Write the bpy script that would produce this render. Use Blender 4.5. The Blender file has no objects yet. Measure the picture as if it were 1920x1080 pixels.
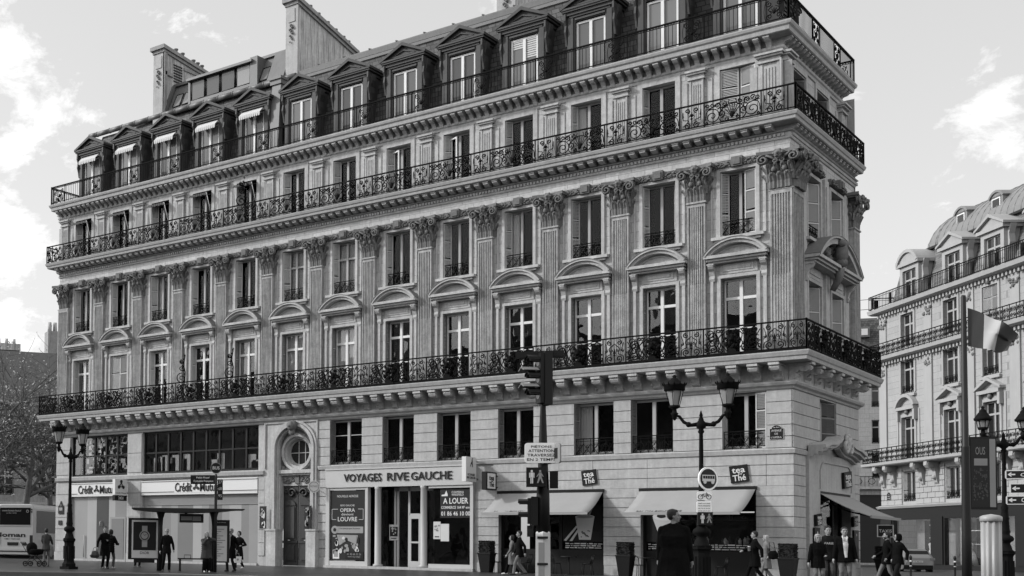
import bpy, bmesh, math, random
import numpy as np
from mathutils import Matrix, Vector
R = math.radians
random.seed(7)
C = bpy.context.scene.collection

# ------------------------------------------------------------------ camera
EYE = np.array([14.63, -52.7, 1.0])
V1 = np.array([-2269., 983.]); V2 = np.array([2492., 1054.])      # vanishing points of the two facades
_e = (V2-V1)/np.linalg.norm(V2-V1)
PP = V1 + _e*((200-V1[0])/_e[0]) + np.array([_e[1], -_e[0]])*100
FPX = math.sqrt(-float(np.dot(V1-PP, V2-PP)))
def _n(v): v = np.array(v, float); return v/np.linalg.norm(v)
_X = -_n([*(V1-PP), FPX]); _Y = _n([*(V2-PP), FPX]); _Z = np.cross(_X, _Y)
if _Z[1] > 0: _Z = -_Z
MC = np.stack([_X, _Y, _Z], 1)
def AT(px, depth, z=0.0):
    """ground point seen in column px at a given distance"""
    t = MC.T @ np.array([px-PP[0], 0, FPX]); t = t/FPX*depth
    # pick the point of that column at height z
    up = MC.T @ np.array([0, 1.0, 0])
    k = (z - (EYE[2]+t[2]))/up[2]
    p = EYE + t + up*k
    return Vector((p[0], p[1], z))
cam_d = bpy.data.cameras.new('camera'); cam = bpy.data.objects.new('camera', cam_d); C.objects.link(cam)
cam_d.sensor_width = 36; cam_d.lens = FPX/1920*36
cam_d.shift_x = (960-PP[0])/1920; cam_d.shift_y = (PP[1]-540)/1920
cam_d.clip_end = 3000; cam_d.clip_start = .1
r_, d_, f_ = MC[0], MC[1], MC[2]
cam.matrix_world = Matrix(((r_[0], -d_[0], -f_[0], EYE[0]), (r_[1], -d_[1], -f_[1], EYE[1]), (r_[2], -d_[2], -f_[2], EYE[2]), (0, 0, 0, 1)))
bpy.context.scene.camera = cam
VIEWDIR = math.atan2(f_[1], f_[0])
def toward(px):
    """z rotation that turns a thing's front (-y) to face the camera when it stands in column px"""
    t = MC.T @ np.array([px-PP[0], 0, FPX]); return math.atan2(t[1], t[0]) - math.pi/2

# ------------------------------------------------------------------ light
sc = bpy.context.scene
sc.view_settings.view_transform = 'Standard'; sc.view_settings.look = 'None'
sc.view_settings.gamma = 1; sc.view_settings.exposure = 0.32
SUN_EL, SUN_AZ = 31, 214      # azimuth: direction the sun stands in, degrees from +x
w = bpy.data.worlds.new('World'); sc.world = w; w.use_nodes = True
nt = w.node_tree; N = nt.nodes; L = nt.links; N.clear()
out = N.new('ShaderNodeOutputWorld'); bg = N.new('ShaderNodeBackground'); L.new(bg.outputs[0], out.inputs[0])
sky = N.new('ShaderNodeTexSky'); sky.sky_type = 'NISHITA'; sky.sun_disc = False
sky.sun_elevation = R(SUN_EL); sky.sun_rotation = R(90-SUN_AZ); sky.dust_density = 2.5
bw = N.new('ShaderNodeRGBToBW'); L.new(sky.outputs[0], bw.inputs[0])
tc = N.new('ShaderNodeTexCoord')
def mth(op, a, b=None, clamp=False):
    m = N.new('ShaderNodeMath'); m.operation = op; m.use_clamp = clamp
    for i, q in enumerate((a, b)):
        if q is None: continue
        if isinstance(q, (int, float)): m.inputs[i].default_value = q
        else: L.new(q, m.inputs[i])
    return m.outputs[0]
mp = N.new('ShaderNodeMapping'); mp.inputs['Scale'].default_value = (1, 1, 1.7); L.new(tc.outputs['Generated'], mp.inputs[0])
nz = N.new('ShaderNodeTexNoise'); nz.inputs['Scale'].default_value = 13; nz.inputs['Detail'].default_value = 12; nz.inputs['Roughness'].default_value = .66
nz.inputs['Distortion'].default_value = .25
L.new(mp.outputs[0], nz.inputs['Vector'])
def blob(px, py, rad, amp):
    d = MC.T @ np.array([px-PP[0], py-PP[1], FPX]); d /= np.linalg.norm(d)
    s = N.new('ShaderNodeVectorMath'); s.operation = 'DISTANCE'; L.new(tc.outputs['Generated'], s.inputs[0]); s.inputs[1].default_value = d
    return mth('MULTIPLY', mth('SUBTRACT', 1.0, mth('DIVIDE', s.outputs['Value'], rad), True), amp)
tot = None
for b in [(20, 100, .07, .62), (90, 190, .06, .66), (170, 215, .03, .4), (20, 250, .05, .5), (20, 460, .07, .8), (30, 600, .06, .75), (1860, 185, .045, .8), (1890, 250, .035, .5), (1300, -200, .1, .4), (-300, 350, .16, .9), (2300, 300, .15, .8), (700, -700, .3, .6)]:
    o_ = blob(*b); tot = o_ if tot is None else mth('MAXIMUM', tot, o_)
cl = mth('SUBTRACT', mth('ADD', mth('MULTIPLY', nz.outputs[0], 2.6), tot), 1.62)
ramp = mth('MULTIPLY', cl, 2.1, True)
shape = mth('MULTIPLY', ramp, mth('ADD', mth('MULTIPLY', nz.outputs[0], .5), .62), True)
SKY_K = 0.1
# even bright overcast veil, brighter towards the middle of the view as in the photograph
veil = mth('ADD', mth('MULTIPLY', bw.outputs[0], SKY_K), .37)
# brighter unseen sky added overhead and behind the camera as fill for the facades
dt = N.new('ShaderNodeVectorMath'); dt.operation = 'DOT_PRODUCT'; L.new(tc.outputs['Generated'], dt.inputs[0]); dt.inputs[1].default_value = _n((.74, -.52, .58))
veil = mth('ADD', veil, mth('MULTIPLY', mth('MAXIMUM', dt.outputs['Value'], 0.0), .5))
cloud = mth('ADD', veil, .5)
mx = N.new('ShaderNodeMix'); mx.data_type = 'FLOAT'
L.new(shape, mx.inputs[0]); L.new(veil, mx.inputs[2]); L.new(cloud, mx.inputs[3])
cmb = N.new('ShaderNodeCombineColor'); [L.new(mx.outputs[0], cmb.inputs[i]) for i in range(3)]
L.new(cmb.outputs[0], bg.inputs[0]); bg.inputs[1].default_value = 1.0
sun_d = bpy.data.lights.new('sun', 'SUN'); sun = bpy.data.objects.new('sun', sun_d); C.objects.link(sun)
sun_d.energy = 2.7; sun_d.angle = R(5)
sv = Vector((math.cos(R(SUN_AZ))*math.cos(R(SUN_EL)), math.sin(R(SUN_AZ))*math.cos(R(SUN_EL)), math.sin(R(SUN_EL))))
sun.rotation_euler = sv.to_track_quat('Z', 'Y').to_euler()

# ------------------------------------------------------------------ materials
MATS = {}
def mat(name, base, rough=.7, spec=.3, metal=0, var=0, scale=3, bump=0, bscale=30, joints=None, streak=0, objvar=0, emit=0, grain=0):
    if name in MATS: return MATS[name]
    m = bpy.data.materials.new(name); m.use_nodes = True; MATS[name] = m
    n = m.node_tree.nodes; l = m.node_tree.links; p = n['Principled BSDF']
    g = (base,)*3 + (1,)
    p.inputs['Base Color'].default_value = g; p.inputs['Roughness'].default_value = rough
    p.inputs['Specular IOR Level'].default_value = spec; p.inputs['Metallic'].default_value = metal
    if emit: p.inputs['Emission Color'].default_value = g; p.inputs['Emission Strength'].default_value = emit
    def M(op, a, b):
        k = n.new('ShaderNodeMath'); k.operation = op
        for i, q in enumerate((a, b)):
            if isinstance(q, (int, float)): k.inputs[i].default_value = q
            else: l.new(q, k.inputs[i])
        return k.outputs[0]
    val = None
    t = None
    if var or streak or joints or bump:
        t = n.new('ShaderNodeTexCoord')
        geo = n.new('ShaderNodeNewGeometry')
        src = geo.outputs['Position']
    if var:
        z1 = n.new('ShaderNodeTexNoise'); z1.inputs['Scale'].default_value = scale; z1.inputs['Detail'].default_value = 8; z1.inputs['Roughness'].default_value = .62
        l.new(src, z1.inputs['Vector'])
        val = M('ADD', M('MULTIPLY', M('SUBTRACT', z1.outputs[0], .5), var*3.2), 1)
    if streak:
        mpn = n.new('ShaderNodeMapping'); mpn.inputs['Scale'].default_value = (7, 7, .55); l.new(src, mpn.inputs[0])
        z2 = n.new('ShaderNodeTexNoise'); z2.inputs['Scale'].default_value = 1; z2.inputs['Detail'].default_value = 9; z2.inputs['Roughness'].default_value = .68; l.new(mpn.outputs[0], z2.inputs['Vector'])
        s = M('ADD', M('MULTIPLY', M('SUBTRACT', z2.outputs[0], .5), streak*3), 1)
        val = M('MULTIPLY', val, s) if val else s
    if grain:
        z4 = n.new('ShaderNodeTexNoise'); z4.inputs['Scale'].default_value = 7; z4.inputs['Detail'].default_value = 10; z4.inputs['Roughness'].default_value = .8; l.new(src, z4.inputs['Vector'])
        s = M('ADD', M('MULTIPLY', M('SUBTRACT', z4.outputs[0], .5), grain*4), 1); val = M('MULTIPLY', val, s) if val else s
    if objvar:
        oi = n.new('ShaderNodeObjectInfo'); s = M('ADD', M('MULTIPLY', M('SUBTRACT', oi.outputs['Random'], .5), 2*objvar), 1)
        val = M('MULTIPLY', val, s) if val else s
    if joints:
        bwid, bhei, mort, dark, cvar = joints
        sx = n.new('ShaderNodeSeparateXYZ'); l.new(src, sx.inputs[0])
        cb = n.new('ShaderNodeCombineXYZ'); l.new(sx.outputs[0] if 'pavement' in name else M('ADD', sx.outputs[0], sx.outputs[1]), cb.inputs[0]); l.new(sx.outputs[1 if 'pavement' in name else 2], cb.inputs[1])
        bt = n.new('ShaderNodeTexBrick'); l.new(cb.outputs[0], bt.inputs['Vector'])
        bt.inputs['Scale'].default_value = 1; bt.inputs['Brick Width'].default_value = bwid; bt.inputs['Row Height'].default_value = bhei
        bt.inputs['Mortar Size'].default_value = mort; bt.inputs['Mortar Smooth'].default_value = .3
        bt.inputs['Color1'].default_value = (1-cvar,)*3+(1,); bt.inputs['Color2'].default_value = (1+cvar,)*3+(1,); bt.inputs['Mortar'].default_value = (dark,)*3+(1,)
        val = M('MULTIPLY', val, bt.outputs[0]) if val else bt.outputs[0]
    if val is not None:
        fin = M('MULTIPLY', val, base); fin = M('MAXIMUM', fin, .003)
        c = n.new('ShaderNodeCombineColor'); [l.new(fin, c.inputs[i]) for i in range(3)]
        l.new(c.outputs[0], p.inputs['Base Color'])
    if bump:
        z3 = n.new('ShaderNodeTexNoise'); z3.inputs['Scale'].default_value = bscale; z3.inputs['Detail'].default_value = 4; l.new(src, z3.inputs['Vector'])
        b = n.new('ShaderNodeBump'); b.inputs['Strength'].default_value = 1; b.inputs['Distance'].default_value = bump; l.new(z3.outputs[0], b.inputs['Height'])
        l.new(b.outputs[0], p.inputs['Normal'])
    return m
STONE = mat('limestone', .36, .85, .2, var=.2, scale=1.3, streak=.26, bump=.006, bscale=14, grain=0.3)
STONEJ = mat('limestone_ashlar', .40, .85, .2, var=.18, scale=.9, streak=.26, bump=.008, bscale=14, joints=(1.1, .42, .014, .55, .11), grain=0.3)
STONEL = mat('limestone_light', .33, .8, .2, var=.15, scale=1.6, streak=.2, bump=.005, bscale=14, grain=0.2)
STONED = mat('limestone_soiled', .25, .9, .15, var=.16, scale=2.2, streak=.3, bump=.01, bscale=18, grain=0.3)
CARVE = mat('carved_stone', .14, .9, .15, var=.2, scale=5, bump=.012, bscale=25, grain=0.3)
FARST = mat('far_limestone', .29, .85, .2, var=.09, scale=.6, streak=.13, joints=(1.2, .5, .02, .7, .05), grain=0.2)
FARSTP = mat('far_limestone_plain', .30, .85, .2, var=.08, scale=1, streak=.1)
STONEP = mat('limestone_fluted', .29, .9, .15, var=.22, scale=2.5, streak=.5, bump=.01, bscale=16, grain=0.4)
PLASTER = mat('chimney_plaster', .36, .9, .2, var=.25, scale=1.5, streak=1.0, grain=0.25)
IRON = mat('wrought_iron', .006, .8, .08, var=.25, scale=6)
ZINC = mat('zinc', .11, .5, .4, var=.12, scale=1.5, streak=.2)
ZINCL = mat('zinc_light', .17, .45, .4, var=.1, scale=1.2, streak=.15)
SLATE = mat('slate', .06, .65, .3, var=.25, scale=2.5, streak=.2, joints=(.36, .24, .022, .2, .45), bump=.01, grain=0.3)
DORM = mat('dormer_wood', .05, .6, .25, var=.2, scale=3, streak=.3)
BRICK = mat('weathered_brick', .15, .9, .1, var=.25, scale=2, joints=(.4, .16, .012, .5, .25))
FRAME = mat('white_paint', .6, .5, .3, var=.05)
FRAMEG = mat('grey_paint', .3, .5, .3, var=.05)
SHUT = mat('shutter_paint', .42, .6, .25, var=.08, objvar=.15)
SHUTD = mat('shutter_grey', .13, .6, .25, var=.1)
DARK = mat('black_paint', .008, .5, .2)
DARK2 = mat('charcoal_paint', .011, .5, .25, var=.1)
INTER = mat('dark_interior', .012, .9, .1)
WHITE = mat('white_sign', .55, .5, .3)
GREYL = mat('light_grey', .45, .6, .3, var=.06)
GREYM = mat('mid_grey', .22, .6, .3, var=.06)
CURT = mat('curtain_cloth', .4, .9, .1, var=.1, scale=4, objvar=.45)
WOODD = mat('old_oak', .028, .5, .35, var=.3, scale=4, streak=.4)
CANVAS = mat('awning_canvas', .25, .9, .1, var=.06, scale=2)
ASPH = mat('asphalt', .02, .7, .1, var=.3, scale=.6, bump=.012, bscale=40)
PAVE = mat('wet_pavement', .03, .38, .2, var=.6, scale=.6, bump=.006, bscale=20, joints=(1.0, .6, .02, .35, .25))
KERB = mat('granite_kerb', .09, .6, .3, var=.2, scale=3)
BARK = mat('plane_bark', .13, .9, .1, var=.4, scale=4)
TWIG = mat('twig_bark', .1, .9, .1)
BUD = mat('dry_seed_leaves', .34, .9, .1)
SKIN = mat('skin', .22, .6, .3, var=.04, scale=20)
def glass(name, base, spec=.5, rough=.02, wav=.004, objvar=.6):
    m = mat(name, base, rough, spec, objvar=objvar, bump=wav, bscale=1.3); m.node_tree.nodes['Principled BSDF'].inputs['IOR'].default_value = 1.45
    return m
GLASS = glass('window_glass', .02, .45)
GLASSD = None
def clear_glass(name, ior, tint):
    m = bpy.data.materials.new(name); m.use_nodes = True; n = m.node_tree.nodes; l = m.node_tree.links; n.clear()
    o = n.new('ShaderNodeOutputMaterial'); mx_ = n.new('ShaderNodeMixShader'); a = n.new('ShaderNodeBsdfTransparent'); a.inputs[0].default_value = (tint,)*3+(1,)
    g_ = n.new('ShaderNodeBsdfGlossy'); g_.inputs['Roughness'].default_value = .015; f0 = ((ior-1)/(ior+1))**2
    geo = n.new('ShaderNodeNewGeometry'); z = n.new('ShaderNodeTexNoise'); z.inputs['Scale'].default_value = .9; b = n.new('ShaderNodeBump'); b.inputs['Distance'].default_value = .012; b.inputs['Strength'].default_value = 1
    l.new(geo.outputs['Position'], z.inputs['Vector']); l.new(z.outputs[0], b.inputs['Height']); l.new(b.outputs[0], g_.inputs['Normal'])
    dp = n.new('ShaderNodeVectorMath'); dp.operation = 'DOT_PRODUCT'; l.new(geo.outputs['Incoming'], dp.inputs[0]); l.new(geo.outputs['Normal'], dp.inputs[1])
    def M(op, p_, q_=None):
        k = n.new('ShaderNodeMath'); k.operation = op
        for i, v_ in enumerate((p_, q_)):
            if v_ is None: continue
            if isinstance(v_, (int, float)): k.inputs[i].default_value = v_
            else: l.new(v_, k.inputs[i])
        return k.outputs[0]
    fr = M('ADD', M('MULTIPLY', M('POWER', M('SUBTRACT', 1.0, M('ABSOLUTE', dp.outputs['Value'])), 5.0), 1-f0), f0)
    l.new(fr, mx_.inputs[0]); l.new(a.outputs[0], mx_.inputs[1]); l.new(g_.outputs[0], mx_.inputs[2]); l.new(mx_.outputs[0], o.inputs[0]); return m
GLASST = clear_glass('clear_window_glass', 1.25, .9); GLASSB = clear_glass('old_window_glass', 1.68, .85)
GLASSD = clear_glass('shop_glass', 1.4, .9)
GLASSL = glass('lantern_glass', .26, .5, .1, 0, 0)

# ------------------------------------------------------------------ mesh builder
class MB:
    def __init__(s): s.v = []; s.f = []; s.m = []; s.sm = []; s.mats = []; s.cur = 0; s.T = None
    def use(s, m):
        if m not in s.mats: s.mats.append(m)
        s.cur = s.mats.index(m); return s
    def V(s, p):
        if s.T is not None: p = s.T @ Vector(p)
        s.v.append((p[0], p[1], p[2])); return len(s.v)-1
    def F(s, idx, smooth=False): s.f.append(tuple(idx)); s.m.append(s.cur); s.sm.append(smooth)
    def quad(s, a, b, c, d): s.F([s.V(a), s.V(b), s.V(c), s.V(d)])
    def poly(s, pts): s.F([s.V(p) for p in pts])
    def box(s, x0, x1, y0, y1, z0, z1, skip=''):
        if x0 > x1: x0, x1 = x1, x0
        if y0 > y1: y0, y1 = y1, y0
        if z0 > z1: z0, z1 = z1, z0
        i = [s.V(p) for p in ((x0,y0,z0),(x1,y0,z0),(x1,y1,z0),(x0,y1,z0),(x0,y0,z1),(x1,y0,z1),(x1,y1,z1),(x0,y1,z1))]
        for k, q in (('b',(3,2,1,0)),('t',(4,5,6,7)),('f',(0,1,5,4)),('r',(1,2,6,5)),('k',(2,3,7,6)),('l',(3,0,4,7))):
            if k not in skip: s.F([i[j] for j in q])
        return s
    def prism(s, pts, a, b, axis='x', smooth=False, cap=True):
        """profile pts closed; axis x: pts are (y,z), axis y: (x,z), axis z: (x,y)"""
        def P(p, t): return (t, p[0], p[1]) if axis == 'x' else ((p[0], t, p[1]) if axis == 'y' else (p[0], p[1], t))
        A = [s.V(P(p, a)) for p in pts]; B = [s.V(P(p, b)) for p in pts]; n = len(pts)
        for i in range(n): s.F((A[i], A[(i+1) % n], B[(i+1) % n], B[i]), smooth)
        if cap: s.F(A[::-1]); s.F(B)
        return s
    def sweep(s, prof, path, closed=False):
        """prof: (out, z) points; path: (x,y) corners; out is to the right-hand side of travel"""
        n = len(path); rings = []
        for i, p in enumerate(path):
            p = Vector(p)
            d0 = (p-Vector(path[i-1])).normalized() if (i > 0 or closed) else None
            d1 = (Vector(path[(i+1) % n])-p).normalized() if (i < n-1 or closed) else None
            if d0 is None: d0 = d1
            if d1 is None: d1 = d0
            n0 = Vector((d0.y, -d0.x)); n1 = Vector((d1.y, -d1.x)); mn = (n0+n1); k = mn.length
            mn = mn/k if k > 1e-6 else n0; sc_ = 1/max(.2, mn.dot(n0))
            rings.append([s.V((p.x+mn.x*o*sc_, p.y+mn.y*o*sc_, z)) for o, z in prof])
        m = len(prof)
        for i in range(n-1 if not closed else n):
            a, b = rings[i], rings[(i+1) % n]
            for j in range(m): s.F((a[j], b[j], b[(j+1) % m], a[(j+1) % m]))
        if not closed: s.F(rings[0]); s.F(rings[-1][::-1])
        return s
    def tube(s, pts, r, k=4, smooth=True, cap=True, flat=None):
        """r: number or list. flat=(a,b): scale of the section along the two frame axes"""
        n = len(pts); P = [Vector(p) for p in pts]; rings = []
        rr = r if isinstance(r, (list, tuple)) else [r]*n
        up = Vector((0, 1, 0)) if flat else None; ref = None
        for i in range(n):
            d = (P[min(i+1, n-1)]-P[max(i-1, 0)])
            if d.length < 1e-9: d = Vector((0, 0, 1))
            d.normalize()
            if flat: a = up; b = d.cross(a).normalized()
            else:
                if ref is None: ref = Vector((0, 0, 1)) if abs(d.z) < .9 else Vector((1, 0, 0))
                a = (ref - d*ref.dot(d)).normalized(); ref = a; b = d.cross(a)
            fa, fb = flat or (1, 1)
            rings.append([s.V(P[i]+(a*math.cos(t)*fa+b*math.sin(t)*fb)*rr[i]) for t in [(j+.5)*2*math.pi/k for j in range(k)]])
        for i in range(n-1):
            for j in range(k): s.F((rings[i][j], rings[i][(j+1) % k], rings[i+1][(j+1) % k], rings[i+1][j]), smooth)
        if cap: s.F(rings[0][::-1]); s.F(rings[-1])
        return s
    def lathe(s, prof, c=(0, 0, 0), k=12, smooth=True, sx=1, sy=1):
        """prof (r,z) from bottom to top"""
        rings = []
        for r, z in prof:
            if r < 1e-5: rings.append([s.V((c[0], c[1], c[2]+z))])
            else: rings.append([s.V((c[0]+r*sx*math.cos(2*math.pi*(j+.5)/k), c[1]+r*sy*math.sin(2*math.pi*(j+.5)/k), c[2]+z)) for j in range(k)])
        for a, b in zip(rings, rings[1:]):
            for j in range(k):
                if len(a) == 1 and len(b) == 1: continue
                if len(a) == 1: s.F((a[0], b[(j+1) % k], b[j]), smooth)
                elif len(b) == 1: s.F((a[j], a[(j+1) % k], b[0]), smooth)
                else: s.F((a[j], a[(j+1) % k], b[(j+1) % k], b[j]), smooth)
        if len(rings[0]) > 1: s.F(rings[0][::-1])
        if len(rings[-1]) > 1: s.F(rings[-1])
        return s
    def ball(s, c, r, k=10, sx=1, sy=1, sz=1):
        h = max(4, k//2+1)
        return s.lathe([(r*math.sin(math.pi*i/h) if 0 < i < h else 0, -r*sz*math.cos(math.pi*i/h)) for i in range(h+1)], c, k, True, sx, sy)
    def disc(s, c, r, y0, y1, k=20, rz=None, smooth=False):
        """disc facing -y in the xz plane"""
        rz = rz or r
        return s.prism([(c[0]+r*math.cos(2*math.pi*i/k), c[1]+rz*math.sin(2*math.pi*i/k)) for i in range(k)], y0, y1, 'y')
    def ring(s, c, r0, r1, y0, y1, a0=0, a1=360, k=24, zs=1):
        full = abs(a1-a0) >= 359.9
        st = []
        for i in range(k+1 if not full else k):
            a = R(a0+(a1-a0)*i/k); co, si = math.cos(a), math.sin(a)*zs
            st.append([s.V((c[0]+r_*co, y, c[1]+r_*si)) for r_, y in ((r0, y0), (r1, y0), (r1, y1), (r0, y1))])
        n = len(st)
        for i in range(n if full else n-1):
            a, b = st[i], st[(i+1) % n]
            for j in range(4): s.F((a[j], b[j], b[(j+1) % 4], a[(j+1) % 4]))
        if not full: s.F(st[0]); s.F(st[-1][::-1])
        return s
    def merge(s, o, T=None):
        b = len(s.v)
        for p in o.v: s.V(p if T is None else T @ Vector(p))
        mm = []
        for q in o.mats:
            if q not in s.mats: s.mats.append(q)
            mm.append(s.mats.index(q))
        for f, m, sm in zip(o.f, o.m, o.sm): s.f.append(tuple(i+b for i in f)); s.m.append(mm[m] if mm else s.cur); s.sm.append(sm)
        return s
    def text(s, t, cx, cz, w, h, y, depth=.01, bold=0, align='c', rot=0):
        """raised lettering facing -y fitted to a w x h box"""
        me = text_mesh(t, bold)
        xs = [p[0] for p in me[0]]; zs = [p[1] for p in me[0]]; x0, x1, z0, z1 = min(xs), max(xs), min(zs), max(zs)
        kx = w/(x1-x0); kz = h/(z1-z0) if h else kx
        if w is None: kx = kz
        b = len(s.v); ca, sa = math.cos(R(rot)), math.sin(R(rot))
        for p in me[0]:
            X = (p[0]-(x0+x1)/2)*kx; Z = (p[1]-(z0+z1)/2)*kz
            s.V((cx+X*ca-Z*sa, y-(depth if p[2] > 0 else -.002), cz+X*sa+Z*ca))
        for f in me[1]: s.f.append(tuple(i+b for i in f)); s.m.append(s.cur); s.sm.append(False)
        return s
    def mesh(s, name, m=None, recalc=True):
        me = bpy.data.meshes.new(name); me.from_pydata(s.v, [], s.f)
        mats = s.mats or ([m] if m else [])
        for q in mats: me.materials.append(q)
        me.polygons.foreach_set('material_index', s.m); me.polygons.foreach_set('use_smooth', s.sm)
        if recalc:
            bm = bmesh.new(); bm.from_mesh(me); bmesh.ops.recalc_face_normals(bm, faces=bm.faces); bm.to_mesh(me); bm.free()
        me.update(); return me
    def build(s, name, m=None, parent=None, **kw): return add(name, s.mesh(name, m), parent, **kw)
_tx = {}
def text_mesh(t, bold=0):
    key = (t, bold)
    if key in _tx: return _tx[key]
    cu = bpy.data.curves.new('t', 'FONT'); cu.body = t; cu.size = 1; cu.extrude = .05; cu.resolution_u = 2; cu.offset = bold
    cu.align_x = 'CENTER'; cu.space_line = .95
    o = bpy.data.objects.new('t', cu); C.objects.link(o)
    dg = bpy.context.evaluated_depsgraph_get(); me = o.evaluated_get(dg).to_mesh()
    V = [tuple(v.co) for v in me.vertices]; F = [tuple(p.vertices) for p in me.polygons]
    o.evaluated_get(dg).to_mesh_clear(); bpy.data.objects.remove(o); bpy.data.curves.remove(cu)
    _tx[key] = (V, F); return _tx[key]
def add(name, me, parent=None, loc=None, rz=0, T=None, label=None, cat=None, group=None, kind=None):
    o = bpy.data.objects.new(name, me); C.objects.link(o)
    if parent: o.parent = parent
    if T is not None: o.matrix_local = T
    elif loc is not None or rz: o.location = loc or (0, 0, 0); o.rotation_euler = (0, 0, rz)
    for k, v in (('label', label), ('category', cat), ('group', group), ('kind', kind)):
        if v: o[k] = v
    return o
def thing(name, label, cat, loc=(0, 0, 0), rz=0, group=None): return add(name, None, None, loc, rz, label=label, cat=cat, group=group)
def copy_tree(o, parent=None):
    c = o.copy(); C.objects.link(c); c.parent = parent
    for ch in list(o.children): copy_tree(ch, c)
    return c
def TR(x, y, z, rz=0): return Matrix.Translation((x, y, z)) @ Matrix.Rotation(rz, 4, 'Z')
def spiral(cx, cz, r0, r1, a0, turns, n=16):
    """points in the xz plane, radius r0 at angle a0 (deg) winding to r1"""
    return [(cx+(r0+(r1-r0)*t)*math.cos(R(a0)+turns*2*math.pi*t), 0, cz+(r0+(r1-r0)*t)*math.sin(R(a0)+turns*2*math.pi*t)) for t in [i/n for i in range(n+1)]]
# ------------------------------------------------------------------ ground
def sheet(name, pts, z, m, th=None, **kw):
    b = MB(); 
    if th: b.prism(pts, z-th, z, 'z')
    else: b.poly([(p[0], p[1], z) for p in pts])
    return b.build(name, m, kind='structure', **kw)
sheet('road', [(-900, -900), (900, -900), (900, 900), (-900, 900)], -.13, ASPH)
k0, k1, k2, k3 = AT(-260, 45.2), AT(480, 43.2), AT(1000, 30), AT(1500, 17)
side_pts = [(-60, -2.2), tuple(k0[:2]), tuple(AT(60, 44.3)[:2]), tuple(AT(300, 44.6)[:2]), tuple(k1[:2]), (2.5, -30), (14, -33), (16, -24), (12, 0), (8.5, 14), (6, 30), (-3, 60), (-40, 60), (-42.5, 8), (-60, 6)]
sheet('pavement', side_pts, 0, PAVE, .12)
kb = MB()
kp = [Vector((p[0], p[1])) for p in side_pts[:9]]
kb.sweep([(0, .004), (.28, .004), (.3, -.02), (.3, -.14), (0, -.14)], [tuple(p) for p in kp])
kb.build('kerb', KERB, kind='structure')
# far pavement of the avenue
FB0 = Vector((-11.744, 66.433)); FBU = Vector((.62945, -.77704)); FBN = Vector((-.77704, -.62945))
q = [FB0-FBU*2+FBN*5, FB0+FBU*34+FBN*5, FB0+FBU*34-FBN*6, FB0-FBU*2-FBN*6]
sheet('far_pavement', [tuple(p) for p in q], -.01, PAVE, .115)
for i in range(7):     # zebra crossing over the avenue
    p = FB0+FBU*(13+i*1.05)+FBN*5.6
    b = MB(); b.poly([(*p, -.126), (*(p+FBU*.5), -.126), (*(p+FBU*.5+FBN*4), -.126), (*(p+FBN*4), -.126)])
    b.build('crossing_stripe', WHITE if i % 2 else GREYL, kind='structure')
b = MB(); a0 = FB0+FBU*6+FBN*10.5; a1 = FB0+FBU*26+FBN*10.5
b.poly([(*a0, -.126), (*a1, -.126), (*(a1+FBN*.15), -.126), (*(a0+FBN*.15), -.126)]); b.build('lane_marking', GREYL, kind='structure')
# ------------------------------------------------------------------ corner building
BAY = 3.044; P0 = -3.395; W0 = -1.873
WX = [W0-BAY*j for j in range(13)]; PX = [P0-BAY*k for k in range(12)]
BX = -40.4
SIDE = lambda xs: Matrix.Translation((xs, 0, 0)) @ Matrix.Rotation(R(90), 4, 'Z')      # u -> +y, outward -> +x
B = thing('corner_building', 'long six storey stone corner block with three iron balconies and dark mansard dormers', 'building')
def wall(mb, u0, u1, z0, z1, holes=(), y=0, rev=.3, th=.0):
    """wall face at depth y with rectangular openings and their reveals"""
    us = sorted({u0, u1, *[h for q in holes for h in q[:2]]}); zs = sorted({z0, z1, *[h for q in holes for h in q[2:4]]})
    us = [u for u in us if u0-1e-6 <= u <= u1+1e-6]; zs = [z for z in zs if z0-1e-6 <= z <= z1+1e-6]
    for a, b in zip(us, us[1:]):
        run = None
        for c, d in zip(zs, zs[1:]):
            m = ((a+b)/2, (c+d)/2)
            if any(q[0] < m[0] < q[1] and q[2] < m[1] < q[3] for q in holes):
                if run: mb.quad((a, y, run[0]), (b, y, run[0]), (b, y, run[1]), (a, y, run[1])); run = None
            else: run = (run[0] if run else c, d)
        if run: mb.quad((a, y, run[0]), (b, y, run[0]), (b, y, run[1]), (a, y, run[1]))
    for a, b, c, d in [q[:4] for q in holes]:
        r = y+rev
        mb.quad((a, y, c), (a, r, c), (a, r, d), (a, y, d)); mb.quad((b, y, c), (b, y, d), (b, r, d), (b, r, c))
        mb.quad((a, y, d), (a, r, d), (b, r, d), (b, y, d)); mb.quad((a, y, c), (b, y, c), (b, r, c), (a, r, c))
def norecalc(mb, name, m, parent, **kw): return add(name, mb.mesh(name, m, False), parent, **kw)
def courses(mb, u0, u1, z0, n, h, holes, d=.045, g=.035, y=0, blk=None):
    """banded rustication: n raised courses between the openings"""
    for i in range(n):
        a, b = z0+i*h+g/2, z0+(i+1)*h-g/2
        seg = [(u0, u1)]
        for q in holes:
            if q[2] < b-.02 and q[3] > a+.02:
                seg = [t for s in seg for t in ((s[0], min(s[1], q[0])), (max(s[0], q[1]), s[1])) if t[1]-t[0] > .05]
        for s in seg:
            if blk:
                k = max(1, round((s[1]-s[0])/blk)); e = [s[0]+(s[1]-s[0])*j/k for j in range(k+1)]
                for c, d_ in zip(e, e[1:]): mb.box(c+.008, d_-.008, y-d, y+.01, a, b, 'k')
            else: mb.box(s[0], s[1], y-d, y+.01, a, b, 'k')

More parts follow.
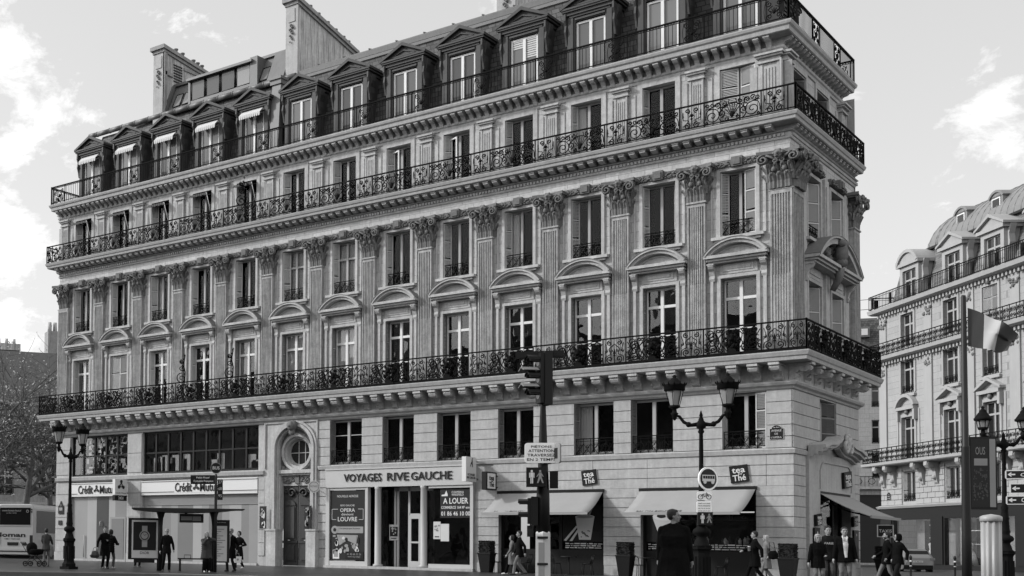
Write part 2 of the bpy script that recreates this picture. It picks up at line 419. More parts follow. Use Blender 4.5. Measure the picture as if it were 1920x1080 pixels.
# ---- window kit (local: opening centre u=0, sill z=0, wall face y=0)
def win_frame(w, h, tr=None, fw=.075, y=.26, m=FRAME, cols=2, extra=()):
    f = MB().use(m); a = w/2
    f.box(-a, -a+fw, y, y+.09, 0, h); f.box(a-fw, a, y, y+.09, 0, h); f.box(-a+fw, a-fw, y, y+.09, h-fw, h); f.box(-a+fw, a-fw, y, y+.09, 0, fw*1.6)
    for c in range(1, cols):
        u = -a+w*c/cols; f.box(u-fw*.75, u+fw*.75, y-.03, y+.07, fw*1.6, h-fw)
    if tr: f.box(-a+fw, a-fw, y-.015, y+.075, tr-fw*.7, tr+fw*.7)
    for e in extra: f.box(-a+fw, a-fw, y+.005, y+.06, e-.02, e+.02)
    return f
def win_pane(w, h, y=.26, m=GLASS):
    p = MB().use(m); p.box(-w/2+.03, w/2-.03, y+.045, y+.055, .03, h-.03); return p
def shutter_mesh(w, h, m=SHUT, name='shutter'):
    s = MB().use(m); t = .035; st = .045
    s.box(0, st, 0, t, 0, h); s.box(w-st, w, 0, t, 0, h)
    bars = [0, h*.33, h*.66, h-.06]
    for z in bars: s.box(st, w-st, 0, t, z, z+.06)
    n = int(h/.062)
    for i in range(n):
        z = .05+i*.062
        if any(abs(z-b-.03) < .05 for b in bars): continue
        s.quad((st, 0, z), (w-st, 0, z), (w-st, t, z+.05), (st, t, z+.05))
    return s.mesh(name, m, False)
def grille(w, h=.62):
    g = MB().use(IRON); a = w/2
    g.box(-a, a, -.02, .02, h-.035, h); g.box(-a, a, -.015, .015, .03, .055); g.box(-a, a, -.012, .012, h-.13, h-.11)
    n = max(3, int(w/.3)); s = w/n
    for i in range(n+1): g.box(-a+i*s-.01, -a+i*s+.01, -.01, .01, 0, h)
    for i in range(n):
        c = -a+(i+.5)*s
        g.tube(spiral(c-.05, .17, .09, .02, 200, 1.2, 10), .014); g.tube(spiral(c+.05, .36, .1, .02, 20, 1.2, 10), .014)
        g.tube([(c-s/2, 0, .05), (c, 0, .26), (c+s/2, 0, .5)], .012); g.tube([(c+s/2, 0, .05), (c, 0, .26), (c-s/2, 0, .5)], .012)
    return g
def curtain_mesh(w, h, side=0):
    c = MB().use(CURT); n = 16; a = -w/2+.06; b = w/2-.06
    if side: b = a+(b-a)*.36
    us = [a+(b-a)*i/n for i in range(n+1)]
    top = [c.V((u, .42+.03*math.sin(i*1.9), h-.05)) for i, u in enumerate(us)]; bot = [c.V((u, .42+.03*math.sin(i*1.9), .05)) for i, u in enumerate(us)]
    for i in range(n): c.F((bot[i], bot[i+1], top[i+1], top[i]), True)
    return c.mesh('curtain', CURT, False)
def room_mesh(w, h):
    r = MB().use(INTER); a = w/2+.3
    for q in (((-a, 1.6, -.2), (a, 1.6, -.2), (a, 1.6, h+.3), (-a, 1.6, h+.3)),): r.quad(*q)
    return r
_cache = {}
def cached(key, fn):
    if key not in _cache: _cache[key] = fn()
    return _cache[key]
def window(parent, T, u, z, w, h, tr=None, shut=None, rail=False, curt=0, fm=FRAME, y=.26, extra=(), fw=.075, name='window', label=None, gl=GLASST, cols=2, hide=False):
    """frame mesh with pane, shutters, grille and curtain as sub-parts. shut: list of (side, angle, width[, mat])"""
    k = (w, h, tr, fm.name, y, extra, fw, cols)
    o = add(name, cached(('f',)+k, lambda: win_frame(w, h, tr, fw, y, fm, cols, extra).mesh('window_frame')), parent, T=T @ TR(u, 0, z), label=label)
    add('pane', cached(('g', w, h, y, gl.name), lambda: win_pane(w, h, y, gl).mesh('pane')), o)
    for s in (shut or ()):
        m = s[3] if len(s) > 3 else SHUT
        me = cached(('s', s[2], h, m.name), lambda: shutter_mesh(s[2], h-.04, m))
        if s[0] < 0: add('shutter', me, o, T=TR(-w/2+.015, -.0, .02, R(s[1])))
        else: add('shutter', me, o, T=TR(w/2-.015, 0, .02, R(180-s[1])) @ Matrix.Translation((0, -.035, 0)))
    if rail: add('window_railing', cached(('r', w), lambda: grille(w).mesh('window_railing')), o, T=TR(0, .06, .0))
    if curt: add('curtain', cached(('c', w, h, curt), lambda: curtain_mesh(w, h, curt == 2)), o)
    return o
I4 = Matrix.Identity(4)

# ---- ground floor and mezzanine
gf_holes = [(-39.2, -34.6, 0.12, 4.62), (-33.45, -25.3, 0.12, 4.62), (-24.45, -21.95, 0, 4.83), (-20.95, -13.15, 0, 4.7), (-11.93, -7.24, 0, 3.56), (-5.69, -1.29, 0, 3.56)]
g = MB().use(STONEL)
wall(g, BX, 0, 0, 4.83, gf_holes, rev=.45)
norecalc(g, 'ground_floor_wall', STONEL, B)
g = MB().use(STONEL)
courses(g, BX, -39.25, .5, 6, .68, gf_holes, .05, .03, blk=1.3); g.build('rusticated_stonework', STONEL, B); g = MB().use(STONEL); courses(g, -34.55, -33.5, .5, 6, .68, gf_holes, .05, .03, blk=1.3); g.build('rusticated_stonework', STONEL, B); g = MB().use(STONEL); courses(g, -25.25, -24.85, .5, 6, .68, gf_holes, .04, .03)
g.build('rusticated_stonework', STONEL, B); g = MB().use(STONEL)
courses(g, -21.55, -21.0, .5, 10, .43, gf_holes, .05, .04); g.build('rusticated_stonework', STONEL, B); g = MB().use(STONEL)
courses(g, -13.1, 1.35, .42, 8, .4, gf_holes, .05, .028, blk=1.9)
courses(g, -12.2, 1.35, 3.6, 3, .41, [], .05, .028, blk=2.4)
g.box(BX-.02, -39.25, -.09, .01, 0, .5); g.box(-34.55, -33.5, -.09, .01, 0, .5); g.box(-13.1, -11.97, -.08, .01, 0, .42); g.box(-7.2, -5.73, -.08, .01, 0, .42); g.box(-1.25, .05, -.08, .01, 0, .42); g.box(-21.55, -21, -.09, 0.01, 0, .5)
# clip the overrun at the corner
for i, p in enumerate(g.v):
    if p[0] > .05: g.v[i] = (.05, p[1], p[2])
g.build('rusticated_stonework', STONEL, B)
ent_holes = [(-39.2, -34.6, 4.95, 7.3), (-33.45, -25.3, 4.95, 7.3), (-24.45, -21.95, 4.83, 7.2)]
EW = [(-19.96, 1.34), (-17.05, 1.2), (-14.15, 1.2), (-11.14, 1.16), (-7.65, 1.2), (-5.24, 1.2), (-1.70, 1.12)]
EW = [(c, w_+.5) for c, w_ in EW]
ent_holes += [(c-w_/2, c+w_/2, 5.06, 7.28) for c, w_ in EW]
g = MB().use(STONE)
wall(g, BX, 0, 4.83, 7.6, ent_holes, rev=.3)
norecalc(g, 'mezzanine_wall', STONE, B)
g = MB().use(STONEL)
courses(g, -24.9+3.35, .05, 5.06, 5, .444, ent_holes, .045, .03)
courses(g, BX, -39.25, 5.06, 3, .74, ent_holes, .04, .03); courses(g, -34.55, -33.5, 5.06, 2, 1.1, ent_holes, .04, .03)
g.build('mezzanine_stonework', STONEL, B)
g = MB().use(STONEL)
g.sweep([(0, 4.80), (.1, 4.84), (.14, 5.0), (.06, 5.04), (0, 5.04)], [(-21.55, 0), (0, 0), (0, 1.5)])
g.sweep([(0, 4.66), (.12, 4.7), (.16, 4.88), (0, 4.92)], [(BX, 0), (-24.9, 0)])
g.build('string_course', STONEL, B)
for c, w_ in EW:
    last = c > -3
    sh = [(-1, 62, .27, SHUTD)] if not last else [(1, 12, .42, SHUT)]
    o = window(B, I4, c, 5.06, w_, 2.2, None, None, False, 0, FRAMEG, .26, fw=.09, extra=(1.45,) if c < -19 else ())
    cc = w_/2
    for s in sh: add('shutter', cached(('s', s[2], 2.2, s[3].name), lambda: shutter_mesh(s[2], 2.16, s[3])), o, T=(TR(-cc+.02, 0, .02, R(s[1])) if s[0] < 0 else TR(cc-.02, 0, .02, R(180-s[1])) @ Matrix.Translation((0, -.035, 0))))
    add('window_railing', cached(('r', w_), lambda: grille(w_-.1, .72).mesh('window_railing')), o, T=TR(0, .05, 0))
    if c in (EW[4][0],): add('curtain', cached(('c', w_, 2.2, 2), lambda: curtain_mesh(w_, 2.2, True)), o)

# bank windows of the mezzanine: black steel grids
def steel_window(u0, u1, z0, z1, cols, rows, y=.16):
    f = MB().use(DARK)
    f.box(u0, u0+.12, y, y+.1, z0, z1); f.box(u1-.12, u1, y, y+.1, z0, z1); f.box(u0+.12, u1-.12, y, y+.1, z1-.1, z1); f.box(u0+.12, u1-.12, y, y+.1, z0, z0+.12)
    for i in range(1, cols): u = u0+(u1-u0)*i/cols; f.box(u-.055, u+.055, y-.02, y+.08, z0+.12, z1-.1)
    for i in range(1, rows): z = z0+(z1-z0)*i/rows; f.box(u0+.12, u1-.12, y-.01, y+.07, z-.04, z+.04)
    o = f.build('window', DARK, B)
    p = MB().use(GLASSB); p.box(u0+.05, u1-.05, y+.04, y+.05, z0+.05, z1-.05); p.build('pane', GLASS, o)
    return o
sw1 = steel_window(-39.2, -34.6, 4.95, 7.3, 5, 2); sw2 = steel_window(-33.45, -25.3, 4.95, 7.3, 9, 2)
nb = MB().use(GREYL); rn = random.Random(4)
for (a, b_) in ((-38.2, -34.75),):
    for i in range(110):
        u = rn.uniform(a, b_-.3); z = rn.uniform(5.05, 7.1)
        if rn.random() < .75 or u > -36.6: nb.box(u, u+rn.uniform(.16, .34), .24, .245, z, z+rn.uniform(.15, .3))
nb.use(GREYL)
for i in range(14):
    u = rn.uniform(-33, -25.8); nb.box(u, u+.5, .25, .255, 5.1, 5.1+rn.uniform(.3, .9))
nb.build('paper_sheet', WHITE, sw1, label='white paper sheets stuck to the inside of the left steel window')

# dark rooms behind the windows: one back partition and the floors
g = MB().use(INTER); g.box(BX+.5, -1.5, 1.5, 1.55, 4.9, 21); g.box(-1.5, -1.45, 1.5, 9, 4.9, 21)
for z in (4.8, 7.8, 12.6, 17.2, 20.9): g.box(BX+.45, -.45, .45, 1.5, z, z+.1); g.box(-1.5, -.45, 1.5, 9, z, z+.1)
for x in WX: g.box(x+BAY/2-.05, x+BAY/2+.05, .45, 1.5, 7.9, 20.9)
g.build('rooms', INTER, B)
# ---- portal
pt = MB().use(STONE); u0, u1 = -24.9, -21.55; cu = (u0+u1)/2; zc = 5.83
cx = -23.0; hw = 1.25
# moulded surround: jambs and arch rings around the deep recess
for (r0, r1, ya, yb) in ((1.10, 1.25, -.22, .1), (1.27, 1.38, -.16, .05), (.98, 1.08, -.05, .2)):
    pt.ring((cx, 5.98), r0*1.02, r1*1.02, ya, yb, 0, 180, 28)
    for s in (-1, 1):
        a, b_ = cx+s*r0*1.02, cx+s*r1*1.02; pt.box(min(a, b_), max(a, b_), ya, yb, 1.85, 5.98)
# spandrel wall around the arch
n = 24; arc = [(cx+1.3*math.cos(R(180-180*i/n)), 5.98+1.3*math.sin(R(180-180*i/n))) for i in range(n+1)]
for i in range(n):
    (a, b_), (c, d) = arc[i], arc[i+1]; pt.quad((a, -.03, b_), (c, -.03, d), (c, -.03, 7.42), (a, -.03, 7.42))
pt.box(u0, cx-1.3, -.03, .02, 1.8, 7.42); pt.box(cx+1.3, u1, -.03, .02, 1.8, 7.42)
pt.box(u0+.03, u0+.1, -.1, -.03, 5.0, 7.35); pt.box(u1-.1, u1-.03, -.1, -.03, 5.0, 7.35); pt.box(u0+.1, u1-.1, -.1, -.03, 7.28, 7.35)
pt.box(cx-1.5, cx-.93, -.34, .3, 0, 1.8); pt.box(cx+.93, cx+1.5, -.34, .3, 0, 1.8)       # plinth blocks
pt.box(cx-1.54, cx-.91, -.38, .3, 1.8, 1.88); pt.box(cx+.91, cx+1.54, -.38, .3, 1.8, 1.88)
# recessed tympanum with the round opening
yb = .32; k = 32; ro = .80
ci = [(cx+ro*math.cos(2*math.pi*i/k), 5.8+ro*1.02*math.sin(2*math.pi*i/k)) for i in range(k)]
def sq(t):
    a = 2*math.pi*t/k; co, si = math.cos(a), math.sin(a)
    if si >= 0: return (cx+1.1*co, 5.95+1.1*si)
    m = min(1.1/max(abs(co), 1e-6), 1.05/max(abs(si), 1e-6)); return (cx+co*m, 5.95+si*m)
for i in range(k):
    a, b_ = ci[i], ci[(i+1) % k]; c, d = sq(i), sq((i+1) % k); pt.quad((a[0], yb, a[1]), (b_[0], yb, b_[1]), (d[0], yb, d[1]), (c[0], yb, c[1]))
pt.ring((cx, 5.8), .80, .93, yb-.2, yb, 0, 360, 32); pt.ring((cx, 5.8), .93, .99, yb-.1, yb, 0, 360, 32); pt.ring((cx, 5.8), .70, .80, yb-.06, yb+.25, 0, 360, 32)
pt.box(cx-1.1, cx+1.1, -.02, yb+.1, 4.72, 4.9); pt.box(cx-1.04, cx+1.04, .08, yb+.1, 4.62, 4.72); pt.box(cx-1.0, cx+1.0, yb-.04, yb+.1, 4.1, 4.62)
pt.box(cx-1.1, cx-.92, .02, .5, 1.88, 4.62); pt.box(cx+.92, cx+1.1, .02, .5, 1.88, 4.62)
PORTAL = pt.build('portal', STONE, B)
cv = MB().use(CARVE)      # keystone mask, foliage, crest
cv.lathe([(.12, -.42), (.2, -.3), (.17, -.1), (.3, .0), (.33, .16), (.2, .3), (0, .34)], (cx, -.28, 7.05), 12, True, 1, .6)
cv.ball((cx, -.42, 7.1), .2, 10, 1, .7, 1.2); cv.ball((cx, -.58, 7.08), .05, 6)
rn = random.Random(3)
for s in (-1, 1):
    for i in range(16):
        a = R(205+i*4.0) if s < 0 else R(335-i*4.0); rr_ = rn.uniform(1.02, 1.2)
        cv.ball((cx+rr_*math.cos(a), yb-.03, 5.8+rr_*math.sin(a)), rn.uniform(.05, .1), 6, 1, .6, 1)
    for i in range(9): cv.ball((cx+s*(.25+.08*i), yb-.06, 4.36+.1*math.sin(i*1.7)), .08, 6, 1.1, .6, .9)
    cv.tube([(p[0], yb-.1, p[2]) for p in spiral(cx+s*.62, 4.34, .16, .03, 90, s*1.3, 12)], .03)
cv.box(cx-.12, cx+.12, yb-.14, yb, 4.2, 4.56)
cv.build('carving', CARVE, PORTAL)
ow = MB().use(FRAMEG); ow.ring((cx, 5.8), .60, .70, yb+.16, yb+.24, 0, 360, 32); ow.box(cx-.1-.02, cx-.1+.02, yb+.17, yb+.22, 5.2, 6.4); ow.box(cx+.3-.02, cx+.3+.02, yb+.17, yb+.22, 5.3, 6.3); ow.box(cx-.66, cx+.66, yb+.165, yb+.215, 5.76, 5.8)
o = ow.build('round_window', FRAMEG, PORTAL)
MB().use(GLASS).disc((cx, 5.8), .68, yb+.2, yb+.21, 32).build('pane', GLASS, o) if False else None
pn = MB().use(GLASS); pn.disc((cx, 5.8), .69, yb+.2, yb+.21, 32); add('pane', pn.mesh('pane'), PORTAL)
bf = MB().use(DARK2); bf.box(cx-.95, cx+.95, .46, .5, 0, 4.15)
for s in (-1, 1):
    d = MB().use(WOODD); a = cx+.03*s; b_ = cx+.92*s
    lo, hi = min(a, b_), max(a, b_)
    d.box(lo, hi, .34, .42, .05, 4.12)
    for (za, zb) in ((.25, 1.15), (1.35, 3.1)):
        d.box(lo+.1, hi-.1, .31, .34, za, zb); d.box(lo+.17, hi-.17, .27, .31, za+.08, zb-.08)
    d.prism([((lo+hi)/2+.33*math.cos(R(t)), 3.1+.28*math.sin(R(t))) for t in range(0, 181, 15)], .27, .34, 'y')
    d.box(lo, hi, .28, .34, 1.18, 1.3)
    d.tube([(p[0], .28, p[2]) for p in spiral((lo+hi)/2-s*.1, 3.72, .26, .05, 90+90*s, -s*1.2, 14)], .06, 5)
    d.tube([(p[0], .28, p[2]) for p in spiral((lo+hi)/2+s*.25, 3.85, .14, .03, 90, s*1.2, 12)], .045, 5)
    dl = d.build('door_leaf', WOODD, B, T=None)
    h = MB().use(FRAMEG); h.ball((cx+s*.5, .24, 1.32), .05, 8, 1.6, .8, .7); h.build('door_handle', FRAMEG, dl)

# ---- side ground floor (avenue side): smooth entrance bay between banded piers
SD = SIDE(0); YE = 9.35
g = MB().use(STONEL)
wall(g, 0, YE, 0, 4.83, [(3.1, 7.5, 0, 3.52)], rev=.5)
norecalc(g, 'side_ground_wall', STONEL, B, T=SD)
g = MB().use(STONEL)
courses(g, .0, 1.5, .42, 8, .4, [], .05, .028); courses(g, .0, 1.5, 3.62, 3, .4, [], .05, .028)
courses(g, 8.3, YE, .42, 11, .4, [], .05, .03); g.box(0, 1.5, -.08, .01, 0, .42); g.box(8.2, YE+.05, -.1, .01, 0, .42)
g.build('side_stonework', STONEL, B, T=SD)
g = MB().use(STONEL)
wall(g, 1.6, 8.2, .0, 5.0, [(3.1, 7.5, -.1, 3.52)], y=-.14, rev=.14)
g.quad((1.6, -.14, 0), (1.6, -.14, 5), (1.6, 0, 5), (1.6, 0, 0)); g.quad((8.2, -.14, 0), (8.2, 0, 0), (8.2, 0, 5), (8.2, -.14, 5))
g.quad((1.6, -.14, 5), (8.2, -.14, 5), (8.2, 0, 5), (1.6, 0, 5))
norecalc(g, 'entrance_panel', STONEL, B, T=SD)
g = MB().use(STONEL)      # raised border of the panel with round shoulders
for (u, z, uu, zz) in ((3.0, 3.6, 3.06, 4.35), (7.54, 3.6, 7.6, 4.35)): g.box(u, uu, -.19, -.14, z, zz)
g.box(3.6, 7.0, -.19, -.14, 4.66, 4.72)
g.ring((3.6, 4.12), .54, .6, -.19, -.14, 90, 165, 8); g.ring((7.0, 4.12), .54, .6, -.19, -.14, 15, 90, 8)
# broken scrolled pediment
def scroll_path(s): return [(4.75+s*u, z) for u, z in ((3.1, 5.0), (2.75, 5.06), (2.3, 5.16), (1.8, 5.2), (1.3, 5.24), (.9, 5.34), (.55, 5.5))]
for s in (-1, 1):
    P = scroll_path(s)
    for (dz0, dz1, y) in ((0, .12, -.62), (.12, .26, -.72), (-.1, 0, -.45), (-.2, -.1, -.3)):
        prof = [(a, b_+dz0) for a, b_ in P]+[(a, b_+dz1) for a, b_ in P[::-1]]
        g.prism(prof, y, -.1, 'y')
g.build('scroll_pediment', STONEL, B, T=SD)
cv = MB().use(STONEL)
for s in (-1, 1):
    cv.tube([(p[0], -.75, p[2]) for p in spiral(4.75+s*.32, 5.35, .34, .05, 90, s*1.6, 22)], .075, 6)
    cv.tube([(p[0], -.75, p[2]) for p in spiral(4.75+s*.2, 5.62, .18, .04, -90, s*1.3, 16)], .06, 6)
cv.ball((4.75, -.7, 5.55), .2, 8, .9, .7, 1.8); cv.ball((4.75, -.72, 5.78), .12, 8)
cv.build('cartouche', STONEL, B, T=SD)
se_h = [(3.5, 5.85, 5.25, 7.25)]
g = MB().use(STONE); wall(g, 0, YE, 4.83, 7.6, se_h); norecalc(g, 'side_mezzanine_wall', STONE, B, T=SD)
g = MB().use(STONEL); courses(g, -.045, YE, 5.06, 5, .444, se_h, .045, .03); g.build('side_mezzanine_stonework', STONEL, B, T=SD)
window(B, SD, 4.67, 5.27, 2.33, 1.98, None, [(1, 14, 1.05, SHUTD)], False, 0, FRAMEG, .26)
bk = MB().use(STONEL)      # plain return walls at the back and the left
bk.quad((0, YE, 0), (-12, YE, 0), (-12, YE, 21), (0, YE, 21)); bk.quad((BX, 0, 0), (BX, 0, 21.3), (BX, 14, 21.3), (BX, 14, 0))
norecalc(bk, 'return_wall', STONEL, B)

# ---- upper walls
y1h = [(c-.66, c+.66, 8.72, 11.86) for c in WX]+[(c-.66, c+.66, 13.52, 16.12) for c in WX]
g = MB().use(STONEJ); wall(g, BX, 0, 7.6, 17.3, y1h, rev=.36); norecalc(g, 'order_wall', STONEJ, B)
y3h = [(c-.66, c+.66, 17.85, 20.25) for c in WX]
g = MB().use(STONEJ); wall(g, BX, -.25, 17.3, 21.1, y3h, rev=.36); norecalc(g, 'top_floor_wall', STONEJ, B)
SWY = (2.95, 6.2)
SO = SIDE(0); S3 = SIDE(-.3)
g = MB().use(STONEJ); wall(g, 0, 9.1, 7.6, 17.3, [(c-.88, c+.88, 8.72, 11.8) for c in SWY]+[(c-.88, c+.88, 13.52, 16.05) for c in SWY], rev=.36); norecalc(g, 'side_order_wall', STONEJ, B, T=SO)
S3Y = (2.3, 5.5)
g = MB().use(STONEJ); wall(g, 0, 8.7, 17.3, 21.1, [(c-.85, c+.85, 17.85, 20.2) for c in S3Y], rev=.36); norecalc(g, 'side_top_floor_wall', STONEJ, B, T=S3)
bk = MB().use(STONEJ); bk.quad((0, 9.1, 7.6), (-12, 9.1, 7.6), (-12, 9.1, 17.3), (0, 9.1, 17.3)); bk.quad((-.3, 8.7, 17.3), (-12, 8.7, 17.3), (-12, 8.7, 21.2), (-.3, 8.7, 21.2)); norecalc(bk, 'return_wall', STONEJ, B)

# ---- cornices and balcony slabs
def path(xc, ye, xl=0): return [(BX+xl, 9.3), (BX+xl, 0), (xc, 0), (xc, ye), (-9, ye)]
PB1, PB2, PB3 = path(-.1, 9.15, .1), path(-.27, 8.45, .18), path(-.46, 8.0, .4)
def cornice(name, prof, pth, m=STONE): return MB().use(m).sweep(prof, pth).build(name, m, B)
cornice('string_cornice', [(0, 7.3), (.06, 7.32), (.1, 7.4), (.2, 7.46), (.24, 7.54), (.24, 7.6), (0, 7.62)], path(0, YE), STONEL)
slab1 = cornice('balcony', [(0, 8.26), (.8, 8.28), (.84, 8.3), (.86, 8.42), (.9, 8.46), (.95, 8.6), (.95, 8.64), (0, 8.64)], PB1, STONEL)
cornice('bracket_frieze', [(0, 7.62), (.05, 7.62), (.05, 8.26), (0, 8.26)], path(0, YE))
cornice('entablature', [(0, 16.98), (.05, 17.0), (.07, 17.06), (.07, 17.08), (0.04, 17.08), (.04, 17.24), (.12, 17.26), (.16, 17.3), (0, 17.32)], path(0, 9.1))
slab2 = cornice('balcony', [(0, 17.5), (.6, 17.52), (.64, 17.55), (.66, 17.66), (.7, 17.69), (.74, 17.8), (.74, 17.83), (0, 17.83)], PB2, STONEL)
cornice('top_entablature', [(0, 20.42), (.05, 20.44), (.07, 20.54), (.12, 20.58), (.14, 20.66), (0, 20.66)], path(-.3, 8.7))
slab3 = cornice('balcony', [(0, 20.98), (.58, 21.0), (.62, 21.03), (.64, 21.18), (.7, 21.24), (.73, 21.33), (.73, 21.38), (0, 21.38)], PB3, STONEL)
def along(pth, out, spacing_front, spacing_side, fn, front0=BX+.2, left=True):
    xc = pth[2][0]; ye = pth[3][1]
    n = int((xc-.1-front0)/spacing_front); u = [front0+spacing_front*i for i in range(n+1)]
    for x in u: fn(TR(x, 0, 0))
    n = int((ye+.1)/spacing_side)
    for i in range(n+1): fn(Matrix.Translation((xc, 0, 0)) @ Matrix.Rotation(R(90), 4, 'Z') @ Matrix.Translation((.1+i*spacing_side, 0, 0)))
    if left:
        for i in range(6): fn(Matrix.Translation((BX, 0, 0)) @ Matrix.Rotation(R(-90), 4, 'Z') @ Matrix.Translation((-.3-i*spacing_front, 0, 0)))
# console brackets under the first balcony: each one a part
bm_ = MB().use(STONE)
bm_.prism([(.0, 8.26), (-.80, 8.26), (-.82, 8.19), (-.74, 8.16), (-.78, 8.08), (-.72, 7.98), (-.6, 7.93), (-.47, 7.94), (-.36, 7.98), (-.26, 7.9), (-.2, 7.78), (-.19, 7.7), (-.12, 7.64), (0, 7.64)], -.15, .15, 'x')
bm_.box(-.19, .19, -.84, 0, 8.17, 8.258)
for x in (-.155, .155):
    bm_.tube([(x, -.68, 8.08), (x*1.12, -.68, 8.08)], .1, 10); bm_.tube([(x, -.28, 7.8), (x*1.1, -.28, 7.8)], .07, 8)
bme = bm_.mesh('bracket')
def put_b(T): add('bracket', bme, B, T=T)
along(PB1, 0, BAY/4, 1.36, put_b, BX+.42)
# modillions
md = MB().use(STONE)
mb_ = MB(); mb_.prism([(0, 17.5), (-.52, 17.5), (-.52, 17.40), (-.44, 17.36), (-.36, 17.33), (0, 17.33)], -.11, .11, 'x'); mb_.box(-.13, .13, -.55, 0, 17.46, 17.51)
along(PB2, 0, BAY/7, .5, lambda T: md.merge(mb_, T), BX+.2)
md.build('modillion_row', STONE, B)
md = MB().use(STONE)
mb_ = MB(); mb_.prism([(0, 20.98), (-.52, 20.98), (-.53, 20.9), (-.46, 20.84), (-.3, 20.8), (-.2, 20.7), (-.14, 20.58), (0, 20.5)], -.09, .09, 'x'); mb_.box(-.11, .11, -.56, 0, 20.93, 20.985)
along(PB3, 0, BAY/8, .45, lambda T: md.merge(mb_, T), BX+.15)
md.build('modillion_row', STONE, B)
md = MB().use(STONE)
mb_ = MB(); mb_.box(-.05, .05, -.11, -.03, 17.1, 17.22)
along(path(0, 9.1), 0, .152, .158, lambda T: md.merge(mb_, T), BX+.05)
md.build('dentil_row', STONE, B)

# ---- pilasters and capitals
def pilaster(w=.68, top=14.98, z0=8.64):
    p = MB().use(STONEP); a = w/2
    p.box(-a, a, -.17, 0, z0, top, 'k'); p.box(-a-.06, a+.06, -.3, 0, z0, z0+.35); p.box(-a-.03, a+.03, -.26, 0, z0+.35, z0+.45)
    p.box(-a, -a+.055, -.225, -.17, z0+.45, top); p.box(a-.055, a, -.225, -.17, z0+.45, top); p.box(-a+.055, a-.055, -.225, -.17, top-.14, top)
    p.box(-a-.04, a+.04, -.27, 0, top, top+.07); 
    n = 7; s = (w-.11)/n; e = -a+.055
    for i in range(1, n): u = e+s*i; p.box(u-.018, u+.018, -.22, -.17, z0+.45, top-.14)
    for i in range(n): u = e+s*(i+.5); p.box(u-.024, u+.024, -.2, -.17, z0+.45, 11.72)
    return p
def leaf(c, u, z, h, w, d0, d1, ang=0):
    """acanthus leaf: rises from depth d0, curls out to d1"""
    M_ = TR(u, 0, 0, ang); prof = [(0, d0, 1), (.45, d0+.02, 1.05), (.8, (d0+d1)/2+.05, .85), (1, d1, .55), (.9, d1+.03, .3), (.8, d1, .1)]
    L_ = []
    for t, d, ww in prof:
        row = []
        for k_, dd in ((-1, -.03), (-.5, .02), (0, .0), (.5, .02), (1, -.03)):
            row.append(c.V(M_ @ Vector((k_*w/2*ww, -(d+dd), z+h*t))))
        L_.append(row)
    for a, b_ in zip(L_, L_[1:]):
        for i in range(4): c.F((a[i], a[i+1], b_[i+1], b_[i]), False)
def capital(w=.68, z=15.05, h=1.42):
    c = MB().use(CARVE); a = w/2
    c.prism([(-a, -.2), (a, -.2), (a, 0), (-a, 0)], z, z+h*.5, 'z')
    for i in range(5):     # flaring bell
        t0, t1 = .4+i*.1, .5+i*.1; f0 = ((t0-.4)/.5)**2*.2; c.box(-a-f0, a+f0, -.2-f0*.8, 0, z+h*t0, z+h*t1+.01)
    # abacus with concave front
    n = 8; pr = [(-a-.34, 0), (-a-.34, -.42)]+[(-a-.34+(2*a+.68)*i/n, -.52+.14*math.sin(math.pi*i/n)) for i in range(n+1)]+[(a+.34, -.42), (a+.34, 0)]
    c.prism(pr, z+h-.13, z+h, 'z'); pr2 = [(x*.92, y*.9) for x, y in pr]; c.prism(pr2, z+h-.2, z+h-.132, 'z')
    for i in range(3): leaf(c, -a*.72+a*.72*i, z, h*.42, w*.36, .22, .36)
    for i in range(4): leaf(c, -a+w/3*i, z+h*.2, h*.46, w*.3, .23, .42)
    for s in (-1, 1):
        leaf(c, s*a, z, h*.42, .22, .08, .26, s*R(60)); leaf(c, s*(a+.02), z+h*.25, h*.42, .24, .1, .3, s*R(60))
        # volutes
        for yy, rr in ((-.42, .05), (-.5, .035)):
            c.tube([(p[0], yy, p[2]) for p in spiral(s*(a+.14), z+h*.76, .19, .03, 90, -s*1.5, 16)], rr, 5)
        c.tube([(s*.08, -.3, z+h*.6), (s*(a*.5), -.36, z+h*.8), (s*(a+.05), -.46, z+h*.88)], .045, 5)
        c.tube([(p[0], -.38, p[2]) for p in spiral(s*.12, z+h*.72, .1, .02, 90, s*1.3, 12)], .03, 5)
    c.ball((0, -.45, z+h*.9), .15, 9, 1, .7, 1.1); c.ball((0, -.55, z+h*.9), .06, 6)
    for i in range(6): c.ball((.13*math.cos(i*1.047), -.47, z+h*.9+.13*math.sin(i*1.047)), .055, 6)
    # little masks between the leaves
    for s in (-1, 1): c.ball((s*a*.5, -.34, z+h*.5), .1, 7, .9, .8, 1.2)
    return c
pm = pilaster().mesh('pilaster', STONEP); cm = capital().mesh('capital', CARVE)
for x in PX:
    o = add('pilaster', pm, B, T=TR(x, 0, 0)); add('capital', cm, o)
